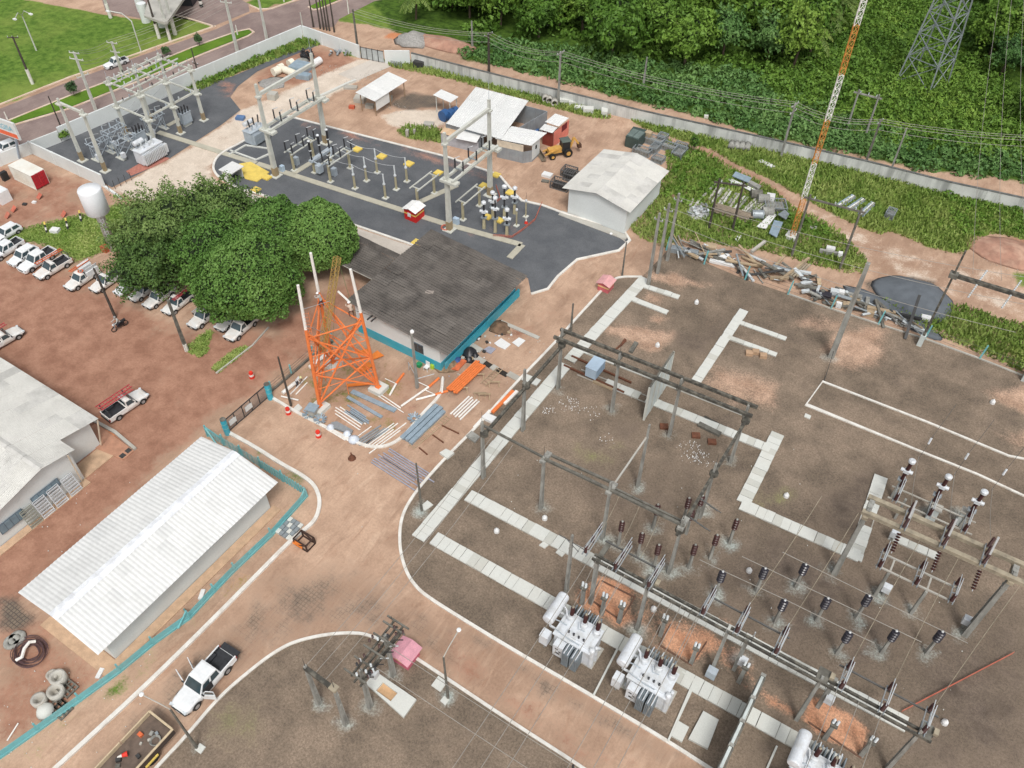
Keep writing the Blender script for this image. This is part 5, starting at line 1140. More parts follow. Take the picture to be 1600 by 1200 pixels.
for i in range(7):
 y = p2.y + i * .55; mb.tube((xm + .2, y, 5.3), (xm + .9, y + .3, 5.6), .05, n=6); mk('fuse', PALEI if i % 2 else DKST, t)
mb.box((xm + .5, p2.y + .7, 4.9), (.55, .5, .6)); mk('instrument_tank', EQW, t)
rod(t, p1 + V3((0, .9, 6.2)), p1 + V3((0, .9, 7.8))); rod(t, p2 + Z3(6.3), p2 + Z3(7.2))
t = thing('equipment_frame', 'top of a dark equipment column at the bottom edge beside the island kerb', 'switch frame', at(890, 1260))
q = at(890, 1260); column(t, q.x, q.y, 5.6, OLDC, .44, .26); mb.beam((q.x - .7, q.y, 5.4), (q.x + .7, q.y, 5.4), .14, .2); mb.beam((q.x, q.y - 2, 5.2), (q.x, q.y + .8, 5.2), .16, .2); mk('crossarm', DARKB, t)
for i in range(8): sheds(mb, (q.x - .6 + .17 * i, q.y + rng.uniform(-.6, .6), 5.5), .4, .09, 3, sides=7); mk('insulator', BLACKI if i % 2 else PALEI, t)
rod(t, (q.x, q.y, 5.6), (q.x, q.y, 7.4))
# ---- new switchyard on the grey gravel
def tall_portal(x, y0, y1, h, zu, zl, label, ox):
 t = thing('line_portal', label, 'portal frame', (x, (y0 + y1) / 2, 0))
 for y in (y0, y1):
  mb.beam((x, y, 0), (x, y, 1.3), .62, .62, .6, .6); mk('column_base', mat('tan_base', (156, 138, 108), .9), t)
  mb.beam((x, y, 1.3), (x, y, h), .56, .52, .3, .28); mk('column', NEWC, t); foot(t, x, y, 1.3)
  mb.box((x + ox * .4, y, zl - .3), (2.3, .9, .3)); mk('corbel', NEWC, t)
  mb.box((x, y, zu - .25), (.62, .62, .22)); mk('collar', NEWC, t)
 mb.beam((x, y0 + .15, zu), (x, y1 - .15, zu), .34, .4); mk('upper_beam', NEWC, t)
 for o in (-.55, .6): mb.beam((x + ox * .4 + o, y0 - .3, zl), (x + ox * .4 + o, y1 + .3, zl), .26, .3); mk('lower_beam', NEWC, t)
 rod(t, (x, y1, h), (x, y1, h + 2.4), .03, EQG)
 return t
tall_portal(-78.0, 64.6, 74.4, 12.8, 11.4, 7.0, 'tall pale concrete line portal nearest the beige drive', 1)
tall_portal(-52.1, 67.6, 76.5, 13.2, 12.0, 7.3, 'tall pale concrete line portal in front of the big white shed', 1)
def tri_switch(x, y0, y1, z, label, post=True, ins=True, wide=1.15, nsp=3, group='three pole switches on the grey gravel'):
 t = thing('three_pole_switch', label, 'switch', (x, (y0 + y1) / 2, 0 if post else z), group)
 for o in (-wide / 2, wide / 2): mb.beam((x + o, y0, z), (x + o, y1, z), .14, .14); mk('beam', NEWC, t)
 for k in range(2): y = y0 + (y1 - y0) * (.12 + .76 * k); mb.beam((x - wide / 2, y, z - .02), (x + wide / 2, y, z - .02), .1, .12); mk('tie', NEWC, t)
 if post:
  for y in (y0 + .5, y1 - .6): mb.beam((x + .1, y, 0), (x + .1, y, z - .1), .24, .24); mk('post', TANP, t); foot(t, x + .1, y, .7)
 if ins:
  for k in range(nsp):
   y = y0 + .35 + (y1 - y0 - .7) * k / (nsp - 1)
   for o in (-wide / 2, wide / 2): sheds(mb, (x + o, y, z + .1), 1.25, .115, 9, sides=8); mk('insulator', BLACKI, t)
   for o, k_ in ((-wide / 2, .35), (wide / 2, .1)): mb.tube((x + o, y, z + 1.42), (x + o + k_, y + .5, z + 1.5), .045, n=6); mk('blade', ALU, t)
   mb.box((x, y, z + .12), (wide, .14, .1)); mk('base_frame', GALV, t)
 return t
tri_switch(-77.0, 66.4, 71.3, 2.7, 'three pole switch with six black insulators under the left line portal')
tri_switch(-71.2, 67.0, 72.0, 2.7, 'three pole switch with six black insulators beside the first yellow cover')
tri_switch(-77.6, 66.2, 73.0, 7.2, 'three pole switch with black insulators on top of the left line portal', post=False)
tri_switch(-51.7, 69.2, 75.4, 7.5, 'three pole switch with black insulators on top of the right line portal', post=False)
tri_switch(-58.4, 68.9, 73.5, 2.7, 'bare twin beam switch support left of the right line portal', ins=False, group='bare switch supports')
tri_switch(-52.0, 69.7, 74.4, 2.65, 'bare twin beam switch support under the right line portal', ins=False, group='bare switch supports')
t = thing('live_tank_breaker', 'circuit breaker of three tall black double insulators on a pale blue frame', 'circuit breaker', (-74.3, 69.5, 0))
mb.bbox(-74.6, -74.0, 67.6, 71.6, 1.7, 2.0); mk('frame', EQG, t)
for y in (68, 71.2): mb.beam((-74.3, y, 0), (-74.3, y, 1.7), .24, .24); mk('post', TANP, t); foot(t, -74.3, y, .7)
for y in (67.9, 69.6, 71.3):
 sheds(mb, (-74.3, y, 2.0), 1.3, .13, 9, sides=9); mk('lower_insulator', BLACKI, t); sheds(mb, (-74.3, y, 3.4), 1.25, .17, 9, sides=9); mk('upper_insulator', BLACKI, t)
 mb.lathe((-74.3, y, 3.28), [(.16, 0), (.2, .06), (.16, .12)], 10); mb.lathe((-74.3, y, 4.65), [(.2, 0), (.22, .1), (.1, .2)], 10); mk('flange', EQW, t)
mb.path([(-73.9, 67.8, 1.9), (-73.2, 68.4, 1.2), (-73.0, 69.4, 1.3), (-73.4, 70.6, 1.7), (-73.9, 71.2, 2.0)], .09, 6); mb.box((-73.3, 68.0, 1.0), (.7, .8, 1.1)); mk('drive_cabinet', EQG, t)
pale_post = None
def bus_post():
 t = thing('bus_post', 'bus post', 'insulator', (0, 0, 0)); mb.beam((0, 0, .1), (0, 0, 2.0), .22, .22, .18, .18); mk('post', TANP, t); mb.box((0, 0, .07), (.7, .7, .14)); mk('foot', NEWC, t)
 mb.lathe((0, 0, 2.0), [(.14, 0), (.2, .12), (.14, .3)], 10); mk('flange', EQW, t); sheds(mb, (0, 0, 2.3), 1.3, .11, 8, core=.7, sides=9); mk('insulator', PALEI, t); return Proto(t)
bp = bus_post()
bpp = [(555, 295), (573, 283), (589.5, 270), (602.5, 310), (619.5, 296.5), (636, 284)]
for i, p in enumerate(bpp): bp(at(*p), 0, f'{("nearest", "middle", "furthest")[i % 3]} of the {("left", "right")[i // 3]} row of three pale bus posts on the grey gravel', 'pale bus posts')
ctb = ct(2.0, EQW, BLACKI, 1.15, 1.15, r=.14, pm=TANP); vt = ct(1.6, EQW, BLACKI, .6, .9, 'voltage_transformer', r=.15, pm=TANP)
for i, p in enumerate(((756.5, 357), (774, 363), (792, 368), (770, 341), (788, 345), (804, 334))):
 (ctb if i in (1, 4) else vt)(at(*p), .3, f'{nth(i % 3, 3)} of the {("front", "back")[i // 3]} row of three white capped instrument transformers', 'instrument transformers right of the line portal')
for i, p in enumerate(((807, 353), (821.5, 339))):
 q = at(*p); t = thing('thin_post', f'{("nearer", "further")[i]} of two thin tan posts by the red barrier mesh', 'post', q); mb.beam(q, q + Z3(2.2), .13); mk('post', TANP, t); mb.lathe(q + Z3(2.2), [(.1, 0), (.16, .1), (.16, .3), (.05, .4)], 10); mk('cap', EQW, t); foot(t, q.x, q.y, .6); rod(t, q + Z3(2.6), q + Z3(3.6))
for i, (p, s) in enumerate((((558, 234.5), 1.1), ((596.5, 245.5), 1.1), ((639, 257), 1.1), ((685, 271), 1.0), ((775, 274.5), 1.0), ((756, 291), 1.0), ((797, 302), 1.0), ((762, 340), .95), ((780.5, 345.5), .95), ((417.5, 278.5), 1.0), ((400, 297.5), 1.0), ((651, 380), 1.0))):
 q = at(*p); mb.box((q.x, q.y, .12), (s, s, .18)); mb.box((q.x, q.y, .23), (s * .8, s * .8, .05))
 sg('yellow_pit_cover', YEL, f'{["first yellow square cover beyond the bus posts", "second yellow square cover beyond the bus posts", "third yellow square cover beyond the bus posts", "yellow square cover left of the right line portal", "yellow square cover at the kerb corner behind the right line portal", "yellow square cover at the foot of the right line portal", "yellow square cover behind the instrument transformers", "left of two yellow covers between the instrument transformers", "right of two yellow covers between the instrument transformers", "upper of two yellow squares below the big yellow pad", "lower of two yellow squares below the big yellow pad", "yellow cover at the corner of the dark roofed house"][i]}', 'pit cover', 'yellow pit covers')
plate([(374, 257), (392, 254), (421, 270), (402, 285), (383, 280)], .03, .14, 'yellow_pad', 'large yellow painted pad beside the small white hut', 'pad', YEL)
t = thing('white_hut', 'small white open fronted hut beside the yellow pad', 'hut', at(366, 280)); q = at(366, 280)
mb.bbox(q.x - .85, q.x - .75, q.y - 1.0, q.y + 1.0, 0, 1.6); mb.bbox(q.x - .75, q.x + .75, q.y - 1.0, q.y - .9, 0, 1.6); mb.bbox(q.x - .75, q.x + .75, q.y + .9, q.y + 1.0, 0, 1.6); mk('wall', WHITEW, t)
mb.box((q.x, q.y, 1.66), (2.1, 2.4, .1)); mk('roof', WROOF, t)
# concrete cable ducts flush in the grey gravel
DUCT = mat('duct_concrete', (178, 174, 158), .9, .07, .8)
for a, b, wd, lb in (((247, 207), (400, 256), .85, 'beige cable duct crossing the drive'), ((402, 256), (697, 351), .85, 'long beige cable duct along the line portals'), ((699, 351), (815, 383), .85, 'end of the beige cable duct beyond the right line portal'), ((632, 327), (714, 290), .8, 'beige cable duct branch beside the red fire hut'), ((458, 272), (489, 253), .8, 'short beige cable duct branch under the breaker'), ((816, 383), (796, 404), .8, 'beige cable duct turning toward the dark roofed house'), ((262, 197), (290, 182), .7, 'beige duct inside the concrete switchgear frame')):
 A, B = at(*a), at(*b); t = thing('cable_duct', lb, 'cable duct', A, 'beige cable ducts in the grey gravel'); n = max(2, int((B - A).length / 1.2))
 for i in range(n): mb.beam(A.lerp(B, i / n) + Z3(.06), A.lerp(B, (i + .985) / n) + Z3(.06), wd, .1); mk('cover_slab', DUCT, t)
# red barrier mesh
RED = mat('barrier_red', (190, 104, 84), .85, .15, dirt=(160, 120, 100), damt=.4)
def barrier(pts, h, label, z0=.1):
 t = thing('barrier_mesh', label, 'barrier', at(*pts[0]), 'red barrier mesh'); P = [at(*p) for p in pts]
 for a, b in zip(P[:-1], P[1:]):
  for k in range(3): mb.beam(a + Z3(z0 + h * k / 2), b + Z3(z0 + h * k / 2), .025, .04)
  n = max(2, int((b - a).length / .25))
  for k in range(n): q = a.lerp(b, k / n); mb.beam(q + Z3(z0), q + Z3(z0 + h), .03)
 o = mk('net', RED, t, kind='stuff'); return t
barrier([(1408, 1113), (1582, 1022)], .3, 'long red barrier mesh stretched across the lower right gravel')
barrier([(847, 318), (836, 345), (815, 362), (800, 372), (770, 370)], .28, 'red barrier mesh curving over the grey gravel near the store house')
barrier([(775, 292), (782, 312), (770, 322)], .3, 'short piece of red barrier mesh behind the instrument transformers')
# ---- old transformer and bays in the left switchyard
def small_tr(c, L, W, h, label, blk):
 t = thing('yard_transformer', label, 'transformer', c); x, y = c.x, c.y
 mb.bbox(x - W / 2, x + W / 2, y - L / 2, y + L / 2, .25, h); mb.bbox(x - W / 2 - .08, x + W / 2 + .08, y - L / 2 - .08, y + L / 2 + .08, h, h + .1); mk('tank', EQG if blk else EQW, t)
 for k, (y0, n) in enumerate(((y - L / 2 + .1, 7), (y + .1, 7))):
  for i in range(n): yy = y0 + (L / 2 - .25) * i / (n - 1); mb.bbox(x + W / 2, x + W / 2 + .55, yy - .05, yy + .05, .35, h - .15)
  mk('radiator', EQW if not blk else EQG, t)
 mb.lathe((x - .5, y - L / 2 + .2, h + .9), [(.05, 0), (.32, .05), (.32, 1.5), (.05, 1.55)], 12, (0, 1, 0)); mk('conservator', EQW, t)
 for i in range(3):
  p = V3((x + .1, y - .8 + .8 * i, h + .1)); mb.lathe(p, [(.24, 0), (.22, .45)], 10); tb = mk('turret', EQW, t); sheds(mb, p + Z3(.45), 1.1 if blk else .6, .13, 6, (.0, -.12 + .12 * i, 1), sides=8); mk('bushing', BLACKI if blk else PALEI, tb)
 mb.bbox(x + W / 2 - .1, x + W / 2 + .35, y + L / 2, y + L / 2 + .4, .5, 1.7); mk('cabinet', EQW, t); return t
small_tr(V3((-94.6, 58.3, 0)), 3.6, 1.5, 2.0, 'white finned transformer beside the drive in the left switchyard', False)
small_tr(V3((-86.3, 69.6, 0)), 2.9, 1.5, 1.9, 'grey transformer with three black bushings behind the yellow pad', True)
strip('bay_kerb', wp([(358, 243), (384, 228), (419, 233), (425, 240), (400, 251), (360, 236)]), .2, 0, .2, CONCL)
t = thing('entry_portal', 'two slender pale columns with a slanting beam in the left switchyard', 'portal frame', (-99.7, 53, 0))
for x, h in ((-102.0, 9.0), (-97.4, 8.9)): mb.beam((x, 53, 0), (x, 53, 1.4), .42, .42); mk('column_base', mat('tan_base', (156, 138, 108), .9), t); mb.beam((x, 53, 1.4), (x, 53, h), .4, .4, .24, .24); mk('column', NEWC, t); foot(t, x, 53, 1.1); mb.box((x, 53, h - .75), (.9, .7, .2)); mk('collar', NEWC, t)
mb.beam((-101.8, 53, 8.4), (-97.6, 53, 8.4), .26, .3); mk('beam', NEWC, t)
t = thing('switchgear_frame', 'large two level pale concrete frame full of insulators beside the road', 'portal frame', (-99.5, 65, 0))
for x in (-102.6, -96.5):
 for y in (60.8, 65.1, 69.4):
  h = 8.3; mb.beam((x, y, 0), (x, y, 1.2), .42, .42); mk('column_base', mat('tan_base', (156, 138, 108), .9), t); mb.beam((x, y, 1.2), (x, y, h), .36, .36, .24, .24); mk('column', NEWC, t); foot(t, x, y, 1.0)
  for z in (4.2, 7.6): mb.lathe((x, y, z - .3), [(.4, 0), (.46, .06), (.46, .22)], 10); mk('collar', NEWC, t)
  rod(t, (x, y, h), (x, y, h + .9), .03, EQG)
for x in (-102.6, -96.5):
 for z in (4.25, 7.7): mb.beam((x - .3, 60.3, z), (x - .3, 70.1, z), .2, .24); mk('long_beam', NEWC, t)
for x in (-101.2, -99.6, -98.0): mb.beam((x, 60.2, 8.0), (x, 70.2, 8.0), .14, .16); mk('bus_beam', NEWC, t)
for y in (60.8, 65.1, 69.4):
 for z in (4.0, 7.45): mb.beam((-103.3, y + .28, z), (-95.9, y + .28, z), .2, .22); mk('cross_beam', NEWC, t)
for z, xs_ in ((8.1, (-101.2, -99.6, -98.0)), (7.85, (-102.9, -96.8)), (4.4, (-102.9, -96.8))):
 for x in xs_:
  for y in np.arange(61.2, 70, 1.1):
   if rng.random() < .75: sheds(mb, (x, y + rng.uniform(-.2, .2), z), .38, .1, 3, sides=7); mk('insulator', rng.choice((PALEI, PALEI, BLACKI, EQG)), t)
for x in (-102.2, -100.6, -99.0):
 for y in (61, 65.3): mb.tube((x, y, 4.3), (x + .7, y + .9, 5.2), .04, n=5); mb.tube((x, y + .2, 7.3), (x, y + 1.3, 6.6), .04, n=5); mk('fuse_arm', ALU, t)
for y in (61.5, 63, 64.5, 66, 67.5): mb.beam((-103.2, y, 7.95), (-100.9, y, 7.95), .1, .12); mk('bracket', NEWC, t)
def lattice_stand(c, label):
 t = thing('disconnector_stand', label, 'switch', c, 'grey lattice disconnectors'); x, y = c.x, c.y
 for ox in (-.6, .6):
  for oy in (-1.2, 1.2): mb.beam((x + ox, y + oy, 0), (x + ox * .8, y + oy, 2.2), .07)
 for oy in (-1.2, 1.2):
  mb.beam((x - .6, y + oy, .1), (x + .5, y + oy, 2.1), .05); mb.beam((x + .6, y + oy, .1), (x - .5, y + oy, 2.1), .05)
 for ox in (-.55, .55): mb.beam((x + ox, y - 1.5, 2.25), (x + ox, y + 1.5, 2.25), .1); mb.beam((x + ox, y - 1.2, .2), (x + ox, y + 1.2, 2.1), .05); mb.beam((x + ox, y + 1.2, .2), (x + ox, y - 1.2, 2.1), .05)
 for oy in (-1.4, 0, 1.4): mb.beam((x - .9, y + oy, 2.35), (x + .9, y + oy, 2.35), .09)
 mk('stand', EQG, t)
 for oy in (-1.2, 0, 1.2):
  for ox in (-.7, .7): sheds(mb, (x + ox, y + oy, 2.4), .55, .09, 4, sides=7); mk('insulator', EQG, t)
  mb.beam((x - .75, y + oy, 3.0), (x + .5, y + oy + .1, 3.5), .06); mk('blade', ALU, t)
 mb.box((x + .95, y - 1.3, .9), (.5, .5, .7)); mk('drive_box', EQW, t)
 for s in (-1.2, 1.2): mb.box((x, y + s, .06), (1.6, .6, .12)); mk('foot', NEWC, t)
for (x, y), lb in (((-100.6, 55.3), 'grey lattice disconnector nearest the cross wall'), ((-98.2, 57.4), 'grey lattice disconnector beside the white finned transformer'), ((-101.5, 58.6), 'grey lattice disconnector in front of the concrete frame'), ((-99.6, 63.6), 'grey lattice disconnector under the concrete frame')):
 lattice_stand(V3((x, y, 0)), lb)
for c, lb in ((V3((-98.6, 60.2, 0)), 'breaker with six black bushings left of the concrete frame'), (V3((-97.4, 67.2, 0)), 'breaker with six black bushings at the right end of the concrete frame')):
 t = thing('tank_breaker', lb, 'circuit breaker', c, 'white tank breakers'); x, y = c.x, c.y; mb.box((x, y, 1.2), (.75, 1.5, 1.5)); mb.box((x, y, 2.0), (.85, 1.6, .1)); mk('tank', EQG, t); mb.box((x, y, .22), (.5, 1.2, .44)); mk('plinth', NEWC, t)
 for oy in (-.5, 0, .5):
  for ox in (-.25, .25): sheds(mb, (x + ox, y + oy, 2.05), .8, .13, 4, (ox * .6, 0, 1), sides=8); mk('bushing', BLACKI, t)
plate([(197, 268), (240, 243), (265, 247), (262, 250), (238, 262), (205, 275)], .035, .05, 'brick_path', 'thin red gravel path along the left switchyard edge', 'path', mat('red_gravel', (170, 112, 98), .95, .15, 3), kind='structure')
# ================================================================== poles, lamps, masts, wires, fences
LAMPW = mat('lamp_head', (232, 234, 234), .4)
tops = {}
def pole(base, top, label, m=OLDC, r=.15, name='utility_pole', arms=(), white=None, key=None, group=None, h=None, sq=True):
 b = at(*base); h = h or hz(base, top); t = thing(name, label, 'pole', b, group)
 if sq: mb.beam(b, b + Z3(h), r * 2, r * 1.6, r * 1.2, r)
 else: mb.tube(b, b + Z3(h), r, r * .6, 8)
 mk('shaft', m, t)
 if white: mb.tube(b, b + Z3(white), r * 1.25, r * 1.2, 8); mk('white_base', WHITEK, t)
 for z, L, a in arms:
  d = V3((cos(a), sin(a), 0)) * (L / 2); q = b + Z3(h - z); mb.beam(q - d, q + d, .1, .12); ca = mk('crossarm', m, t)
  for s in (-.9, -.1, .9): sheds(mb, q + d * s + Z3(.06), .2, .06, 2, sides=6); mk('insulator', PALEI, ca)
 if key: tops[key] = b + Z3(h)
 return t
HP = pi / 2
G_R = 'poles along the avenue'
pole((150, 173), (114, 82), 'tall pale pole with two crossarms beside the white roadside wall', NEWC, .2, arms=((.1, 1.6, .3), (1.0, 2.2, .3), (3.4, 1.8, 1.4)), key='r1', group=G_R)
pole((192, 117), (176, 64), 'tall pale pole on the median in front of the moving pick-up', NEWC, .2, arms=((.2, 1.8, .3), (1.6, 1.6, .3)), key='r2', group=G_R)
pole((371, 81), (346, -8), 'tall pale pole at the wall beside the junction', NEWC, .22, arms=((.3, 2.0, .3), (1.2, 2.0, .3)), key='r3', group=G_R)
pole((417, 62), (402, -2), 'pale pole at the wall nearest the back corner', NEWC, .2, key='r4', group=G_R)
pole((51, 131), (17, 58), 'dark pole with a white painted foot alone on the far lawn', WOODP, .2, arms=((.2, 1.6, .6),), white=2.3, sq=False)
pole((249, 60), (230, -4), 'dark pole with a white painted foot beside the concrete canopy', WOODP, .22, white=2.4, sq=False)
pole((266, 63), (249, -8), 'pale pole with a white foot in front of the concrete canopy', NEWC, .2, white=2.0)
pole((274, 54), (256, -10), 'pale pole with a thick white foot right of the concrete canopy', NEWC, .26, white=2.6)
pole((173, 28), (160, -12), 'pale pole with a white foot at the edge of the far lawn', NEWC, .24, white=2.4)
pole((312, 124), (301, 74), 'thin dark pole with a short arm inside the white wall', WOODP, .12, arms=((2.4, 1.2, 0),), sq=False)
pole((101, 212), (75, 150), 'thin dark leaning pole at the roadside wall near the billboard', WOODP, .12, sq=False)
for i, x in enumerate((490, 500.6, 506, 510.6, 515, 522.5)): pole((x, 42.5 + (x - 490) * .24), (x - 8.5, -2), f'{nth(i, 6)} of six dark poles stacked upright at the junction', WOODP, .16, sq=False, group='cluster of dark poles at the junction')
pole((545, 21), (541, -3), 'short white post on the far verge', WHITEK, .13, sq=False, name='white_post')
pole((473, 43), (467, 20), 'short pale post at the back wall corner', NEWC, .1, name='white_post')
for p, q, lb in (((371.5, 55), (368, 39), 'white marker post near the tip of the median'), ((12, 187), (6, 175), 'white marker post at the far end of the median'), ((444, 3), (441, -8), 'white post on the grass corner')): pole(p, q, lb, WHITEK, .13, sq=False, name='white_post')
G_T = 'pole line along the dirt track'
pole((560, 84), (553, 14), 'dark pole at the left post of the sheet gate', MIDB, .17, key='t0', group=G_T)
pole((738, 74), (738, 33), 'grey pole standing in the creepers beyond the track', OLDC, .15, group=G_T)
pole((764, 113), (764, 51), 'dark pole against the mouldy wall behind the white sheds', WOODP, .18, arms=((.3, 1.8, 1.4),), key='t1', group=G_T)
pole((872, 162), (876, 81), 'grey pole beside the concrete rings at the mouldy wall', OLDC, .18, arms=((.2, 1.6, 1.4),), key='t2', group=G_T)
pole((1005, 136), (1010, 89), 'grey pole half hidden in the creepers beyond the track', OLDC, .16, key='t3', group=G_T)
pole((1220, 246), (1245, 161), 'grey pole inside the mouldy wall left of the tall mast', OLDC, .18, arms=((.3, 1.8, 1.4), (1.3, 1.6, 1.4)), key='t4', group=G_T)
pole((1352, 256), (1378, 188), 'dark pole on the track right of the tall mast', MIDB, .2, arms=((.3, 1.6, 1.4),), key='t5', group=G_T)
pole((1390, 271), (1415, 199), 'grey pole at the mouldy wall right of the dark one', OLDC, .15, key='t6', group=G_T)
tops['t7'] = at(1700, 300) + Z3(8)
def hframe(b1, b2, h, label, m, arms=True, zb=.5):
 p, q = at(*b1), at(*b2); t = thing('pole_frame', label, 'pole frame', p); mb.tube(p, p + Z3(h), .17, .12, 7); mk('pole', m, t); mb.tube(q, q + Z3(h), .17, .12, 7); mk('pole', m, t)
 d = (q - p).normalized(); mb.beam(p - d * .6 + Z3(h - zb), q + d * .5 + Z3(h - zb), .14, .2); mk('beam', m, t)
 for k in range(3): c = p.lerp(q, .1 + .4 * k) + Z3(h - zb + .1); sheds(mb, c, .3, .08, 3, sides=6); mk('insulator', PALEI, t)
 return t
hframe((1322, 204), (1352, 212), 6.2, 'grey pole frame standing in the shrubs of the cleared strip', OLDC)
hframe((1108, 356), (1144, 361), 7.0, 'dark pole frame above the stacked concrete posts', WOODP)
hframe((1237, 399), (1312, 420), 8.5, 'dark pole frame between the tall mast and the track', MIDB)
# three poles and the tall ones of the line entering the yard
for i, (b, tp) in enumerate((((1012.5, 446), (1027.5, 332)), ((1027.5, 427), (1042.5, 317)), ((1042.5, 407), (1059, 302)))):
 pole(b, tp, f'{("nearest", "middle", "furthest")[i]} of three pale poles in a row at the yard corner', OLDC, .2, arms=((.9, 1.0, 0),), key=f'y{i}', group='three poles at the yard corner')
t = pole((1299, 557), (1363, 413), 'tall pale tapering column with a slanting stay in the far gravel', OLDC, .36, 'concrete_column', key='y3')
rod(t, at(1287, 597) + Z3(.1), at(1299, 557) + Z3(1.2), .04, DKST, 'stay')
t = thing('dark_portal', 'dark portal with a heavy beam and two white disc strings at the right edge', 'portal frame', at(1437, 537))
a, b = at(1437, 537), at(1600, 592); d = (b - a).normalized()
for p in (a, b):
 mb.beam(p + V3((0, -.35, 0)), p + Z3(12.4), .3, .26, .2, .18); mb.beam(p + V3((0, .45, 0)), p + V3((0, .05, 10)), .26, .22, .18, .14); mk('column', DARKB, t)
 mb.box((p.x, p.y - .3, .75), (.5, .45, 1.5)); mb.box((p.x, p.y + .42, .6), (.4, .4, 1.2)); mk('pale_foot', PW, t)
mb.beam(a - d * .4 + Z3(9.4), b + Z3(9.4), .34, .4); mk('beam', DARKB, t); mb.box((a.x, a.y, 9.4), (.8, .7, .5)); mk('collar', MIDB, t)
for k in (.22, .52):
 c = a.lerp(b, k) + V3((0, -.2, 9.3)); sheds(mb, c, 1.5, .12, 7, (-.15, -.55, -.8), sides=8); sheds(mb, c + V3((0, .3, 0)), 1.5, .12, 7, (.15, .6, .5), sides=8); mk('insulator_string', PALEI, t)
# poles in the car park and the workshop yard
pole((180.5, 496), (143, 421), 'dark lamp pole leaning behind the motorcyclist', WOODP, .17, sq=False, group='dark poles in the car park')
pole((292, 548), (258, 470), 'grey pole with a white foot at the edge of the car park lawn', MIDB, .18, white=1.0, group='dark poles in the car park')
pole((455, 634), (433, 558), 'thin black pole beside the teal gate pillar', WOODP, .13, sq=False)
t = pole((652, 606), (642, 520), 'weathered pole with a lamp in front of the teal house wall', OLDC, .15); b = at(652, 606); mb.sphere(b + V3((0, .1, hz((652, 606), (642, 520)) + .05)), .22, 8, 5); mk('lamp', LAMPW, t)
mb.tube(b + V3((-2.2, 1.5, 1.2)), b + V3((-2.2, 1.5, 0)), .04, n=5); mb.tube(b + V3((-2.2, 1.5, 1.2)), b + Z3(1.6), .04, n=5); mb.tube(b + Z3(1.3), b + V3((1.2, 1.4, 1.5)), .04, n=5); mk('stay', ALU, t)
def lamp(base, top, head, label, m=MIDB, r=.12):
 b = at(*base); h = hz(base, top); t = thing('lamp_post', label, 'lamp post', b, 'lamp posts in the yard'); mb.tube(b, b + Z3(h), r, r * .6, 7); mk('shaft', m, t); zt = h + .35
 e = at(head[0], head[1], zt); mb.path([b + Z3(h), b.lerp(e, .35) * 1 + V3((0, 0, h - (b.lerp(e, .35)).z + .22)), e], .04, 6); ar = mk('arm', CONC, t)
 mb.sphere(e, .18, 9, 5, .6); mk('lamp_head', LAMPW, ar); return t
lamp((700, 1091), (695, 1027), (717, 984), 'lamp post on the island beside the pink hut with its arm over the road')
lamp((308, 1169), (262, 1112), (221, 1085), 'lamp post at the island edge with its arm over the flatbed truck')
lamp((972, 431), (978, 378), (955, 365), 'lamp post near the pink hut with its arm toward the store house')
pole((659, 798), (651, 724), 'thin grey pole beside the kerb bend', MIDB, .12, sq=False)
pole((892, 518), (891, 474), 'thin grey pole at the kerb by the dark twin beams', MIDB, .12)
t = thing('street_lamp', 'double armed street lamp on the far lawn', 'street lamp', at(57, 79)); b = at(57, 79); mb.tube(b, b + Z3(5.6), .12, .08, 7); mk('shaft', NEWC, t)
for e in ((23, 30), (48, 22)): q = at(*e, 7.6); mb.path([b + Z3(5.6), (b.lerp(q, .4)).xy.to_3d() + Z3(7.0), q], .06, 6); ar = mk('arm', NEWC, t); mb.box(q, (.6, .35, .15)); mk('lamp_head', LAMPW, ar)
t = thing('street_lamp', 'curved single arm street lamp at the road edge of the lawn', 'street lamp', at(221, 82)); b = at(221, 82); mb.path([b, b + Z3(5), b + V3((-1.0, -.6, 6.2)), b + V3((-2.4, -1.5, 6.5))], .09, 7); mk('shaft', NEWC, t); mb.box(b + V3((-2.7, -1.7, 6.5)), (.6, .35, .15)); mk('lamp_head', LAMPW, t)
# ---- guyed mast in red and white bands
t = thing('lattice_mast', 'tall slender triangular lattice mast in white and orange bands', 'mast', at(1236, 371)); b = at(1236, 371)
def zof(py): return hz((1236, 371), (1236 + (371 - py) * .295, py))
MW = mat('mast_white', (226, 226, 222), .5); MO = mat('mast_orange', (196, 132, 62), .6)
def tri_lattice(mb, b, z0, z1, wd, r, step, top=None):
 L = [V3((cos(a), sin(a), 0)) * wd for a in (.3, .3 + 2.094, .3 + 4.189)]; n = max(1, round((z1 - z0) / step))
 for l in L: mb.tube(b + l + Z3(z0), b + l + Z3(z1), r, n=5)
 for i in range(n):
  za, zb = z0 + (z1 - z0) * i / n, z0 + (z1 - z0) * (i + 1) / n
  for k in range(3): p, q = L[k], L[(k + 1) % 3]; mb.tube(b + p + Z3(za), b + q + Z3(zb), r * .6, n=4); mb.tube(b + p + Z3(zb), b + q + Z3(zb), r * .6, n=4)
zs_ = [.3] + [zof(y) for y in (310, 255, 188, 117, 38)] + [34.5]
for i in range(len(zs_) - 1): tri_lattice(mb, b, zs_[i], zs_[i + 1], .36, .045, .75); mk('orange_section' if i % 2 == 0 else 'white_section', MO if i % 2 == 0 else MW, t)
mb.box((b.x, b.y, .2), (1.3, 1.3, .4)); mk('footing', CONCL, t)
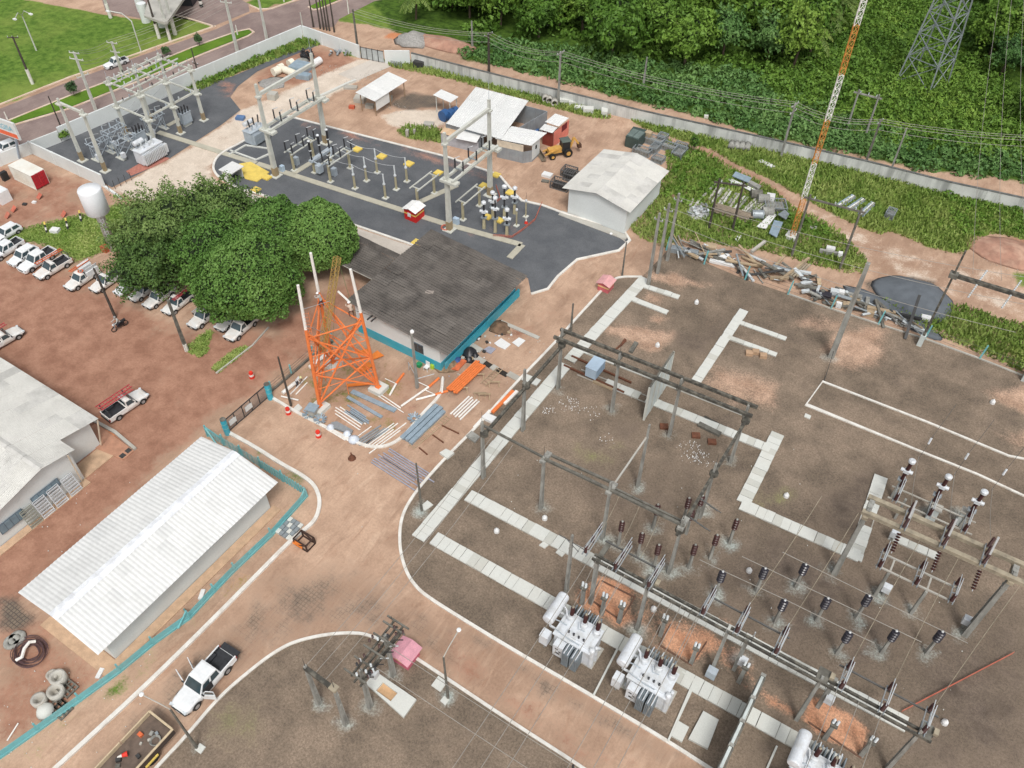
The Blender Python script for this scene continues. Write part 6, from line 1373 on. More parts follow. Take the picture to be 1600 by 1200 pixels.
# ---- transmission tower in the cleared strip
t = thing('transmission_tower', 'grey steel lattice transmission tower overgrown at its feet in the cleared strip', 'pylon', at(1441, 120))
c = at(1441, 128); a0 = .5; Lc = [V3((cos(a0 + k * HP), sin(a0 + k * HP), 0)) for k in range(4)]
def tw(z): return 3.4 * (1 - z / 34) + .5
zz = [0, 4, 7.6, 10.8, 13.8, 16.6, 19.2, 21.6, 24]
for k in range(4): mb.beam(c + Lc[k] * tw(0), c + Lc[k] * tw(24) + Z3(24), .2, .2)
mk('leg', GALV, t, kind='stuff')
for i in range(8):
 for k in range(4):
  p0, q0, p1, q1 = c + Lc[k] * tw(zz[i]) + Z3(zz[i]), c + Lc[(k + 1) % 4] * tw(zz[i]) + Z3(zz[i]), c + Lc[k] * tw(zz[i + 1]) + Z3(zz[i + 1]), c + Lc[(k + 1) % 4] * tw(zz[i + 1]) + Z3(zz[i + 1])
  mb.beam(p0, q1, .09); mb.beam(q0, p1, .09); mb.beam(p1, q1, .09)
mk('bracing', GALV, t, kind='stuff'); mb.beam(c + V3((-5, -3, 23)), c + V3((5, 3, 23)), .4, .5); mk('crossarm', GALV, t)
# ---- wires
def wire(a, b, sag, label, r=.022, m=None, n=10, group=None):
 a, b = V3(a), V3(b); mb.path([a.lerp(b, i / n) - V3((0, 0, sag * 4 * (i / n) * (1 - i / n))) for i in range(n + 1)], r, 4)
 return sg('overhead_wire', m or WIREM, label, 'wire', group, org=a.copy())
seq = [tops[k] for k in ('t0', 't1', 't2', 't4', 't5', 't7')]; nm = ['from the gate pole to the pole behind the sheds', 'from the pole behind the sheds to the one by the rings', 'from the ring pole to the pole left of the mast', 'past the mast', 'from the dark track pole out of the picture']
for i in range(5):
 for k, (o, dz) in enumerate(((-.7, -.2), (0, -.15), (.7, -.2), (0, -1.4))): wire(seq[i] + V3((0, o, dz)), seq[i + 1] + V3((0, o, dz)), .9, f'{("near", "middle", "far", "lower")[k]} track wire {nm[i]}', .024, None, 10, 'wires along the dirt track')
far0 = at(-200, 240) + Z3(9); seq = [far0, tops['r1'], tops['r2'], tops['r3'] + Z3(0)]; seq.append(seq[-1] + (seq[-1] - seq[-2]))
for i, (a, b) in enumerate(zip(seq[1:-1], seq[2:])):
 for k, (o, dz) in enumerate(((-.8, 0), (0, 0), (.8, 0), (-.6, -1.5), (.5, -1.6))): wire(a + V3((o, 0, dz)), b + V3((o, 0, dz)), .5, f'{ORD[k]} road wire between the {("wall and median poles", "median and junction poles", "junction pole and next one")[i]}', .02, WIREM, 8, 'wires along the avenue')
for k in range(3):
 wire(tops[f'y{k}'] + Z3(-.5), tops['y3'] + V3((14, 1 + 4.6 * k, -2.5)), 1.0, f'wire from the {("nearest", "middle", "furthest")[k]} corner pole over the junk heap', .026, WIREM, 12, 'wires over the junk heap')
for k in range(4):
 wire(a0_ := at(1440, 533) + V3((1.5 + 2.6 * k, 1.0 + .5 * k, 9.2)), c + V3((3.5 + 1.1 * k, 2 + .5 * k, 22)), 2.5, f'{nth(k, 4)} of four thin line wires falling from the pylon to the dark portal', .02, WIREM, 16, 'line wires over the jungle')
for k, x in enumerate((-13.4, -11.9, -10.5, -7.3, -5.9, -4.6)): wire((x, 32.7, 6.9), (x + .3, 8, 7.4), .5, f'{nth(k % 3, 3)} wire over the {("first", "second")[k // 3]} transformer toward the island', .024, WIREM, 10, 'wires over the transformers')
for k, x in enumerate((5.6, 7.1, 8.6)): wire((x, 32.7, 6.9), (x + .2, 8, 7.0), .5, f'{nth(k, 3)} wire over the third transformer', .024, WIREM, 10, 'wires over the transformers')
for k, x in enumerate((-12.95, -11.8, -10.75, -6.65, -5.5, -4.45)): wire((x, 32.8, 6.8), (x - .05, 29.5, 4.2), .1, f'{nth(k % 3, 3)} lead to the {("first", "second")[k // 3]} transformer', .02, WIREM, 5, 'bushing leads')
for k, x in enumerate((-14.2, -12.4, -10.6)): wire((x, 38.7, 7.0), (x + .6, 33.9, 8.0), .5, f'{nth(k, 3)} wire from the old portal to the triple switches', .022, TANB, 8, 'wires between the portals')
for k, x in enumerate((-26.2, -25.2, -24.2)): wire((x, 38.5, 7.0), (-25.9 + .9 * k, 14.6, 6.1), .8, f'{nth(k, 3)} wire from the old portal to the small island portal', .022, WIREM, 12, 'wires to the island')
for k, y in enumerate((17.2, 18.9)): wire((-22.2, y, 6.0), (8, y + .3, 6.5), .6, f'{("nearer", "further")[k]} wire running from the equipment frame along the kerb', .024, WIREM, 14, 'wires along the island kerb')
for k, x in enumerate((-1.75, 1.15, 5.75, 8.55)): wire((x, 34.7, 7.9), (x + 1.2, 46.3, 8.6), .8, f'{nth(k, 4)} wire from the bus portal to the tall portal', .022, TANB, 10, 'wires to the tall portal')
wire((11.3, 34.7, 7.9), (14, 46.3, 8.6), .8, 'rightmost wire from the bus portal passing the tall portal column', .022, TANB, 10)
for k in range(3): wire((5.5 + 2.9 * k, 48.6, 9.3), (5.0 + 3 * k, 57.0, 6.1), .3, f'{nth(k, 3)} jumper from the tall portal to the current transformers', .02, WIREM, 8, 'jumpers to the current transformers')
for k in range(3):
 P_ = [V3((-71.0, 67.4 + 2 * k, 4.1)), at(*bpp[k]) + Z3(3.6), at(*bpp[k + 3]) + Z3(3.6)]
 for j in range(2): wire(P_[j], P_[j + 1], .35, f'{("nearest", "middle", "furthest")[k]} conductor {("from the switch to the left bus posts", "between the two rows of bus posts")[j]}', .026, ALU, 8, 'conductors on the bus posts')
for k in range(3):
 t = thing('line_insulator', f'{nth(k, 3)} of three white insulators hanging in wires beyond the current transformers', 'insulator', (5.4 + 3.1 * k, 59.8, 5.6), 'hanging white line insulators'); o = V3((5.4 + 3.1 * k, 59.8, 5.2))
 sheds(mb, o, .8, .1, 6, sides=8); mk('insulator', EQW, t); mb.tube(o + V3((-.1, -.3, -2.0)), o, .018, n=4); mb.tube(o + Z3(.8), o + V3((.5, 1.6, 4.0)), .018, n=4); mk('wire', WIRED, t)
# ---- teal fence, posts and gate
t = thing('teal_fence', 'long teal wire fence with leaning short posts beside the white warehouse', 'fence', at(477, 778))
c0, c1, c2 = at(480, 776), at(0, 1196), at(325, 682); F1 = [c0, at(425, 838), at(368, 892), at(336, 925), at(297, 967), at(241, 1007), at(189, 1050), at(127, 1095), at(62, 1142), at(-60, 1228)]
for i, (a, b) in enumerate(zip(F1[:-1], F1[1:])):
 mb.beam(a + Z3(.12), b + Z3(.12), .14, .24)
 for k in range(6): mb.beam(a + Z3(.32 + .1 * k), b + Z3(.32 + .1 * k), .03, .05)
 mk('mesh_panel', TEALP, t)
for p in F1[:-1]: mb.beam(p, p + V3((-.1, .02, 1.15)), .16, .16, .13, .13); mk('post', TEALP, t)
for p in (F1[0], F1[4]):
 mb.beam(p + V3((-.05, 0, 1.1)), p + V3((-.1, -1.1, .1)), .12); mb.beam(p + V3((-.1, 0, 1.1)), p + V3((-1.0, .3, .1)), .12); mk('brace', TEALP, t)
F2 = [c0, at(442, 752), at(408, 731), at(378, 713), at(350, 696), at(325, 682)]
for i, (a, b) in enumerate(zip(F2[:-1], F2[1:])):
 for k in range(7): mb.beam(a + Z3(.15 + .18 * k), b + Z3(.15 + .18 * k), .025, .03)
 n = 9 if i < 2 else 4
 for k in range(n): q = a.lerp(b, (k + .5) / n); mb.beam(q + Z3(.05), q + Z3(1.3), .09 if i < 2 else .03)
 mk('mesh_panel', TEALP, t)
for p in F2[1:]: mb.beam(p, p + V3((0, .02, 1.6)), .14); mk('post', TEALP, t)
mb.beam(F2[-1] + Z3(1.4), at(345, 686) + Z3(.1), .13); mb.beam(F2[-1] + Z3(1.3), at(340, 697) + Z3(.1), .13); mk('brace', TEALP, t)
for p, lb in (((356, 678), 'teal gate pillar beside the warehouse corner'), ((423, 623), 'teal gate pillar beside the workshop kerb')):
 q = at(*p); t = thing('gate_pillar', lb, 'pillar', q, 'teal gate pillars'); mb.tube(q, q + Z3(2.1), .28, .28, 10); mk('shaft', TEAL, t); mb.tube(q + Z3(2.1), q + Z3(2.16), .29, .29, 10); mk('cap', MIDB, t)
 mb.tube(q + Z3(.9), q + Z3(1.0), .3, .3, 10); mb.tube(q + Z3(1.5), q + Z3(1.6), .3, .3, 10); mk('hinge_band', TEALP, t)
t = thing('mesh_gate', 'long grey mesh gate with two white boards between the teal pillars', 'gate', at(356, 678)); a, b = at(358, 675), at(419, 622)
for z in (.15, 1.75): mb.beam(a + Z3(z), b + Z3(z), .07)
for k in range(6): q = a.lerp(b, k / 5); mb.beam(q + Z3(.1), q + Z3(1.8), .08)
mk('frame', DKST, t)
for k in range(14): mb.beam(a + Z3(.22 + .11 * k), b + Z3(.22 + .11 * k), .018, .03)
mk('mesh', mat('grey_mesh', (118, 108, 104), .8), t, kind='stuff')
for k in (.06, .46): mb.beam(a.lerp(b, k) + Z3(.9), a.lerp(b, k + .16) + Z3(.9), .09, .62); mk('white_board', WHITEW, t)
t = thing('wire_fence', 'low dark wire fence from the teal pillar to the lattice tower yard', 'fence', at(425, 615)); FP = [at(425, 612), at(456, 586), at(490, 556), at(520, 535)]
for a, b in zip(FP[:-1], FP[1:]):
 for z in (.15, .5, .85, 1.2): mb.beam(a + Z3(z), b + Z3(z), .025 if z > .2 else .16, .03 if z > .2 else .25)
 mk('wire_panel', MIDB, t)
for i, p in enumerate(FP): mb.beam(p, p + Z3(1.5), .12); mk('post', TEALP, t)
t = thing('wire_fence', 'line of teal posts with thin wires in front of the junk heap', 'fence', at(1046, 388)); FP = [at(1041, 391), at(1100, 413), at(1164, 437), at(1231, 460), at(1298, 483), at(1372, 507), at(1444, 530), at(1530, 561), at(1598, 588)]
for i, p in enumerate(FP): mb.beam(p, p + V3((.12, .15, 1.9)), .17, .17, .14, .14); mk('post', TEALP if i != 8 else CONC, t)
for a, b in zip(FP[:-1], FP[1:]):
 for z in (.5, 1.0, 1.5): mb.beam(a + V3((.05, .05, z)), b + V3((.05, .05, z)), .018)
 mk('wire', WIRED, t, kind='stuff')
for a, b in zip(FP[3:-1], FP[4:]): mb.beam(a + Z3(.08), b + Z3(.08), .16, .18); mk('kerb', CONC, t)
# ================================================================== vehicles and people
PAINT = mat('car_white', (226, 229, 230), .25, .02, 1, fine=3, spec=.6)
MUD = mat('car_white_dusty', (222, 222, 219), .35, .03, 1, dirt=(204, 178, 154), damt=.3, dscale=1.2)
TYRE = mat('tyre', (34, 33, 32), .9, .15, 6); RIMM = mat('wheel_rim', (150, 150, 150), .4, .1, 4)
PLAS = mat('black_plastic', (40, 42, 44), .6, .15, 5); CARG = mat('car_glass', (58, 74, 80), .08, .1, 2, spec=.9)
LINER = mat('bed_liner', (46, 48, 52), .75, .2, 4); HEADL = mat('headlight', (206, 214, 218), .15, .05, 4); TAILL = mat('tail_light', (146, 24, 28), .3); PLATE = mat('number_plate', (200, 200, 196), .5)
def ring(x, w, zb, zt, r=.12):
 """body section at x, rounded at the shoulders"""
 return [V3((x, -w * .93, zb)), V3((x, -w, zb + (zt - zb) * .45)), V3((x, -w * .97, zt - r)), V3((x, -w + r * 1.3, zt)), V3((x, w - r * 1.3, zt)), V3((x, w * .97, zt - r)), V3((x, w, zb + (zt - zb) * .45)), V3((x, w * .93, zb))]
def inset(q, mx, my, off):
 """a pane lying just proud of the quad q"""
 a, b, c, d = q; n = (b - a).cross(d - a).normalized() * off
 f = lambda u, v: (a.lerp(b, u)).lerp(d.lerp(c, u), v) + n
 return [f(mx, my), f(1 - mx, my), f(1 - mx, 1 - my), f(mx, 1 - my)]
def car(kind, L, W, H, paint, bumper=True, doors=False, gate=False):
 t = thing('pickup_truck' if kind != 'hatch' else 'car', 'car', 'pick-up' if kind != 'hatch' else 'car', (0, 0, 0)); w = W / 2; h2 = L / 2
 wb = L * .605; xf = h2 - L * .19; xr = xf - wb; zs = H * .56
 cab0 = {'single': -L * .06, 'double': -L * .2, 'hatch': -h2 + .12}[kind]; ws = L * .2; wt = ws - H * .36
 rf = H * .5
 R = [ring(-h2, w * .94, .34, zs * .96), ring(-h2 + .1, w, .3, zs)]
 if kind != 'hatch':
  R = [ring(-h2, w * .95, .36, zs * .7, .04), ring(-h2 + .08, w, .32, zs * .72, .04), ring(cab0 - .06, w, .3, zs * .72, .04), ring(cab0 - .05, w, .3, zs + .02)]
 R += [ring(cab0 + .1, w, .3, zs + .02), ring(ws, w, .3, zs + .03), ring(ws + .12, w * .98, .3, zs + .0), ring(h2 - .55, w * .95, .3, zs - .06), ring(h2 - .18, w * .88, .32, zs - .16), ring(h2 - .02, w * .74, .36, zs - .3)]
 mb.loft(R); mk('body', paint, t, False)
 # greenhouse
 zt = H; y0 = w * .95; y1 = w * .76; zb = zs - .02
 cb = cab0 + .02; ct_ = cab0 + (.1 if kind != 'hatch' else .42)
 B = [V3((cb, -y0, zb)), V3((ws, -y0, zb)), V3((ws, y0, zb)), V3((cb, y0, zb))]; T = [V3((ct_, -y1, zt - .03)), V3((wt, -y1, zt - .03)), V3((wt, y1, zt - .03)), V3((ct_, y1, zt - .03))]
 T2 = [V3((ct_ + .15, -y1 * .86, zt + .02)), V3((wt - .15, -y1 * .86, zt + .02)), V3((wt - .15, y1 * .86, zt + .02)), V3((ct_ + .15, y1 * .86, zt + .02))]
 mb.loft([B, T, T2]); mk('cab', paint, t)
 mb.quad(*inset([B[1], B[2], T[2], T[1]], .05, .08, .012)); mk('windscreen', CARG, t)
 mb.quad(*inset([B[3], B[0], T[0], T[3]], .1, .2, .012)); mk('rear_window', CARG, t)
 for s in (0, 1):
  q = [B[0], B[1], T[1], T[0]] if s == 0 else [B[2], B[3], T[3], T[2]]
  n = 1 if kind == 'single' else 2
  for k in range(n):
   u0, u1 = (k / n, (k + 1) / n); a = q[0].lerp(q[1], u0); b = q[0].lerp(q[1], u1); c = q[3].lerp(q[2], u1); d = q[3].lerp(q[2], u0)
   mb.quad(*inset([a, b, c, d], .1, .16, .012)); mk('side_window', CARG, t)
 if kind != 'hatch':
  z0, z1 = zs * .7, zs + .03
  for s in (-1, 1): mb.loft([[V3((x, s * (w - .01), z0)), V3((x, s * (w - .02), z1)), V3((x, s * (w - .12), z1)), V3((x, s * (w - .13), z0))] if s < 0 else [V3((x, s * (w - .13), z0)), V3((x, s * (w - .12), z1)), V3((x, s * (w - .02), z1)), V3((x, s * (w - .01), z0))] for x in (-h2 + .02, cab0 - .05)])
  bed = mk('bed_side', paint, t)
  mb.bbox(-h2 + .1, cab0 - .06, -w + .135, w - .135, zs * .72, zs * .72 + .03); mb.bbox(cab0 - .1, cab0 - .052, -w + .135, w - .135, zs * .72 + .03, z1 - .03)
  for s in (-1, 1): mb.bbox(-h2 + .1, cab0 - .1, s * (w - .15) - .012, s * (w - .15) + .012, zs * .72 + .03, z1 - .02); mb.box(((xr), s * (w - .3), zs * .72 + .14), (.8, .26, .22))
  mk('bed_liner', LINER, t)
  if gate: mb.beam((-h2 + .05, 0, zs * .72), (-h2 - .48, 0, zs * .7), W - .2, .07)
  else: mb.bbox(-h2 - .005, -h2 + .08, -w + .1, w - .1, zs * .66, z1)
  mk('tailgate', LINER if gate else paint, t)
 for x in (xf, xr):
  for s in (-1, 1):
   r = H * .205; y = s * (w - .1); mb.tube((x, y - s * .1, r), (x, y + s * .11, r), r, n=14); wh = mk('wheel', TYRE, t)
   mb.tube((x, y + s * .1, r), (x, y + s * .125, r), r * .58, n=12); mk('rim', RIMM, wh)
   n = 10; a0_ = [V3((x + (r + .09) * cos(pi * i / n), s * (w + .012), r * 1.0 + (r + .07) * sin(pi * i / n))) for i in range(n + 1)]
   mb.add(a0_ + [V3((x, s * (w + .012), r))], [tuple(range(n + 2))] if s < 0 else [tuple(range(n + 1, -1, -1))]); mk('wheel_arch', PLAS, t)
 bz = .5; mb.loft([[V3((h2 - .3, -w * .9, .27)), V3((h2 - .3, -w * .93, bz)), V3((h2 - .3, w * .93, bz)), V3((h2 - .3, w * .9, .27))], [V3((h2 + .02, -w * .7, .27)), V3((h2 + .04, -w * .72, bz)), V3((h2 + .04, w * .72, bz)), V3((h2 + .02, w * .7, .27))]]); mk('front_bumper', PLAS if bumper else paint, t)
 mb.bbox(-h2 - .07, -h2 + .02, -w * .85, w * .85, .33, .52); mk('rear_bumper', PLAS, t)
 for s in (-1, 1):
  mb.box((h2 - .13, s * w * .7, zs - .26), (.22, .34, .15), -s * .35); mk('headlight', HEADL, t)
  mb.box((-h2 + .02, s * (w - .08), zs * .8), (.08, .14, .3)); mk('tail_light', TAILL, t)
  mb.box((ws - .12, s * (w + .1), zs + .1), (.1, .2, .15)); mk('mirror', PLAS, t)
 mb.box((h2 + .045, 0, .42), (.02, .4, .13)); mk('number_plate', PLATE, t)
 mb.box((h2 + .0, 0, zs - .36), (.08, W * .5, .1)); mk('grille', PLAS, t)
 if doors:
  ln = (ws - cb) / 2
  for s, x, a in ((1, ws - .12, 62), (-1, ws - .12, 72), (-1, ws - .12 - ln, 66)):
   d = V3((-cos(R_(a)), s * sin(R_(a)), 0)); p = V3((x, s * w, 0)); e = p + d * (ln - .08)
   mb.beam(p + Z3(.36 + zs / 2 - .1), e + Z3(.36 + zs / 2 - .1), .09, zs - .3)
   for u, v in (((p + Z3(zs) + d * .05), (p + d * .38 + Z3(H - .1))), ((p + d * .38 + Z3(H - .1)), (e + Z3(H - .12))), ((e + Z3(H - .12)), (e + Z3(zs)))): mb.beam(u, v, .05, .05)
   dr = mk('door', paint, t); mb.quad(p + d * .1 + Z3(zs), p + d * .4 + Z3(H - .12), e + Z3(H - .14), e + Z3(zs)); mk('door_window', CARG, dr)
  mb.box((ws - .75, w - .02, zs - .02), (ln * .8, .04, .8)); mk('dark_interior', LINER, t)
 return Proto(t)
sgl = car('single', 4.45, 1.66, 1.52, MUD); dbl = car('double', 5.15, 1.8, 1.74, PAINT, bumper=False); hat = car('hatch', 4.05, 1.64, 1.5, PAINT, bumper=False)
bigp = car('double', 5.25, 1.84, 1.76, PAINT, doors=True, gate=True)
SILV = mat('car_silver_blue', (176, 190, 206), .3, .03, 1)
GC = 'white company vehicles in the car park'
def park(pr, wx, wy, s, label, hd=-90, W=1.66, L=4.45, side=1):
 """place by the ground point of the near front wheel"""
 a = R_(hd); xf = L / 2 - L * .19; loc = V3((wx, wy, 0)) - V3((cos(a), sin(a), 0)) * xf * s - V3((1, 0, 0)) * (W / 2 - .1) * s
 return pr(loc, a, label, GC, s), loc, a, s
park(hat, -95.0, 36.2, .86, 'white car mostly out of the picture beyond the first double cab', W=1.64, L=4.05)
park(dbl, -92.1, 33.9, .83, 'white double cab pick-up with a black bed at the far end of the row', -87, 1.8, 5.15)
park(hat, -89.4, 34.5, .9, 'white estate car parked between the two double cab pick-ups', -88, 1.64, 4.05)
park(dbl, -87.3, 34.6, .88, 'white double cab pick-up with a black bed beside the one carrying ladders', -88, 1.8, 5.15)
c4 = park(sgl, -84.75, 34.8, .95, 'white single cab pick-up with dark bed and orange ladder rack', -92)
c5 = park(sgl, -80.3, 35.4, .92, 'white single cab pick-up with raised white tool box lids', -88)
c6 = park(sgl, -77.7, 36.7, .9, 'white single cab pick-up with black bed behind the dark lamp pole', -89)
park(hat, -75.1, 37.7, .84, 'white hatchback at the left edge of the dark tree', -88, 1.64, 4.05)
park(sgl, -72.9, 38.0, .88, 'white single cab pick-up half under the dark tree, nearest the hatchback', -88)
c9 = park(sgl, -70.6, 38.1, .88, 'white single cab pick-up half under the dark tree with a roof box', -88)
c10 = park(sgl, -68.1, 38.6, .9, 'white single cab pick-up behind the grey pole with the white foot', -87)
c11 = park(sgl, -64.0, 38.6, .94, 'white pick-up with a small roof ladder poking out under the round dome tree', -88)
park(sgl, -61.3, 39.9, .92, 'white pick-up almost hidden under the round dome tree', -87)
park(sgl, -59.35, 39.4, .94, 'last white pick-up at the right end of the row beside the lawn kerb', -86)
c14 = park(sgl, -78.8, 26.9, .97, 'white pick-up with ladders cut by the left edge of the picture', 85)
c15 = park(sgl, -60.6, 27.85, 1.0, 'dusty white pick-up carrying pink ladders beside the grey roofed hall', 85)
bigp(V3((-34.05, 10.95, 0)), R_(-88), 'white double cab pick-up with open doors and lowered dark tailgate', 'white vehicles on the sandy road')
dup(dbl.root, V3((-120.2, 73.6, 0)), R_(-101), 'white double cab pick-up driving along the avenue', 'vehicles on the avenue', .74)
r = dup(hat.root, V3((-112.6, 48.9, 0)), R_(-97), 'pale car behind the billboard post and the roadside wall', 'vehicles on the avenue', .85)
r = dup(hat.root, V3((-112.9, 44.2, 0)), R_(-97), 'bluish car at the left edge behind the roadside wall', 'vehicles on the avenue', .85)
for ch in r.children:
 if ch.name.startswith(('body', 'cab')): ch.data = ch.data.copy(); ch.data.materials[0] = SILV
# ladders and racks carried by pick-ups
LADR = mat('ladder_red', (176, 70, 74), .6, .1, 4); LADO = mat('ladder_orange', (206, 104, 62), .6, .1, 4); RACK = mat('rack_steel', (70, 72, 76), .6)
def W_(c, x, y, z):
 _, loc, a, s = c; return V3((loc.x + s * (x * cos(a) - y * sin(a)), loc.y + s * (x * sin(a) + y * cos(a)), z * s))
def ladder(c, x0, x1, y, z, wd, m, label):
 t = thing('ladder', label, 'ladder', W_(c, (x0 + x1) / 2, y, z), 'ladders on the pick-ups')
 for s in (-wd / 2, wd / 2): mb.beam(W_(c, x0, y + s, z), W_(c, x1, y + s, z), .06, .09); mk('rail', m, t)
 n = 12
 for i in range(n): x = x0 + (x1 - x0) * (i + .5) / n; mb.beam(W_(c, x, y - wd / 2, z), W_(c, x, y + wd / 2, z), .05); mk('rung', m, t)
def rack(c, label):
 t = thing('ladder_rack', label, 'rack', W_(c, -.8, 0, .9), 'ladder racks on the pick-ups')
 for x in (-2.0, .5):
  mb.beam(W_(c, x, -.75, .85), W_(c, x, -.7, 1.72), .06); mb.beam(W_(c, x, .75, .85), W_(c, x, .7, 1.72), .06); mb.beam(W_(c, x, -.75, 1.72), W_(c, x, .75, 1.72), .06); mk('hoop', RACK, t)
for c, lb in ((c4, 'dark ladder rack on the pick-up beside the second double cab'), (c15, 'ladder rack on the dusty pick-up beside the hall'), (c14, 'ladder rack on the pick-up at the left edge'), (c6, 'dark rack on the pick-up behind the lamp pole')): rack(c, lb)
ladder(c4, -2.1, 1.5, -.5, 1.8, .42, LADO, 'orange ladder on the rack of the single cab pick-up')
ladder(c15, -2.4, 1.4, .48, 1.8, .42, LADR, 'outer pink ladder on the dusty pick-up beside the hall'); ladder(c15, -2.3, 1.2, -.02, 1.86, .4, LADR, 'inner pink ladder on the dusty pick-up beside the hall')
ladder(c14, -2.4, 1.2, .4, 1.8, .42, LADR, 'dark red ladder on the pick-up at the left edge')
ladder(c11, -1.2, 1.2, -.3, 1.75, .35, ALU, 'small grey ladder on the pick-up under the dome tree'); ladder(c10, -1.8, .9, .45, 1.75, .35, LADR, 'dark ladder on the pick-up behind the grey pole')
t = thing('tool_box', 'white tool boxes with open lids on the pick-up', 'tool box', W_(c5, -1.3, 0, .8))
for s in (-1, 1):
 b = [W_(c5, -2.1, s * .8, .8), W_(c5, -.4, s * .8, .8), W_(c5, -.4, s * .45, .8), W_(c5, -2.1, s * .45, .8)]; mb.hexa(b + [p + Z3(.55) for p in b] if s > 0 else b[::-1] + [p + Z3(.55) for p in b[::-1]]); mk('box', PAINT, t)
 mb.slab([W_(c5, -2.1, s * .45, 1.36), W_(c5, -.4, s * .45, 1.36), W_(c5, -.4, s * .75, 1.95), W_(c5, -2.1, s * .75, 1.95)], .04); mk('lid', PAINT, t)
ladder(c5, -2.2, .7, -.75, 1.75, .35, LADO, 'orange ladder on the pick-up with the raised tool box lids')
for k in range(6): mb.path([W_(c5, -.2 + .3 * cos(a + k), .3 * sin(a + k) - .1 + .05 * k, 1.5 + .03 * k) for a in np.linspace(0, 5.5, 9)], .025, 4)
sg('rope_coil', LADO, 'orange and grey rope coil on the roof of the tool box pick-up', 'rope')
# flatbed truck
TIMB = mat('truck_timber', (196, 178, 148), .85, .1, 2); BEDF = mat('truck_bed_floor', (104, 90, 80), .9, .2, 2); DKB = mat('dark_brown_side', (70, 58, 52), .8, .15, 2)
t = thing('flatbed_truck', 'old flatbed truck with open timber sides parked on the sandy road', 'truck', (-33.9, 4.2, 0)); x0, x1, y1, y0 = -35.2, -32.65, 7.1, .9
mb.bbox(x0 + .1, x1 - .1, y0, y1 - .1, .95, 1.08); mk('bed_floor', BEDF, t)
mb.bbox(x0, x0 + .1, y0, 4.4, 1.0, 1.5); mk('side_board', TIMB, t); mb.bbox(x0, x0 + .1, 4.5, y1, 1.0, 1.5); mk('side_board', TIMB, t)
mb.bbox(x1 - .1, x1, y0, y1, .85, 1.5); sb = mk('side_board', DKB, t); mb.bbox(x1 - .13, x1 + .03, y0, y1, 1.5, 1.56); mk('cap_rail', TIMB, sb)
mb.bbox(x0 + .1, x1 - .13, y1 - .1, y1, .85, 1.5); tg_ = mk('tailboard', DKB, t); mb.bbox(x0 + .1, x1 - .13, y1 - .12, y1 + .03, 1.5, 1.56); mk('cap_rail', TIMB, tg_)
mb.bbox(-34.4, -34.2, -2.6, 6.6, .6, .95); mb.bbox(-33.6, -33.4, -2.6, 6.6, .6, .95); mk('chassis', DKST, t)
for y in (5.0, 3.9, -1.6):
 for x in (x0 + .3, x1 - .05): mb.tube((x - .28, y, .5), (x, y, .5), .5, n=14); mk('wheel', TYRE, t)
mb.bbox(-35.0, -32.8, -2.9, .5, .9, 1.9); mb.box((-33.9, -1.0, 2.3), (2.1, 2.4, .8), 0, .88); mk('cab', PAINT, t)
mb.bbox(x1 - .02, x1 + .1, 4.3, 5.4, .7, .85); mk('reflector', YEL, t)
q = V3((-34.15, 4.2, 1.08)); t = thing('traffic_cone', 'red and white traffic cone lying in the flatbed truck', 'cone', q); CONE = mat('cone_red', (214, 52, 36), .6)
mb.lathe(q + Z3(.25), [(.2, 0), (.13, .35)], 10, (-.5, -.8, .1)); mk('cone', CONE, t); mb.lathe(q + V3((-.2, -.3, .28)), [(.12, 0), (.04, .3)], 10, (-.5, -.8, .1)); mk('white_tip', WHITEK, t)
for k in range(4): mb.path([V3((-33.3 + (.3 + .03 * k) * cos(a), 5.9 + (.3 + .03 * k) * sin(a), 1.12 + .04 * k)) for a in np.linspace(0, 6.28, 14)], .025, 4)
sg('cable_coil', OLDC, 'grey cable coil lying in the back of the flatbed truck', 'coil')
for i, (dx, dy, s, m) in enumerate(((-.6, 1.4, .35, LADO), (.2, 1.5, .22, CONC), (-.1, 1.0, .2, CONC), (.45, .3, .3, DKST), (-.5, -.6, .35, DKST), (0, 1.9, .3, OLDC), (.3, 2.1, .25, GALV), (-.2, -.9, .3, MIDB))):
 mb.box((-33.9 + dx, 4.2 + dy, 1.08 + s * .35), (s, s * .8, s * .7), i); sg('tool_bag', m, f'{("orange cloth", "small pale lump", "tiny pale lump", "dark bag", "dark lump", "grey fitting", "metal fitting", "brown lump")[i]} on the floor of the flatbed truck', 'tool')
# backhoe loader
YC = mat('digger_yellow', (206, 160, 84), .6, .1, 2, dirt=(150, 112, 70), damt=.4); t = thing('backhoe_loader', 'yellow backhoe loader with a dark cab standing by the zinc annexe', 'digger', (-49.3, 89.9, 0))
ux = V3((.62, .78, 0)).normalized(); uy = V3((-ux.y, ux.x, 0)); B0 = V3((-49.5, 89.6, 0)); D = lambda x, y, z: B0 + ux * x + uy * y + Z3(z)
mb.beam(D(-1.7, 0, .95), D(.2, 0, 1.0), .8, .7); mk('bonnet', YC, t); mb.beam(D(-1.6, 0, .55), D(1.5, 0, .55), .6, .35); mk('chassis', DKST, t)
c8 = [D(.1, -.6, .9), D(1.3, -.6, .9), D(1.3, .6, .9), D(.1, .6, .9)]; mb.hexa(c8 + [D(.2, -.55, 2.2), D(1.25, -.55, 2.2), D(1.25, .55, 2.2), D(.2, .55, 2.2)]); mk('cab', mat('cab_dark', (38, 42, 44), .3), t)
mb.hexa([D(.05, -.65, 2.2), D(1.4, -.65, 2.2), D(1.4, .65, 2.2), D(.05, .65, 2.2), D(.1, -.6, 2.32), D(1.35, -.6, 2.32), D(1.35, .6, 2.32), D(.1, .6, 2.32)]); mk('cab_roof', mat('cab_roof', (88, 98, 92), .7), t)
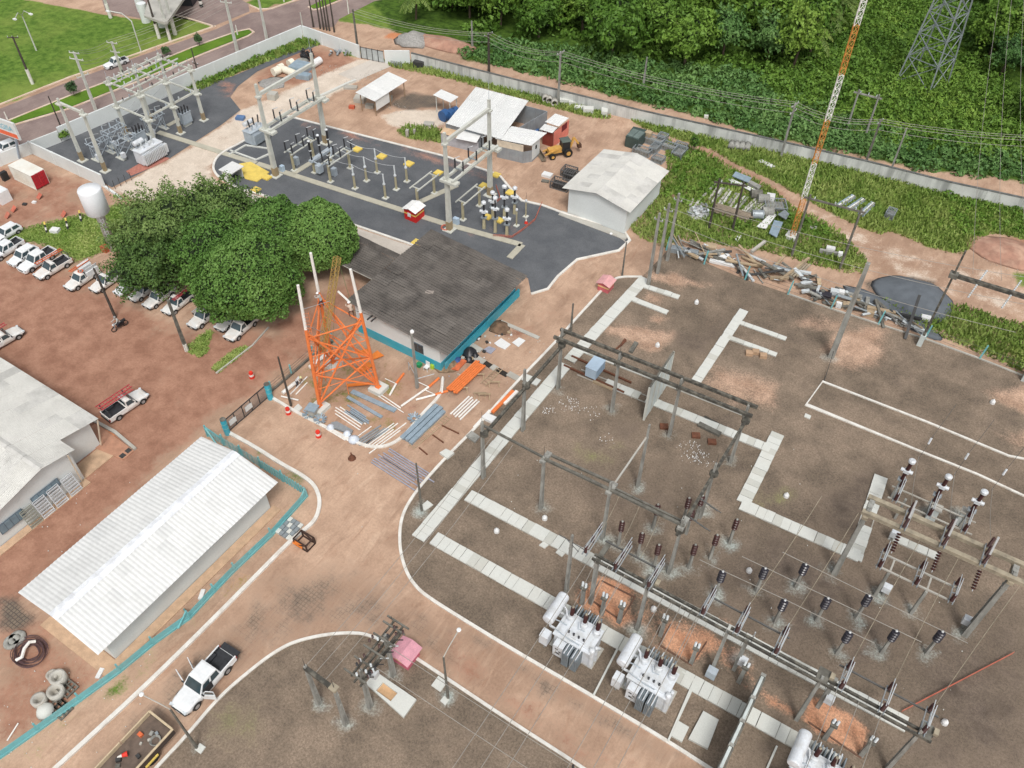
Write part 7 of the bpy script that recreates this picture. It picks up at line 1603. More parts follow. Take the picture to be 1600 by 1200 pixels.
for x, rr in ((-1.3, .42), (.95, .6)):
 for s in (-1, 1): mb.tube(D(x, s * .55, rr), D(x, s * .9, rr), rr, n=14); wh = mk('wheel', TYRE, t); mb.tube(D(x, s * .88, rr), D(x, s * .93, rr), rr * .5, n=10); mk('rim', YC, wh)
for s in (-1, 1): mb.beam(D(-.3, s * .45, 1.3), D(-2.3, s * .5, .7), .14, .2); mk('loader_arm', YC, t)
p = [D(-2.3, -1.0, .15), D(-2.9, -1.0, .15), D(-2.5, -1.0, .85), D(-2.3, 1.0, .15), D(-2.9, 1.0, .15), D(-2.5, 1.0, .85)]; mb.add(p, [(0, 1, 2), (5, 4, 3), (0, 3, 4, 1), (0, 2, 5, 3)]); mk('bucket', mat('bucket_steel', (120, 110, 96), .6), t)
mb.beam(D(1.5, .1, .9), D(2.0, .1, 2.3), .22, .3); mb.beam(D(2.0, .1, 2.3), D(2.7, 0, 1.3), .18, .24); mk('boom', YC, t); mb.hexa([D(2.6, -.3, .7), D(3.1, -.3, .8), D(3.1, .3, .8), D(2.6, .3, .7), D(2.5, -.3, 1.3), D(3.0, -.3, 1.35), D(3.0, .3, 1.35), D(2.5, .3, 1.3)]); mk('digging_bucket', mat('rust_bucket', (82, 58, 44), .8), t)
# ---- people: one continuous skinned body each
def cloth_mat(name, shoe, trouser, shirt, z1, z2):
 m = bpy.data.materials.new(name); m.use_nodes = True; g = N(m); tc = g.n('ShaderNodeTexCoord').outputs['Object']; s = g.n('ShaderNodeSeparateXYZ'); g.l(tc, s.inputs[0])
 x = g.n('ShaderNodeValToRGB'); x.color_ramp.interpolation = 'CONSTANT'; e = x.color_ramp.elements; e[0].color = lin(trouser); e[1].position = z1 / 2; e[1].color = lin(shirt); k = e.new(z2 / 2); k.color = lin((150, 104, 78))
 g.l(g.math('MULTIPLY', s.outputs['Z'], .5), x.inputs[0]); g.out(x.outputs[0], .8); return m
def person(loc, rz, pts, m, label, hat=(236, 236, 236), s=1.0):
 """pts: joint positions (pelvis chest neck head, then elbow hand knee foot left and right)"""
 t = thing('person', label, 'person', loc); t.rotation_euler.z = rz; t.scale = (s, s, s); P = {k: V3(v) for k, v in pts.items()}
 names = ['pelvis', 'chest', 'neck', 'head', 'shl', 'ell', 'hal', 'shr', 'elr', 'har', 'hil', 'knl', 'fol', 'hir', 'knr', 'for']
 ch = P['chest']; pv = P['pelvis']; P.setdefault('shl', ch + V3((0, .19, .06))); P.setdefault('shr', ch + V3((0, -.19, .06))); P.setdefault('hil', pv + V3((0, .1, -.04))); P.setdefault('hir', pv + V3((0, -.1, -.04)))
 rad = dict(pelvis=.14, chest=.15, neck=.06, head=.1, shl=.075, shr=.075, ell=.05, elr=.05, hal=.04, har=.04, hil=.095, hir=.095, knl=.062, knr=.062, fol=.05); rad['for'] = .05
 ed = [(0, 1), (1, 2), (2, 3), (1, 4), (4, 5), (5, 6), (1, 7), (7, 8), (8, 9), (0, 10), (10, 11), (11, 12), (0, 13), (13, 14), (14, 15)]
 me = bpy.data.meshes.new('body'); me.from_pydata([tuple(P[n]) for n in names], ed, []); me.materials.append(m); o = bpy.data.objects.new('body', me); C.objects.link(o); o.parent = t
 md = o.modifiers.new('skin', 'SKIN'); sv = me.skin_vertices[0].data
 for i, n in enumerate(names): sv[i].radius = (rad[n], rad[n])
 sv[0].use_root = True; o.modifiers.new('sub', 'SUBSURF').levels = 1; o.modifiers['sub'].render_levels = 1
 mb.sphere(P['head'] + Z3(.05), .135, 10, 6, .85); h = put(mesh('helmet', mb, mat('helmet_%d' % hat[0], hat, .4), True), 'helmet', t, (0, 0, 0)); return t
GREYC = cloth_mat('grey_work_clothes', 0, (62, 62, 70), (172, 170, 164), .92, 1.5)
RIDE = dict(pelvis=(-.1, 0, .86), chest=(.05, 0, 1.28), neck=(.1, 0, 1.46), head=(.15, 0, 1.6), ell=(.32, .3, 1.12), hal=(.58, .3, 1.08), elr=(.32, -.3, 1.12), har=(.58, -.3, 1.08), knl=(.36, .2, .78), fol=(.12, .18, .38), knr=(.36, -.2, .78), **{'for': (.12, -.18, .38)})
def moto(loc, rz, label, s=1.0):
 t = thing('motorcycle', label, 'motorcycle', loc); t.rotation_euler.z = rz; t.scale = (s,) * 3
 for x in (-.62, .66): n = 14; mb.path([V3((x + .28 * cos(a), 0, .31 + .28 * sin(a))) for a in np.linspace(0, 6.283, n)], .05, 6); put(mesh('wheel', mb, TYRE), 'wheel', t, (0, 0, 0))
 mb.beam((-.5, 0, .45), (.3, 0, .48), .2, .3); mb.sphere((.15, 0, .82), .2, 9, 6, .7); put(mesh('engine_and_tank', mb, mat('moto_black', (34, 34, 38), .4)), 'tank', t, (0, 0, 0))
 mb.beam((-.75, 0, .8), (.0, 0, .78), .24, .1); put(mesh('saddle', mb, PLAS), 'saddle', t, (0, 0, 0))
 mb.tube((.66, .08, .31), (.45, .08, .95), .03, n=5); mb.tube((.66, -.08, .31), (.45, -.08, .95), .03, n=5); mb.tube((.48, -.36, 1.04), (.48, .36, 1.04), .02, n=5); put(mesh('fork', mb, GALV), 'fork', t, (0, 0, 0))
 mb.sphere((.6, 0, .86), .11, 8, 5); put(mesh('headlight', mb, HEADL), 'headlight', t, (0, 0, 0))
q = at(189, 513); moto(q, R_(-96), 'black motorcycle ridden across the bare red car park', 1.05); person(q, R_(-96), RIDE, GREYC, 'motorcyclist in a pale shirt and helmet crossing the car park', (150, 150, 150), 1.05)
q = at(222, 9); moto(q, R_(-60), 'motorcycle on the street beside the concrete canopy', .8); person(q, R_(-60), RIDE, cloth_mat('olive_clothes', 0, (60, 66, 50), (180, 190, 110), .92, 1.5), 'motorcyclist in a yellowish top beside the concrete canopy', (220, 220, 160), .8)
CLIMB = dict(pelvis=(0, 0, .95), chest=(.18, 0, 1.32), neck=(.24, 0, 1.5), head=(.28, 0, 1.64), ell=(.42, .28, 1.3), hal=(.55, .12, 1.55), elr=(.42, -.28, 1.25), har=(.6, -.12, 1.2), knl=(.22, .2, .55), fol=(.1, .15, .1), knr=(.1, -.2, .52), **{'for': (-.08, -.15, .06)})
person(V3((-47.75, 41.6, 8.7)), R_(200), CLIMB, GREYC, 'rigger in grey with a white helmet on the left leg of the orange tower', s=1.0)
person(V3((-44.1, 41.7, 9.1)), R_(160), CLIMB, cloth_mat('beige_clothes', 0, (96, 66, 60), (196, 176, 160), .92, 1.5), 'rigger in beige with a white helmet on the right leg of the orange tower', s=1.0)
BEND = dict(pelvis=(0, 0, .9), chest=(.28, 0, 1.2), neck=(.42, 0, 1.3), head=(.54, 0, 1.34), ell=(.4, .25, .95), hal=(.5, .2, .7), elr=(.4, -.25, .95), har=(.5, -.2, .7), knl=(.08, .13, .48), fol=(0, .14, .04), knr=(.06, -.13, .48), **{'for': (-.1, -.14, .04)})
person(at(465, 604), R_(30), BEND, cloth_mat('pale_clothes', 0, (70, 74, 84), (208, 208, 208), .92, 1.5), 'man in a pale shirt bending over white pipes by the teal gate pillar', (220, 220, 220))
# canopy of the far building and billboard
t = thing('concrete_canopy', 'grey concrete canopy on stout white columns beyond the avenue', 'canopy', at(240, 30)); cp = [tuple(at(*p, 3.4)[:2]) for p in ((225, 25), (236, 29), (256, 36), (262, 34), (268, 26), (290, -6), (300, -30), (240, -30))]; mb.prism(cp, 3.1, 3.5); mk('slab', mat('canopy_concrete', (176, 174, 166), .85, .08, .4, dirt=(140, 138, 132), damt=.4), t)
for p in ((229, 34), (255, 41), (222, 17)): q = at(*p); mb.tube(q, q + Z3(3.1), .75, .75, 14); mk('column', WHITEW, t)
q = at(315, 11); t = thing('striped_post', 'black and white striped post beside the far canopy', 'post', q)
for k in range(5): mb.tube(q + Z3(k * .55), q + Z3(k * .55 + .55), .3, n=10); mk('band', PLAS if k % 2 == 0 else WHITEK, t)
q = at(298, 2); mb.box(q + Z3(.8), (2.2, 4.2, 1.5), .5, .85); sg('parked_van', mat('dark_vehicle', (40, 42, 50), .3), 'dark vehicle parked under the far canopy at the top edge', 'van')
t = thing('billboard', 'white billboard with an orange band and blue lettering on a blue grey post', 'billboard', at(32, 246)); z0, z1 = 3.6, 6.0
pr_ = at(33, 219, z0); br = at(20, 190, z1); dv = V3((-.80, -.28, 0)); dv = (at(0, 207, z0) - at(33, 219, z0)); dv.z = 0; dv = dv.normalized() * 7.5
a = V3((pr_.x, pr_.y, 0)); n_ = V3((-dv.y, dv.x, 0)).normalized(); n_ = n_ if n_.dot(Z3(0) - a) > 0 else -n_
def bd(u, z, o=0): return a + dv * u + n_ * o + Z3(z)
mb.hexa([bd(0, z0, -.12), bd(0, z0, .12), bd(1, z0, .12), bd(1, z0, -.12), bd(0, z1, -.12), bd(0, z1, .12), bd(1, z1, .12), bd(1, z1, -.12)]); mk('board', WHITEW, t)
mb.quad(bd(.03, z0 + .1, .125), bd(1, z0 + .1, .125), bd(1, z0 + .75, .125), bd(.03, z0 + .75, .125)); mk('orange_band', mat('sign_orange', (226, 108, 72), .6), t)
q = at(31, 248); mb.tube(q, bd(.14, z0), .16, n=8); mb.tube(q + dv * .65, bd(.8, z0), .16, n=8); mk('post', mat('post_blue_grey', (150, 166, 182), .5), t, kind='stuff')
fc = bpy.data.curves.new('lettering', 'FONT'); fc.body = 'ENERGISA'; fc.size = 1.05; fc.align_x = 'RIGHT'; fc.extrude = .004
lo = bpy.data.objects.new('lettering', fc); C.objects.link(lo); lo.parent = t; ex = -dv.normalized(); ey = Z3(1); ez = ex.cross(ey)
if ez.dot(n_) < 0: ex = -ex; ez = -ez
mw_ = Matrix((ex, ey, ez)).transposed().to_4x4(); mw_.translation = bd(.08, z0 + 1.05, .15) - wloc(t); fc.materials.append(mat('sign_blue', (112, 182, 200), .6))
lm_ = bpy.data.meshes.new_from_object(lo.evaluated_get(bpy.context.evaluated_depsgraph_get())); bpy.data.objects.remove(lo); lo = put(lm_, 'lettering', t, (0, 0, 0)); lo.matrix_local = mw_
# ================================================================== loose things: workshop yard, junk yard
ORG = mat('tower_orange', (226, 124, 66), .55, .08, 3); WHT = mat('tube_white', (232, 230, 224), .5, .05, 3); ZB = mat('galvanised_blue', (150, 168, 180), .45, .1, 2, .2); ZP = mat('galvanised_mauve', (166, 168, 182), .45, .1, 2, .2)
TAN = mat('old_timber', (176, 156, 128), .9, .15, 2, dirt=(110, 96, 80), damt=.4); RUST = mat('rusty_steel', (104, 66, 48), .9, .2, 3)
# ---- lattice tower being built
t = thing('lattice_tower', 'three legged orange lattice tower under construction with white upper legs', 'tower', (-45.5, 40.2, 0)); cen = V3((-45.5, 40.2, 0))
base = [V3((-45.6, 36.8, .45)), V3((-42.4, 41.95, .45)), V3((-48.5, 42.1, .45))]; topz = [15.3, 15.4, 14.6]; kk = [.2, .24, .03]
def LG(i, z): p = base[i]; f = kk[i] * (z - .45) / (topz[i] - .45); q = p + (cen - V3((p.x, p.y, 0))) * f; return V3((q.x, q.y, z))
for i in range(3):
 q = base[i]; mb.box((q.x, q.y, .22), (1.5, 1.5, .46)); mk('footing', CONCL, t)
 zo = (10.3, 10.4, 10.0)[i]; mb.tube(LG(i, .45), LG(i, zo), .17, .15, 8); mb.box((q.x, q.y, .5), (.5, .5, .1)); mk('leg', ORG, t); mb.tube(LG(i, zo), LG(i, topz[i]), .15, .13, 8); mk('upper_leg', WHT, t)
for (i, j) in ((0, 1), (1, 2), (2, 0)):
 for p, q in ((LG(i, .7), LG(j, 9.9)), (LG(j, .7), LG(i, 9.9))): mb.tube(p, q, .1, n=6); mk('main_brace', ORG, t)
 for za, zb in ((.7, 4.6), (4.6, 9.2)):
  for p, q in ((LG(i, za), LG(j, zb)), (LG(j, za), LG(i, zb))): mb.tube(p, q, .085, n=6); mk('brace', ORG, t)
  mb.tube(LG(i, zb), LG(j, zb), .07, n=6); mk('strut', ORG, t)
  m1, m2 = LG(i, (za + zb) / 2), LG(j, (za + zb) / 2); x = (m1 + m2) / 2; mb.tube(m1, x, .045, n=5); mb.tube(m2, x, .045, n=5); mb.tube(x, (LG(i, za) + LG(j, za)) / 2 + Z3(.05), .04, n=5); mk('redundant', ORG, t)
for i in range(28): z = .9 + .42 * i; p = LG(0, z); mb.tube(p + V3((.15, -.1, 0)), p + V3((.5, .2, 0)), .014, n=4)
mb.tube(LG(0, .8) + V3((.5, .2, 0)), LG(0, 12.4) + V3((.5, .2, 0)), .018, n=4); mk('step_rungs', ORG, t, kind='stuff')
t = thing('gin_pole', 'olive lattice gin pole hoist rising above the orange tower', 'hoist', (-46.3, 40.0, 6)); g0, g1 = V3((-46.3, 39.2, 5.6)), at(527, 402, 14.6); GP = mat('gin_pole', (162, 134, 74), .7, .1, 3)
d = (g1 - g0).normalized(); sx = d.cross(Z3(1)).normalized() * .24; sy = d.cross(sx).normalized() * .24; n = 22; cs = [sx + sy, -sx + sy, -sx - sy, sx - sy]
for c in cs: mb.tube(g0 + c, g1 + c, .04, n=5)
for i in range(n):
 p, q = g0.lerp(g1, i / n), g0.lerp(g1, (i + 1) / n)
 for k in range(4): mb.tube(p + cs[k], q + cs[(k + 1) % 4], .022, n=4); mb.tube(q + cs[k], q + cs[(k + 1) % 4], .022, n=4)
mk('boom', GP, t)
for e in (V3((-44.0, 41.9, 9.6)), V3((-46.0, 39, 1.0))): mb.tube(g1, e, .02, n=4)
mk('hoist_rope', mat('rope_green', (96, 110, 70), .8), t); mb.tube(g0.lerp(g1, .55), LG(0, 12.6), .03, n=4); mb.tube(g0.lerp(g1, .2), LG(0, 10.8), .03, n=4); mk('stay', ALU, t)
mb.tube(V3((-44.4, 42.0, 10.6)), at(528, 455, 11.8), .1, n=8); sg('tower_tube', WHT, 'white tube being lifted beside the right rigger', 'tube')
# ---- long bars lying in rows
def bars(name, a, b, n, step, wd, h, m, labels, group, z=.03, jit=.1, cat='steel bar', tube=False):
 """n parallel bars; a-b in photo pixels is the first, step the metre offset to the next"""
 A, B = at(*a), at(*b); d = (B - A).normalized(); nr = V3((-d.y, d.x, 0)) * step
 for i in range(n):
  j = rng.normal() * jit; p = A + nr * i + d * j; q = B + nr * i + d * (j + rng.normal() * jit); zz = Z3(z + h / 2)
  if tube: mb.tube(p + zz, q + zz, wd / 2, n=8)
  else: mb.beam(p + zz, q + zz, wd, h)
  sg(name, m, labels if isinstance(labels, str) else f'{nth(i, n, labels[0], labels[1], labels[3] if len(labels) > 3 else "along the row")} {labels[2]}', cat, group)
bars('steel_channel', (549, 612), (616, 642), 1, 0, .5, .14, ZB, 'wide pale steel channel lying beside the square tower footing', 'long steel channels'); bars('steel_channel', (543, 621), (597, 653), 1, 0, .34, .12, ZB, 'narrower pale steel channel lying below the wide one', 'long steel channels')
bars('steel_box_beam', (628, 687), (682, 636), 3, -.52, .42, .3, ZB, ('leftmost', 'rightmost', 'of three wide blue grey box beams lying across the kerb on the road'), 'blue grey box beams on the road', .03, .15)
bars('steel_angle', (592, 712), (655, 752), 5, -.26, .1, .1, ZP, ('nearest', 'furthest', 'of the five long mauve steel angles lying at the road bend'), 'mauve steel angles on the road', .03, .3)
bars('steel_angle', (609, 702), (671, 741), 6, -.24, .1, .1, ZP, ('nearest', 'furthest', 'of the six long mauve steel angles nearer the box beams'), 'mauve steel angles by the box beams', .03, .3)
bars('white_bar', (721, 655), (750, 627), 5, .3, .14, .12, WHT, ('rightmost', 'leftmost', 'of five white bars on the road beside the orange bundle', 'from the right'), 'white bars on the road', .06, .15)
bars('orange_bar', (713, 621), (759, 577), 6, .22, .18, .16, ORG, ('rightmost', 'leftmost', 'of the orange bars resting on wooden trestles', 'from the right'), 'orange bars on trestles', .55, .12)
bars('orange_bar', (770, 645), (801, 613), 1, 0, .34, .2, ORG, 'orange beam lying along the yard kerb', None); bars('white_bar', (787, 633), (806, 614), 1, 0, .34, .16, WHT, 'short white beam beside the orange beam at the kerb', None); bars('white_bar', (742, 668), (768, 640), 1, 0, .26, .16, WHT, 'white beam lying along the yard kerb below the orange one', None)
bars('white_rod', (521, 645), (560, 671), 4, .3, .1, .08, WHT, ('lowest', 'topmost', 'of four white rods lying below the steel channels'), 'white rods by the channels', .03, .25); bars('grey_rod', (540, 645), (567, 663), 5, .2, .14, .08, ZB, ('lowest', 'topmost', 'of five short grey bars beside the white rods'), 'short grey bars', .03, .2)
bars('grey_rod', (558, 690), (596, 665), 4, -.28, .16, .08, GALV, ('leftmost', 'rightmost', 'of four grey bars fanned out at the curved kerb'), 'grey bars fanned at the kerb', .03, .3); bars('white_rod', (572, 694), (613, 664), 5, -.28, .1, .08, WHT, ('leftmost', 'rightmost', 'of five white rods fanned out at the curved kerb'), 'white rods fanned at the kerb', .03, .4)
bars('white_rod', (560, 682), (579, 668), 1, 0, .09, .08, WHT, 'single short white rod left of the fan at the kerb', None); bars('grey_rod', (510, 671), (542, 690), 2, .12, .1, .08, WHT, ('nearer', 'further', 'of two thin pale rods along the kerb'), 'thin rods along the kerb')
bars('white_tube', (587, 617), (622, 640), 2, .3, .1, .1, WHT, ('lower', 'upper', 'of two white tubes beside the square footing'), 'white tubes by the footing', .05, .2, 'tube', True); bars('white_tube', (601, 621), (626, 639), 1, 0, .1, .1, WHT, 'short white tube beyond the pair by the footing', None, .05, 0, 'tube', True)
bars('white_tube', (484, 576), (510, 556), 1, 0, .4, .35, WHT, 'thick white pipe lying under the orange tower', None, .03, 0, 'tube', True); bars('white_tube', (442, 616), (462, 600), 1, 0, .4, .3, WHT, 'thick white pipe lying beside the teal gate pillar', None, .03, 0, 'tube', True); bars('white_tube', (454, 617), (473, 597), 2, -.5, .14, .12, WHT, ('nearer', 'further', 'of two thin white pipes beside the thick one by the gate'), 'thin white pipes by the gate', .03, .3, 'tube', True)
bars('white_tube', (440, 621), (467, 627), 1, 0, .16, .14, WHT, 'white pipe lying across the workshop kerb by the black pole', None, .1, 0, 'tube', True); bars('white_tube', (692, 592), (691, 616), 1, 0, .2, .18, WHT, 'white pipe standing at the end of the workshop kerb', None, .2, 0, 'tube', True)
for i, (o, m_, w_, lb) in enumerate((((631, 585), (619, 601), (609, 619), 'orange and white leg piece left of the weathered pole'), ((686, 592), (670, 606), (627, 636), 'long orange and white leg piece right of the weathered pole'), ((700, 612), (680, 618), (650, 626), 'short orange and white leg piece at the workshop kerb'))):
 t = thing('leg_section', lb, 'tube', at(*o), 'orange and white leg pieces'); z = Z3(.14); mb.tube(at(*o) + z, at(*m_) + z, .13, n=8); mk('orange_part', ORG, t); mb.tube(at(*m_) + z, at(*w_) + z, .11, n=8); mk('white_part', WHT, t); mb.tube(at(*m_) + z, at(m_[0] - 17, m_[1] - 8) + z, .05, n=6); mk('bracket', WHT, t)
ORT = mat('orange_plate', (226, 128, 52), .7, .1, 2)
for i, (px, lb) in enumerate(((((556, 550), (576, 546), (581, 553), (566, 556)), 'furthest heap plate of orange steel behind the tower'), (((557, 578), (577, 567), (582, 574), (563, 586)), 'orange plate leaning at the right tower leg'), (((579, 558), (590, 550), (600, 558), (584, 564)), 'orange plate beside the teal house wall'), (((543, 603), (578, 600), (577, 604), (543, 607)), 'orange grating lying between the tower feet'))):
 plate(list(px), .05 + .06 * i, .14 + .06 * i, 'orange_plate', lb, 'steel plate', ORT, 'orange steel plates')
for a, b, z, lb in (((642, 700), (702, 651), .06, 'pale ladder lying beside the blue grey box beams'), ((755, 605), (781, 580), .4, 'pale ladder propped on trestles beyond the orange bars')):
 A, B = at(*a, 0), at(*b, 0); t = thing('ladder', lb, 'ladder', A, 'ladders lying on the road'); d = (B - A).normalized(); nr = V3((-d.y, d.x, 0)) * .3
 for s in (-1, 1): mb.beam(A + nr * s + Z3(z), B + nr * s + Z3(z), .06, .07); mk('rail', TAN, t)
 n = int((B - A).length / .36)
 for i in range(n): q = A.lerp(B, (i + .5) / n) + Z3(z); mb.beam(q - nr, q + nr, .05); mk('rung', TAN, t)
def trestle(px, lb, rz=0.0):
 q = at(*px); t = thing('trestle', lb, 'trestle', q, 'wooden trestles'); ca, sa = cos(rz), sin(rz)
 for s in (-.5, .5):
  for o in (-.3, .3): mb.beam(q + V3((s * ca - o * sa, s * sa + o * ca, 0)), q + V3((s * ca, s * sa, .55)), .08); mk('leg', TAN, t)
 mb.beam(q + V3((-.65 * ca, -.65 * sa, .5)), q + V3((.65 * ca, .65 * sa, .5)), .1, .12); mk('rail', TAN, t)
for p, lb in (((722, 611), 'trestle under the near end of the orange bars'), ((748, 590), 'trestle under the far end of the orange bars'), ((772, 602), 'trestle beyond the propped ladder'), ((750, 619), 'trestle between the orange bars and the white bars'), ((757, 621), 'trestle nearest the white bars')): trestle(p, lb, .6)
for a, b, lb in (((690, 665), (717, 678), 'upper'), ((676, 680), (693, 692), 'middle'), ((655, 700), (668, 711), 'lower')): bars('road_bearer', a, b, 1, 0, .12, .1, RUST, f'{lb} dark timber bearer lying across the sandy road', 'timber bearers on the road', .01, 0, 'bearer')
def junkbox(px, s, m, name, label, cat, rz=0.0, z0=0.0, group=None):
 q = at(*px); mb.box((q.x, q.y, z0 + s[2] / 2), s, rz); return sg(name, m, label, cat, group)
PS = mat('white_panel', (222, 223, 222), .6, .03)
plate([(772, 537), (783, 529), (798, 539), (789, 547), (778, 542)], .04, .1, 'white_sheet', 'larger white board lying behind the teal house', 'board', PS); plate([(800, 536), (811, 528), (821, 533), (810, 543)], .04, .1, 'white_sheet', 'square white board lying nearer the yard kerb', 'board', PS); plate([(754, 548), (764, 542), (775, 546), (767, 554)], .04, .12, 'grey_sheet', 'grey corrugated sheet lying beside the white boards', 'board', ZP)
plate([(687, 710), (697, 704), (710, 710), (699, 719)], 0, .3, 'slab_stack', 'pale square slab at the kerb below the pallet', 'slab', CONCL); plate([(728, 683), (737, 675), (750, 684), (742, 693)], .02, .2, 'pallet', 'grey slatted pallet at the kerb', 'pallet', OLDC); plate([(752, 655), (760, 648), (776, 655), (769, 663)], .02, .35, 'panel_stack', 'stack of white panels at the foot of the portal column', 'panel', PS)
for i, (px, lb) in enumerate((((740, 570), 'dark open trench cut left of its slab'), ((773, 583), 'dark open trench cut nearer the kerb'))):
 q = at(px[0] + 20, px[1]); mb.beam(at(756 + 21 * i, 566 + 12 * i) + Z3(.03), at(769 + 24 * i, 574 + 13 * i) + Z3(.03), .6, .05); sg('trench_opening', mat('trench_dark', (46, 42, 38), .95), lb, 'trench')
for i, (a, b) in enumerate((((740, 558), (757, 567)), ((768, 573), (776, 578)), ((794, 584), (812, 594)), ((752, 549), (736, 540)), ((782, 503), (842, 529)))):
 mb.beam(at(*a) + Z3(.07), at(*b) + Z3(.07), .7 if i < 4 else .45, .12); sg('trench_slab', CONC, f'{nth(i, 5, "first", "last", "along the old trench")} grey slab of the old trench behind the teal house' if i < 4 else 'long pale trench edge running to the yard kerb beyond the white boards', 'slab', 'slabs of the old trench')
BAG = mat('black_bag', (38, 38, 42), .4, .2, 4)
def heap(name, px, r, h, m, label, cat, seed=1, n=2):
 q = at(*px); rg = np.random.default_rng(seed); D = [(cos(a), sin(a)) for a in np.linspace(0, 6.283, 13)[:-1]]; k = 5; rings = []
 for j in range(k):
  f = 1 - (j / (k - 1)) ** 1.5; z = h * (1 - f ** 1.3) if j else 0
  rings.append([V3((q.x + c * r * max(f, .02) * rg.uniform(.8, 1.2), q.y + s * r * max(f, .02) * rg.uniform(.8, 1.2), z * rg.uniform(.85, 1.1))) for c, s in D])
 mb.loft(rings); return sg(name, m, label, cat, None, True)
for i, (px, r, h, lb) in enumerate((((734, 551), .9, .7, 'largest black rubbish bag behind the teal house'), ((733, 563), .5, .5, 'small black rubbish bag nearest the trench'), ((742, 557), .5, .5, 'small black rubbish bag right of the largest'), ((741, 525), .8, .5, 'black bag heap at the middle of the teal wall'), ((803, 463), .5, .4, 'black bag at the far end of the teal wall'))): heap('rubbish_bag', px, r, h, BAG, lb, 'bag', i)
heap('rubble_heap', (699, 569), 1.3, .7, mat('rubble', (132, 112, 90), .95, .35, 3), 'brown rubble heap at the corner of the teal house', 'heap', 9); heap('cloth_heap', (712, 563), .7, .5, mat('blue_cloth', (60, 90, 140), .9, .3, 2), 'crumpled blue and white cloth beside the rubble heap', 'cloth', 4); plate([(705, 578), (722, 562), (730, 565), (716, 580)], .05, .15, 'orange_tarp', 'orange cloth strip beside the rubble heap', 'cloth', mat('orange_cloth', (206, 110, 70), .9, .2, 2))
heap('earth_heap', (780, 512), 1.2, .6, mat('brown_earth', (112, 90, 72), .95, .3, 2), 'brown earth heap at the far end of the teal wall', 'heap', 6)
for i in range(26):
 px = (700 + rng.uniform(0, 105), 0); x = px[0]; y = 580 - (x - 700) * .72 + rng.uniform(-16, 22); s = rng.uniform(.12, .4); junkbox((x, y), (s, s * rng.uniform(.5, 1), s * .5), [PS, CONC, TAN, ZP, DKST][i % 5], 'scrap_piece', f'small {("white", "pale grey", "tan", "mauve", "black")[i % 5]} scrap piece {"close to the teal wall" if x < 730 else "by the trench cut" if x < 765 else "near the white boards"} in the litter', 'scrap', rng.uniform(0, 3), .02, 'litter behind the teal house')
t = thing('plastic_chair', 'white plastic chair in front of the teal house corner', 'chair', at(667, 578)); q = at(667, 578); mb.box(q + Z3(.45), (.5, .5, .05)); mk('seat', PS, t); mb.box(q + V3((0, .25, .75)), (.5, .05, .55)); mk('backrest', PS, t)
for sx_ in (-.22, .22):
 for sy_ in (-.22, .22): mb.beam(q + V3((sx_, sy_, 0)), q + V3((sx_, sy_, .45)), .05); mk('leg', PS, t)
junkbox((676, 575), (.4, .4, .5), mat('lime_plastic', (170, 200, 60), .6), 'lime_bucket', 'lime green bucket beside the plastic chair', 'bucket'); junkbox((655, 572), (.5, .5, .4), mat('green_crate', (40, 140, 90), .7), 'green_crate', 'green crate behind the plastic chair', 'crate')
# coils, lamps and blocks by the tower
q = at(490, 648); t = thing('concrete_block', 'tall pale concrete block with a blue lid beside the left tower foot', 'block', q); mb.box(q + Z3(.5), (.7, .7, 1.0)); mk('block', CONC, t); mb.box(q + Z3(1.05), (1.1, 1.0, .12), .2); mk('lid', ZB, t)
for p, lb in (((501, 657), 'blue grey coil of fittings beside the concrete block'), ((483, 649), 'dark coil of fittings left of the concrete block'), ((647, 655), 'blue grey heap of fittings on the kerb by the box beams')):
 q = at(*p); t = thing('fittings_coil', lb, 'fittings', q, 'heaps of galvanised fittings')
 for k in range(16): a = k * .4; mb.beam(q + V3((.2 * cos(a), .2 * sin(a), .1)), q + V3((.65 * cos(a), .65 * sin(a), .2 + .1 * (k % 3))), .1, .06)
 mk('fittings', ZB, t, kind='stuff')
for p, r, lb in (((553, 688), .55, 'largest white dish lamp near the curved kerb'), ((517, 669), .4, 'white dish lamp at the left end of the grey channel'), ((543, 679), .4, 'white dish lamp below the grey channel')): q = at(*p); mb.lathe(q, [(r, 0.02), (r * .95, .2), (r * .5, .42), (.05, .5)], 14); sg('dish_lamp', mat('dish_grey', (206, 214, 224), .4), lb, 'lamp', 'white dish lamps', True)
plate([(518, 663), (527, 661), (552, 675), (549, 681), (520, 670)], .05, .3, 'grey_channel', 'pale grey channel section between the dish lamps', 'steel channel', GALV)
CR_, CW = mat('cone_red', (214, 52, 36), .6), WHITEK
for p, lb in (((451, 646), 'red traffic drum outside the workshop kerb near the gate pillar'), ((498, 682), 'red and white traffic drum outside the workshop kerb at the bend'), ((394, 590), 'red traffic drum alone beyond the mesh gate')):
 q = at(*p); t = thing('traffic_drum', lb, 'traffic drum', q, 'red traffic drums'); mb.lathe(q, [(.28, 0), (.26, .3)], 10); mk('lower_band', CR_, t); mb.lathe(q + Z3(.3), [(.25, 0), (.24, .25)], 10); mk('white_band', CW, t); mb.lathe(q + Z3(.55), [(.23, 0), (.2, .25)], 10); mk('upper_band', CR_, t)
q = at(550, 716); mb.lathe(q, [(.4, 0), (.25, .25), (.1, .5), (.04, .85)], 9); sg('brown_cone', RUST, 'small brown cone standing alone on the sandy road bend', 'cone')
t = thing('steel_cage', 'rusty steel frame with an orange plate on the verge kerb', 'frame', at(477, 847)); q = at(477, 850); P8 = [q + V3((x, y, z)) for z in (.05, .9) for x, y in ((-.7, -.5), (.7, -.5), (.7, .5), (-.7, .5))]
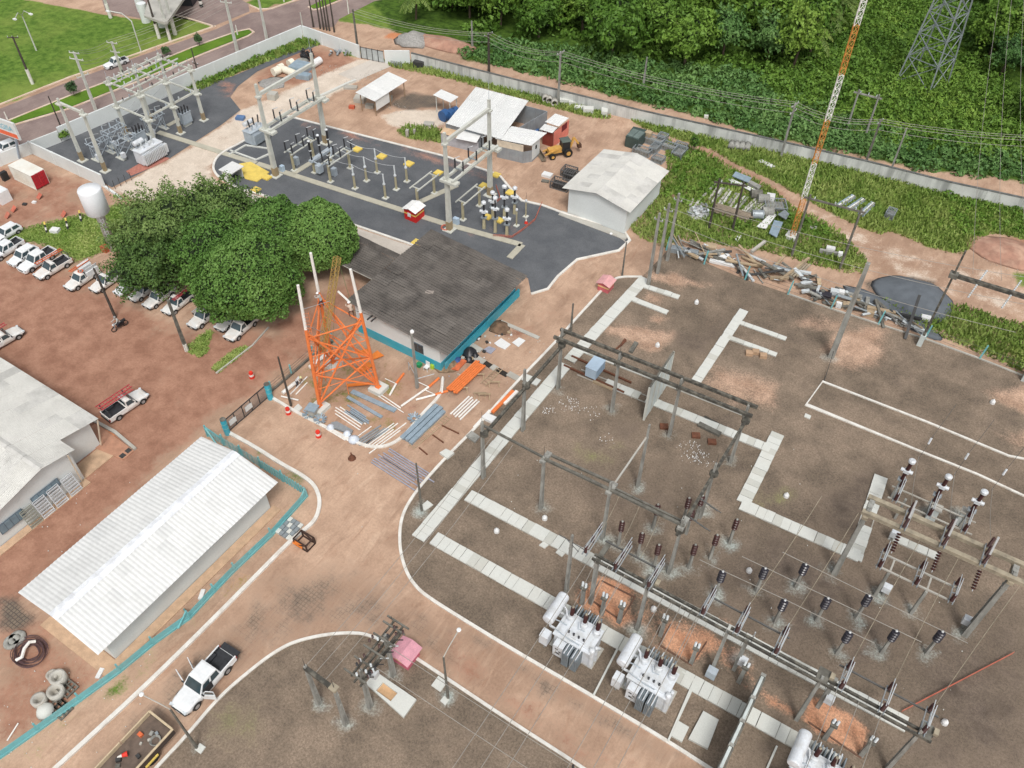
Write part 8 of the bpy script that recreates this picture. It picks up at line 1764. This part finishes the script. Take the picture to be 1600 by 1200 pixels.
for i, j in ((0, 1), (1, 2), (2, 3), (3, 0), (4, 5), (5, 6), (6, 7), (7, 4), (0, 4), (1, 5), (2, 6), (3, 7), (0, 5), (2, 7)): mb.beam(P8[i], P8[j], .11); mk('bar', mat('rust_dark', (66, 48, 40), .9), t)
mb.slab([P8[0] + V3((-.2, -.1, .1)), P8[1] + V3((-.5, -.1, .1)), P8[1] + V3((-.5, 0, .6)), P8[0] + V3((-.1, 0, .6))], .05); mk('orange_plate', ORT, t)
for i in range(4):
 for j in range(4): q = at(452, 826) + V3((-.5 + .4 * i, -.75 + .48 * j, 0)); mb.box(q + Z3(.12), (.34, .44, .22), .05); sg('cement_block', GALV if (i + j) % 3 else CONCL, f'pale block in row {("one", "two", "three", "four")[i]} column {("one", "two", "three", "four")[j]} inside the fence corner', 'block', 'pale blocks inside the fence corner')
# ---- blue crate on rails by the old portal
t = thing('blue_cabinet', 'pale blue steel cabinet on rusty rails under the dark twin beams', 'cabinet', (-25.3, 55.8, 0)); BL = mat('cabinet_blue', (176, 196, 214), .5, .04, 2); mb.bbox(-25.9, -24.7, 54.8, 56.8, .35, 1.6); mb.bbox(-25.95, -24.65, 54.75, 56.85, 1.6, 1.66); mk('body', BL, t)
for k in range(4): mb.bbox(-24.7, -24.67, 54.95 + .46 * k, 55.3 + .46 * k, .5, 1.5)
mk('door', mat('cabinet_door_blue', (150, 174, 196), .5), t)
for y in (55.0, 56.6): mb.beam((-28.5, y, .25), (-21.5, y, .25), .16, .2); sg('rusty_rail', RUST, f'{"nearer" if y < 56 else "further"} rusty rail carrying the pale blue cabinet', 'rail', 'rusty rails under the cabinet')
for a, b, m, wd, lb in (((1091, 664), (1125, 681), MIDB, .5, 'dark concrete beam lying below the pale trench'), ((1100, 652), (1130, 668), DARKB, .25, 'thin dark beam lying above the pale trench'), ((970, 541), (977, 531), RUST, .25, 'rusty rail piece lying left of the dark log'), ((985, 552), (994, 537), MIDB, .45, 'dark log lying beyond the twin beams'), ((962, 547), (978, 533), RUST, .2, 'thin rusty rail lying beside the other'), ((927, 597), (957, 609), TAN, .35, 'pale timber beside the cabinet rails')): bars('scrap_beam', a, b, 1, 0, wd, wd * .6, m, lb, None, .02, 0, 'beam')
for p, lb in (((1037, 668), 'left'), ((1087, 682), 'middle'), ((1112, 692), 'right')): q = at(*p); junkbox(p, (.8, .6, .3), RUST, 'manhole', f'{lb} of three low brown pit covers below the trench', 'pit cover', .5, 0, 'brown pit covers')
for i, p in enumerate(((1170, 554), (1180, 552), (1192, 558))): junkbox(p, (.7, .6, .4), mat('buff_block', (178, 148, 120), .9), 'buff_block', f'{nth(i, 3)} of three buff blocks below the thin trench spurs', 'block', .4, 0, 'buff blocks')
for p, lb in (((851, 811), 'white ball marker near the front portal row'), ((1228, 776), 'white cone marker inside the trench corner'), ((1088, 474), 'white cone marker on the far gravel'), ((1027, 541), 'white cone marker on the pink patch'), ((1170, 893), 'small white cap beside the dark insulators'), ((1475, 1130), 'white cap beside the red barrier mesh'), ((776, 831), 'flat white cap left of the near trench'), ((1550, 630), 'pale marker beyond the white enclosure kerb'), ((1021, 953), 'white lump with grass beside the orange pits')):
 q = at(*p); mb.lathe(q, [(.26, 0), (.24, .3), (.1, .5), (.03, .62)], 9); sg('white_marker', PS, lb, 'marker', 'white markers on the gravel')
def stones(name, spots, label, m):
 Vs = MB()
 for px, r, n in spots:
  c = at(*px)
  for _ in range(n): a = rng.uniform(0, 6.28); d = r * math.sqrt(rng.random()); s = rng.uniform(.03, .085); Vs.box((c.x + d * cos(a), c.y + d * sin(a), .03 + s * .4), (s, s * .8, s * .8), a)
 o = build(Vs, name, m); o['kind'] = 'stuff'; o['label'] = label
stones('white_stones', [((890, 632), 1.1, 60), ((858, 642), .7, 36), ((920, 645), 1.1, 22), ((1078, 706), 1.4, 75), ((1100, 718), .9, 36), ((950, 682), 1.0, 12)], 'scattered white stones on the brown gravel', PS)
stones('pale_rubble', [((560, 128), 2.2, 60), ((590, 118), 2, 60), ((620, 170), 1.5, 50), ((600, 165), 1.4, 40), ((515, 108), 1.5, 40), ((455, 72), 1.6, 40), ((1580, 412), 3, 90), ((1300, 383), 1, 20)], 'loose pale rubble along the drive', CONC)
stones('small_litter', [((120, 1100), 6, 40), ((40, 1100), 4, 20), ((150, 800), 5, 14), ((900, 700), 12, 18), ((1250, 900), 14, 24), ((800, 560), 5, 30), ((500, 780), 8, 10)], 'tiny pale litter on the ground', CONCL)
# ---- left edge: rings, coils, pallets
for p, r, h, lb in (((95, 1064), .62, .8, 'largest grey concrete ring beside the white warehouse'), ((84, 1058), .42, .5, 'small grey concrete ring touching the largest one'), ((91, 1085), .62, .7, 'grey concrete ring nearest the teal fence'), ((65, 1098), .55, .7, 'grey concrete ring filled with scrap')):
 q = at(*p); mb.lathe(q, [(r, 0), (r, h), (r * .62, h), (r * .62, .1), (.02, .1)], 18); sg('concrete_ring', CONC, lb, 'concrete ring', 'concrete rings by the teal fence', True)
q = at(72, 1112); mb.lathe(q, [(.68, 0), (.6, .25), (.45, .55), (.05, .62)], 16); sg('concrete_cone', CONCL, 'smooth pale concrete cone beside the scrap filled ring', 'concrete cone', None, True)
for i, p in enumerate(((92, 1106), (106, 1076), (97, 1110))):
 q = at(*p); t = thing('slat_pallet', f'{("nearest", "furthest", "middle")[i]} of three dark slatted pallets beside the rings', 'pallet', q, 'pallets by the rings')
 for k in range(4): mb.box(q + V3((-.6 + .4 * k, 0, .1)), (.12, 1.1, .1)); mk('slat', MIDB, t); mb.box(q + V3((0, -.5 + .33 * k, .18)), (1.3, .1, .06)); mk('slat', MIDB, t)
PURP = mat('purple_cable', (86, 64, 66), .7, .2, 4)
t = thing('cable_coil', 'tangled dark purple cable coil crossed by a white hose', 'coil', at(48, 1020)); q = at(48, 1020)
for k in range(12): rr = .55 + .06 * k; mb.path([q + V3((rr * 1.25 * cos(a) + .1 * sin(3 * a + k), rr * sin(a), .1 + .05 * (k % 4) + .05 * sin(2 * a + k))) for a in np.linspace(0, 6.3, 22)], .03, 4); mk('turn', PURP, t)
mb.path([at(28, 1034) + Z3(.3), at(38, 1031) + Z3(.45), at(42, 1018) + Z3(.5), at(50, 1008) + Z3(.5), at(58, 1005) + Z3(.3)], .13, 7); sg('white_hose', WHT, 'white hose lying across the purple cable coil', 'hose')
for i, p in enumerate(((28, 998), (20, 1004))):
 q = at(*p); mb.lathe(q, [(.6, 0), (.68, .12), (.6, .26), (.3, .26), (.28, .13), (.3, 0)], 16); sg('cable_reel', OLDC, f'{("upper", "lower")[i]} grey reel leaning beside the cable coil', 'reel', 'grey reels', True)
bars('white_rod', (12, 1158), (29, 1131), 1, 0, .09, .08, WHT, 'white stick lying on the earth left of the teal fence', None); junkbox((157, 1053), (.35, .8, .2), PS, 'white_box', 'white box beside the warehouse plinth corner', 'box', .4); junkbox((316, 930), (.35, .9, .2), PS, 'white_box', 'white box in the grass inside the teal fence', 'box', .5)
# ---- bare earth site at the left
STR = [PLAS, WHITEK, PLAS, YEL]
for p, lb in (((106, 358), 'striped bollard nearest the water tower lawn edge'), ((127, 346), 'striped bollard right of the red mesh scrap'), ((73, 364), 'striped bollard left on the lawn edge')):
 q = at(*p); t = thing('striped_bollard', lb, 'bollard', q, 'striped bollards on the earth edge')
 for k in range(4): mb.tube(q + V3((-.1 * k, .12 * k, k * .3)), q + V3((-.1 * k - .1, .12 * k + .12, k * .3 + .3)), .12, n=8); mk('band', STR[k], t)
for p, lb in (((22, 330), 'large red barrier scrap on the bare earth'), ((62, 310), 'red barrier scrap below the container'), ((12, 340), 'red barrier scrap at the left edge'), ((100, 338), 'red scrap at the lawn edge')): q = at(*p); mb.slab([q + V3((-.4, -.2, .05)), q + V3((.3, -.3, .1)), q + V3((.35, .3, .55)), q + V3((-.3, .4, .6))], .04); sg('red_barrier_scrap', RED, lb, 'barrier scrap', 'red barrier scraps')
for p, lb, s in (((87, 362), 'square white board tilted on the lawn', 1.0), ((20, 361), 'white lump on the earth at the lawn end', .7), ((54, 317), 'small dark and white lump on the earth', .5), ((39, 320), 'dark lump beside the red scraps', .5)): junkbox(p, (s, s * .8, s * .4), PS if 'white' in lb else DKST, 'white_board', lb, 'board', .4)
junkbox((3, 312), (2.4, 1.5, 1.6), PAINT, 'white_machine', 'white machine cut by the left edge on the bare earth', 'machine'); junkbox((10, 281), (.5, .8, 1.2), PLAS, 'black_tank', 'black object at the left end of the container', 'tank')
# ---- top left store of tanks
IV = mat('ivory_tank', (228, 222, 204), .5, .05, 2);
for i, (a, b, r, lb) in enumerate((((428, 119), (437, 115), .62, 'leftmost ivory tank end facing the drive'), ((441, 112), (463, 121), .55, 'long ivory tank lying in the middle'), ((452, 106), (459, 103), .62, 'short ivory tank behind the long one'), ((436, 111), (443, 108), .5, 'small ivory tank behind the leftmost'), ((488, 107), (501, 99), .55, 'white tank lying right of the portal column'))):
 mb.tube(at(*a) + Z3(r), at(*b) + Z3(r), r, n=16); sg('oil_tank', IV if i < 4 else PS, lb, 'tank', 'tanks at the top left store', False)
junkbox((470, 111), (2.6, 2.4, 1.1), ZB, 'steel_crate', 'pale blue steel tank box among the ivory tanks', 'tank box', .2); junkbox((475, 122), (2.2, 1.2, .7), ZB, 'steel_crate', 'lower pale blue steel box beside the drive', 'tank box', .3)
q = at(472, 99); mb.lathe(q, [(1.1, 0), (1.1, .3), (.9, .5), (.1, .6)], 14); sg('reel', OLDC, 'flat grey reel behind the ivory tanks', 'reel')
for i in range(9):
 q = at(473 + (i % 4) * 5.5, 93 - (i // 4) * 5 + (i % 3)); sheds(mb, q, 1.0 + .3 * (i % 2), .28, 4, (rng.normal() * .3, rng.normal() * .3, 1), sides=9); sg('old_bushing', BLACKI, f'{nth(i, 9, "first", "last", "in the black cluster")} old black bushing in the cluster behind the tanks', 'bushing', 'old black bushings')
for i in range(8): q = at(515 + i * 4, 88 - (i % 3) * 4); mb.beam(q + Z3(.2), q + V3((rng.uniform(-1.5, 1.5), rng.uniform(-1, 1.5), rng.uniform(.2, .9))), .3, .2); sg('scrap_beam', GALV, f'{nth(i, 8, "first", "last", "in the heap")} pale scrap beam in the heap by the white back wall', 'scrap', 'pale scrap by the back wall')
junkbox((427, 154), (1.3, 1.2, .9), CONC, 'concrete_block', 'concrete block on a dark base beside the drive', 'block', .3); junkbox((376, 186), (1.2, .9, .4), mat('blue_tarp', (90, 120, 160), .7), 'blue_tarp', 'small blue tarp at the drive edge', 'tarp', .4); junkbox((548, 138), (2.0, .9, .3), CONC, 'concrete_slab', 'tilted slab beside the rubble on the drive', 'slab', .5)
strip('drive_kerb', wp([(498, 153), (520, 143), (545, 131), (556, 127)]), .4, 0, .3, CONCL)
heap('gravel_mound', (646, 64), 3.0, 1.6, mat('pale_gravel', (150, 148, 144), .95, .2, 4), 'pale gravel mound outside the gate on the track', 'mound', 3); heap('gravel_mound', (426, 130), 2.0, .35, mat('pale_gravel', (150, 148, 144), .95, .2, 4), 'low grey gravel mound beside the drive', 'mound', 4)
t = thing('grey_gravel_mound', 'large smooth mound of dark grey gravel beside the fence at the right', 'mound', at(1420, 470))
def mound(px, rx, ry, h, rz, seed):
 q = at(*px); rg = np.random.default_rng(seed); rings = []; n = 30
 ph_ = rg.uniform(0, 6, 3)
 for f in (1, .9, .78, .64, .5, .36, .2, .03):
  rr = []
  for i in range(n):
   a = 6.2832 * i / n; k = 1 + .09 * sin(2 * a + ph_[0]) + .06 * sin(3 * a + ph_[1]) + .03 * sin(7 * a + ph_[2]); x, y = rx * f * k * cos(a), ry * f * k * sin(a); z = h * (1 - f ** 1.7) + .03 * sin(5 * a + 9 * f)
   rr.append(V3((q.x + x * cos(rz) - y * sin(rz), q.y + x * sin(rz) + y * cos(rz), max(0, z))))
  rings.append(rr)
 mb.loft(rings); return mb
MG = mat('grey_gravel_heap', (98, 104, 110), .95, .12, 1, fine=16)
build(mound((1428, 466), 4.3, 3.9, 1.5, .3, 1), 'main_heap', MG, t, True); build(mound((1390, 486), 5.6, 1.5, .5, -.25, 2), 'spill', MG, t, True)
for px, rx, ry, h, lb in (((1572, 394), 5, 2.8, .9, 'red earth bank at the right edge of the track'), ((690, 68), 7, 2.2, 1.0, 'long red earth bank along the track by the junction')): single(mound(px, rx, ry, h, .1, 5), 'earth_bank', mat('red_earth_bank', (160, 122, 104), .95, .2, .8, dirt=(198, 164, 142), damt=.7), lb, 'earth bank', None, True)
# ---- junk yard
q = at(984, 231); t = thing('steel_container', 'dark green steel container beside crates behind the store house', 'container', q); q = at(985, 232); mb.box(q + V3((0, 1.2, .8)), (1.9, 2.3, 1.6)); DGN = mat('dark_green', (62, 78, 74), .6, .12, 2); mk('body', DGN, t)
for k in range(2): mb.box(q + V3((-.47 + .95 * k, 1.2, 1.66)), (.85, 2.0, .12)); mk('lid', mat('grey_green', (104, 118, 114), .6), t)
junkbox((997, 216), (2.2, 1.4, 1.2), DGN, 'steel_crate', 'second dark steel crate behind the green container', 'crate', .1); junkbox((1012, 219), (.9, .8, 1.3), TAN, 'timber_crate', 'tan crate right of the green container', 'crate')
def cage(px, s, lb, m=GALV, rz=0.0):
 q = at(*px); t = thing('wire_cage', lb, 'cage', q, 'galvanised wire cages in the junk yard'); x, y, z = s; P8 = []
 for zz in (.05, z):
  for a, b in ((-x / 2, -y / 2), (x / 2, -y / 2), (x / 2, y / 2), (-x / 2, y / 2)): P8.append(q + V3((a * cos(rz) - b * sin(rz), a * sin(rz) + b * cos(rz), zz)))
 for i, j in ((0, 1), (1, 2), (2, 3), (3, 0), (4, 5), (5, 6), (6, 7), (7, 4), (0, 4), (1, 5), (2, 6), (3, 7)): mb.beam(P8[i], P8[j], .1)
 mk('frame', m, t)
 for k in range(1, 6):
  for a, b in ((0, 1), (1, 2), (2, 3), (3, 0)): u = P8[a].lerp(P8[b], k / 6); v = P8[a + 4].lerp(P8[b + 4], k / 6); mb.beam(u, v, .03)
  u, v = P8[4].lerp(P8[5], k / 6), P8[7].lerp(P8[6], k / 6); mb.beam(u, v, .05)
 mk('wires', m, t, kind='stuff'); mb.box(q + Z3(z * .35), (x * .8, y * .8, z * .5), rz); mk('contents', OLDC if m is GALV else DKST, t)
DC = mat('dark_cage', (92, 92, 92), .7, .15, 2)
for p, s, lb in (((1021, 224), (2.8, 1.3, .9), 'long cage of pale fittings right of the green container'), ((1035, 219), (1.2, 1.0, .9), 'small cage at the right end of the long one'), ((1003, 240), (2.4, 1.2, .8), 'cage of grey fittings behind the store house roof'), ((1023, 236), (1.0, 1.8, .9), 'upright white cage in the middle of the junk'), ((1044, 233), (2.2, 1.2, .8), 'cage of ribbed fittings near the track'), ((1061, 243), (1.4, 2.2, .9), 'tall cage at the right end of the junk rows'), ((1063, 233), (1.6, 1.0, .8), 'cage behind the tall one'), ((1028, 252), (1.5, 1.2, .7), 'low cage beside the store house gutter')): cage(p, s, lb)
for p, s, lb in (((889, 273), (1.8, 1.5, .9), 'dark cage at the left wall of the store house, furthest'), ((893, 280), (1.8, 1.4, 1.0), 'dark cage at the left wall of the store house, middle'), ((876, 293), (2.4, 1.4, 1.0), 'dark cage at the left wall of the store house, nearest')): cage(p, s, lb, DC, .1)
junkbox((855, 275), (1.3, .9, .35), PS, 'white_box', 'white box on the earth left of the dark cages', 'box', .1); junkbox((852, 284), (1.0, .5, .2), MIDB, 'scrap_piece', 'dark board near the white box by the cages', 'board', .3)
# stacked concrete posts and poles
ends = [((1096, 312), (1117, 289)), ((1107, 314), (1122, 293)), ((1113, 318), (1127, 296)), ((1119, 312), (1131, 296)), ((1122, 321), (1139, 298)), ((1126, 324), (1142, 301)), ((1137, 322), (1150, 304)), ((1140, 326), (1154, 305)), ((1146, 329), (1163, 309)), ((1150, 331), (1168, 310)), ((1157, 334), (1180, 313)), ((1160, 336), (1184, 315)), ((1164, 338), (1188, 317)), ((1168, 339), (1192, 319)), ((1172, 341), (1196, 322)), ((1196, 378 - 35), (1203, 333)), ((1078, 323), (1083, 313)), ((1085, 325), (1094, 312))]
for i, (a, b) in enumerate(ends): A, B = at(*a), at(*b); mb.beam(A + Z3(.18), B + Z3(.18), .3, .28, .24, .22); sg('concrete_post', [OLDC, CONC, AGED2][i % 3], f'{nth(i, len(ends), "leftmost", "outlying", "from the left,")} grey concrete post lying in the junk yard', 'concrete post', 'concrete posts lying in the junk yard')
A, B = at(1116, 329), at(1172, 346); d = (B - A).normalized(); nr = V3((-d.y, d.x, 0))
for i in range(15): j, k = i % 6, i // 6; u = rng.uniform(-.4, .4); o = nr * (.27 * j - .5 + .13 * k) + Z3(.16 + .24 * k) + d * u; mb.tube(A + o, B + o, .14, .12, 7); sg('wooden_pole', mat('weathered_wood', (140, 128, 112), .9, .2, 2, dirt=(92, 84, 74), damt=.5), f'{nth(j, 6 if k < 2 else 3, "nearest", "furthest", "from the near side")} pole in the {("bottom", "middle", "top")[k]} layer of the wooden pole stack', 'wooden pole', 'stack of wooden poles')
for p, lb, m in (((1181, 341), 'pale steel drum at the end of the pole stack', GALV), ((1197, 336), 'grey steel drum behind the pale drum', OLDC), ((1190, 316), 'grey drum reel beyond the posts', OLDC), ((1179, 309), 'dark drum reel left of the grey reel', MIDB)): q = at(*p); mb.lathe(q + V3((-.5, -.4, .62)), [(.6, 0), (.62, .1), (.58, .2), (.58, 1.2), (.62, 1.3), (.6, 1.4)], 14, (.85, .5, 0)); sg('steel_drum', m, lb, 'drum', 'drums in the junk yard')
junkbox((1202, 316), (1.0, .9, 1.1), PS, 'white_box', 'white box standing between the reels and the cage', 'box', .3); cage((1210, 326), (2.6, 2.2, .8), 'broad cage of pale fittings right of the post rows', GALV, .5)
for px, z0, z1, m, lb in (([(1181, 358), (1206, 335), (1212, 340), (1196, 361)], .3, .4, PS, 'white corrugated sheet leaning in the junk yard'), ([(1200, 370), (1208, 350), (1222, 353), (1212, 377)], .5, .6, ZB, 'pale blue steel sheet on the junk at the mast foot'), ([(1213, 343), (1224, 336), (1231, 342), (1226, 351)], .7, .8, GALV, 'crumpled silver sheet behind the blue one'), ([(1143, 281), (1148, 274), (1173, 284), (1168, 291)], .5, .62, ZB, 'long pale blue panel beside the track'), ([(1136, 284), (1140, 282), (1185, 302), (1180, 306)], .3, .38, PS, 'long white plank below the pale blue panel'), ([(1183, 253), (1190, 251), (1212, 261), (1205, 263)], .05, .2, PS, 'white sheet lying in the grass beyond the track'), ([(1166, 290), (1172, 288), (1188, 296), (1184, 301)], .1, .6, OLDC, 'grey ribbed crate below the long white plank'), ([(1148, 375), (1153, 368), (1159, 369), (1153, 378)], .03, .12, PS, 'small white sheet in the grass below the pole frame')):
 plate(px, z0, z1, 'metal_sheet', lb, 'sheet', m)
bars('grey_pole', (1060, 378), (1122, 404), 1, 0, .16, .16, OLDC, 'long grey pole lying in the grass above the fence', None, .3, 0, 'pole', True)
heap('insulator_heap', (1090, 333), 1.6, .8, mat('insulator_heap', (170, 172, 172), .6, .4, 4, fine=5), 'heap of old pale insulators left of the wooden poles', 'heap', 8)
for i in range(26): q = at(1080 + rng.uniform(0, 26), 326 + rng.uniform(0, 14)); sheds(mb, q + V3((0, 0, .3 + .3 * rng.random())), .55, .16, 3, (rng.normal(), rng.normal(), .6), sides=7); sg('old_insulator', [PALEI, OLDC, GALV][i % 3], 'old pale insulator in the heap left of the wooden poles', 'insulator', 'old insulators in the heap')
PH = [PALEI, OLDC, TAN, MIDB, OLDC, DKST, GALV, MIDB]
cw = ('pale', 'grey', 'tan', 'dark', 'grey', 'black', 'silver', 'dark')
fl = [(1052, 388), (1100, 403), (1165, 422), (1231, 442), (1300, 470), (1372, 494), (1425, 512)]
for i in range(150):
 u = rng.random() ** .85; k = u * (len(fl) - 1); j = min(int(k), len(fl) - 2); f = k - j; x = fl[j][0] + (fl[j + 1][0] - fl[j][0]) * f; y = fl[j][1] + (fl[j + 1][1] - fl[j][1]) * f
 y += rng.uniform(-20, 9) * (1 if 1150 < x < 1330 else .62); c = at(x, y); L = rng.choice((.8, 1.3, 2.2, 3.6)) * rng.uniform(.8, 1.2); a = rng.normal() * .45 if rng.random() < .68 else rng.uniform(0, 3.1); z = rng.uniform(.05, .75); tl = rng.normal() * .2
 dd = V3((cos(a), sin(a), 0)) * (L / 2); mi = rng.integers(8); wd = rng.choice((.12, .2, .3, .42))
 z = max(z, L / 2 * abs(tl) + .1); p, q = c - dd + Z3(z - L / 2 * tl), c + dd + Z3(z + L / 2 * tl)
 if i % 3 == 0: mb.tube(p, q, wd / 2, n=7)
 else: mb.beam(p, q, wd, wd * .6)
 where = 'near the three poles' if x < 1110 else 'left of the middle' if x < 1190 else 'in the middle' if x < 1270 else 'right of the middle' if x < 1345 else 'at the right end'
 sg('scrap_beam', PH[mi], f'{("short", "long")[L > 1.6]} {cw[mi]} scrap piece {where} of the junk heap behind the teal posts' if x >= 1110 else f'{("short", "long")[L > 1.6]} {cw[mi]} scrap piece {where} in the junk heap', 'scrap', f'scrap {where} of the junk heap')
for p, s, m, lb in (((1069, 396), (3.2, .8, .6), GALV, 'long pale crate of fittings at the left end of the junk heap'), ((1130, 405), (1.2, 1.0, .5), PS, 'white curved sheet on the junk heap'), ((1128, 413), (3.0, .5, .3), PS, 'long white beam at the front of the junk heap'), ((1110, 392), (1.2, 1.0, .8), TAN, 'tan broken timber bundle on the junk heap'), ((1302, 461), (.9, .7, .7), PALEI, 'left white insulator box at the front of the heap'), ((1313, 462), (.6, .6, .7), PS, 'right white box at the front of the heap'), ((1309, 480), (.6, .5, .6), PS, 'white cube at the fence kerb'), ((1320, 481), (.7, .6, .6), TAN, 'pinkish cube beside the white cube at the kerb'), ((1282, 463), (2.2, .9, .5), NAVY, 'dark bundle of bushings beside the white boxes'), ((1275, 455), (.5, .4, .5), ZB, 'blue box on the dark bundle'), ((1358, 492), (.8, .7, .6), TAN, 'tan lump beside the tall column'), ((1405, 506), (.9, .5, .2), PS, 'left white slab at the right end of the junk'), ((1415, 509), (.9, .6, .2), PS, 'right white slab at the right end of the junk'), ((1445, 500), (1.0, .6, .5), PS, 'white box beside the dark portal foot'), ((1297, 398), (2.6, .35, .5), OLDC, 'grey beam in the grass carrying a white box'), ((1296, 394), (1.0, .6, .7), PS, 'white box on the grey beam in the grass'), ((1311, 402), (.5, .5, .7), PS, 'white cylinder box at the end of the grey beam'), ((1270, 358), (.8, .6, .3), OLDC, 'grey lid in the bushes right of the mast')): junkbox(p, s, m, 'junk_box', lb, 'junk', .25, .03, 'larger junk in the heap')
bars('concrete_post', (1172, 402), (1193, 386), 1, 0, .32, .3, CONC, 'pale concrete post leaning up out of the junk heap', None, .7, 0, 'concrete post'); bars('timber_beam', (1217, 446), (1261, 412), 1, 0, .28, .25, TAN, 'long tan timber leaning across the junk heap', None, .7, 0, 'timber'); bars('timber_beam', (1242, 440), (1263, 421), 3, .3, .18, .16, TANB, ('nearest', 'furthest', 'of three buff timbers leaning on the junk heap'), 'buff timbers', .6, .2, 'timber')
# pipes and bundles in the grass
for i, x in enumerate((1141, 1149, 1157.5, 1166)): q = at(x, 234 + i * .9); mb.lathe(q + Z3(.42), [(.42, 0), (.42, 1.3), (.32, 1.3), (.32, .02)], 14, (-.25, .95, 0)); sg('concrete_pipe', OLDC, f'{nth(i, 4)} of four concrete pipes in the grass beyond the track', 'pipe', 'concrete pipes in the grass', True)
for i, (a, b, lb) in enumerate((((1309, 324), (1333, 309), 'left'), ((1325, 329), (1348, 314), 'middle'), ((1344, 338), (1363, 320), 'right'))):
 A, B = at(*a), at(*b); t = thing('tube_bundle', f'{lb} bundle of grey tubes lying in the grass', 'tube bundle', A, 'tube bundles in the grass'); d = (B - A).normalized(); nr = V3((-d.y, d.x, 0))
 for k in range(7): o = nr * (.22 * (k % 4) - .3 + .1 * (k // 4)) + V3((0, 0, .14 + .2 * (k // 4))); mb.tube(A + o, B + o, .1, n=7); mk('tube', [ZB, OLDC, PS][k % 3], t)
cage((1390, 338), (1.0, 1.6, .8), 'small upright cage of white fittings in the grass right of the tubes')
for i, p in enumerate(((852, 156), (858, 158), (866, 162))): q = at(*p); mb.lathe(q + Z3(.5), [(.5, 0), (.5, .9), (.36, .9), (.36, .02)], 12, (.5, -.8, 0)); sg('concrete_pipe', CONC, f'{nth(i, 3)} of three pale concrete pipes at the mouldy wall pole', 'pipe', 'concrete pipes at the wall', True)
for p, s, lb in (((883, 160), (1.6, 1.2, .7), 'tilted pale concrete slab right of the wall pole'), ((898, 163), (1.8, .9, .6), 'grey concrete pieces beside the tilted slab'), ((919, 176), (1.5, 1.0, .8), 'pale wrapped block in the weeds'), ((944, 177), (.9, 2.0, .8), 'long pale wrapped block in the weeds'), ((1081, 205), (.7, .7, .6), 'white bag at the wall in the grass'), ((1103, 184), (.6, .4, .4), 'white bag on the dirt track'), ((1119, 214), (1.4, .5, .25), 'dark board in the grass at the wall'), ((905, 170), (1.5, .8, .4), 'low pale block at the drive edge')): junkbox(p, s, CONCL if 'dark' not in lb else DKST, 'concrete_piece', lb, 'block', .5)
for i in range(9): q = at(806 + i * 5.4, 137 + i * 1.6); mb.box(q + Z3(.35), (.35, 1.2, .7), .2 + .1 * rng.normal()); sg('precast_piece', OLDC, f'{nth(i, 9)} of nine grey precast pieces stacked at the mouldy wall', 'block', 'precast pieces at the wall')
for i in range(7): q = at(612 + i * 2.6, 103 + i * .5); mb.beam(q, q + Z3(.9), .1); sg('picket', GALV, f'{nth(i, 7)} of seven grey pickets inside the wall right of the gate', 'picket', 'pickets by the gate')
junkbox((655, 104), (1.6, 1.0, .9), DKST, 'dark_crate', 'dark crate stack inside the mouldy wall near the gate', 'crate', .3)
BLT = mat('blue_plastic', (52, 92, 142), .5, .15, 2)
for a, b, r, lb in (((691, 190), (698, 186), .8, 'left blue tank beside the big white shed'), ((700, 189), (706, 184), .75, 'middle blue tank beside the big white shed'), ((708, 181), (714, 178), .6, 'right blue tank beside the big white shed')): mb.tube(at(*a) + Z3(r), at(*b) + Z3(r), r, n=14); sg('blue_tank', BLT, lb, 'tank', 'blue tanks by the shed')
q = at(836, 211); mb.lathe(q, [(.5, 0), (.55, .9), (.45, 1.0)], 12); sg('blue_tank', BLT, 'blue water barrel between the annexe and the pink cabin', 'tank')
for p, s, lb in (((578, 168), (1.2, .8, .5), 'rubble lump at the near end of the open shed'), ((563, 158), (1.6, 1.4, .7), 'grey rubble under the open shed'), ((605, 157), (1.5, 1.2, .6), 'grey rubble at the right of the open shed'), ((550, 169), (.8, .6, .4), 'red brick pile at the open shed'), ((670, 196), (1.4, 1.0, .4), 'pale box on the cement patch'), ((637, 213), (.4, .5, 1.0), 'white stump in the weeds by the kerb'), ((648, 210), (.3, .3, .8), 'grey stump in the weeds by the kerb')): junkbox(p, s, CONC if 'red' not in lb else mat('brick_red', (186, 92, 66), .9), 'rubble_block', lb, 'rubble', .4)
q = at(822, 349); t = thing('traffic_cone', 'small orange and white cone at the red barrier mesh', 'cone', q); mb.lathe(q, [(.25, 0), (.12, .4)], 9); mk('cone', CONE, t); mb.lathe(q + Z3(.4), [(.12, 0), (.03, .35)], 9); mk('tip', WHITEK, t)
q = at(702, 359); mb.path([q + V3((.6 * cos(a) - .5, .5 * sin(a), .1 + .05 * sin(3 * a))) for a in np.linspace(0, 6, 12)], .1, 5); sg('red_net_roll', RED, 'red net roll at the foot of the right line portal', 'net')
junkbox((713, 350), (.7, .5, .9), BL, 'terminal_box', 'pale blue terminal box at the foot of the right line portal', 'box'); junkbox((442, 268), (.5, .5, .9), BL, 'terminal_box', 'pale terminal box at the foot of the left line portal', 'box'); junkbox((464, 257), (.6, .6, 1.1), EQG, 'drive_cabinet', 'grey rounded cabinet under the left three pole switch', 'cabinet'); junkbox((523, 274), (.6, .6, 1.1), EQG, 'drive_cabinet', 'grey rounded cabinet under the second three pole switch', 'cabinet')
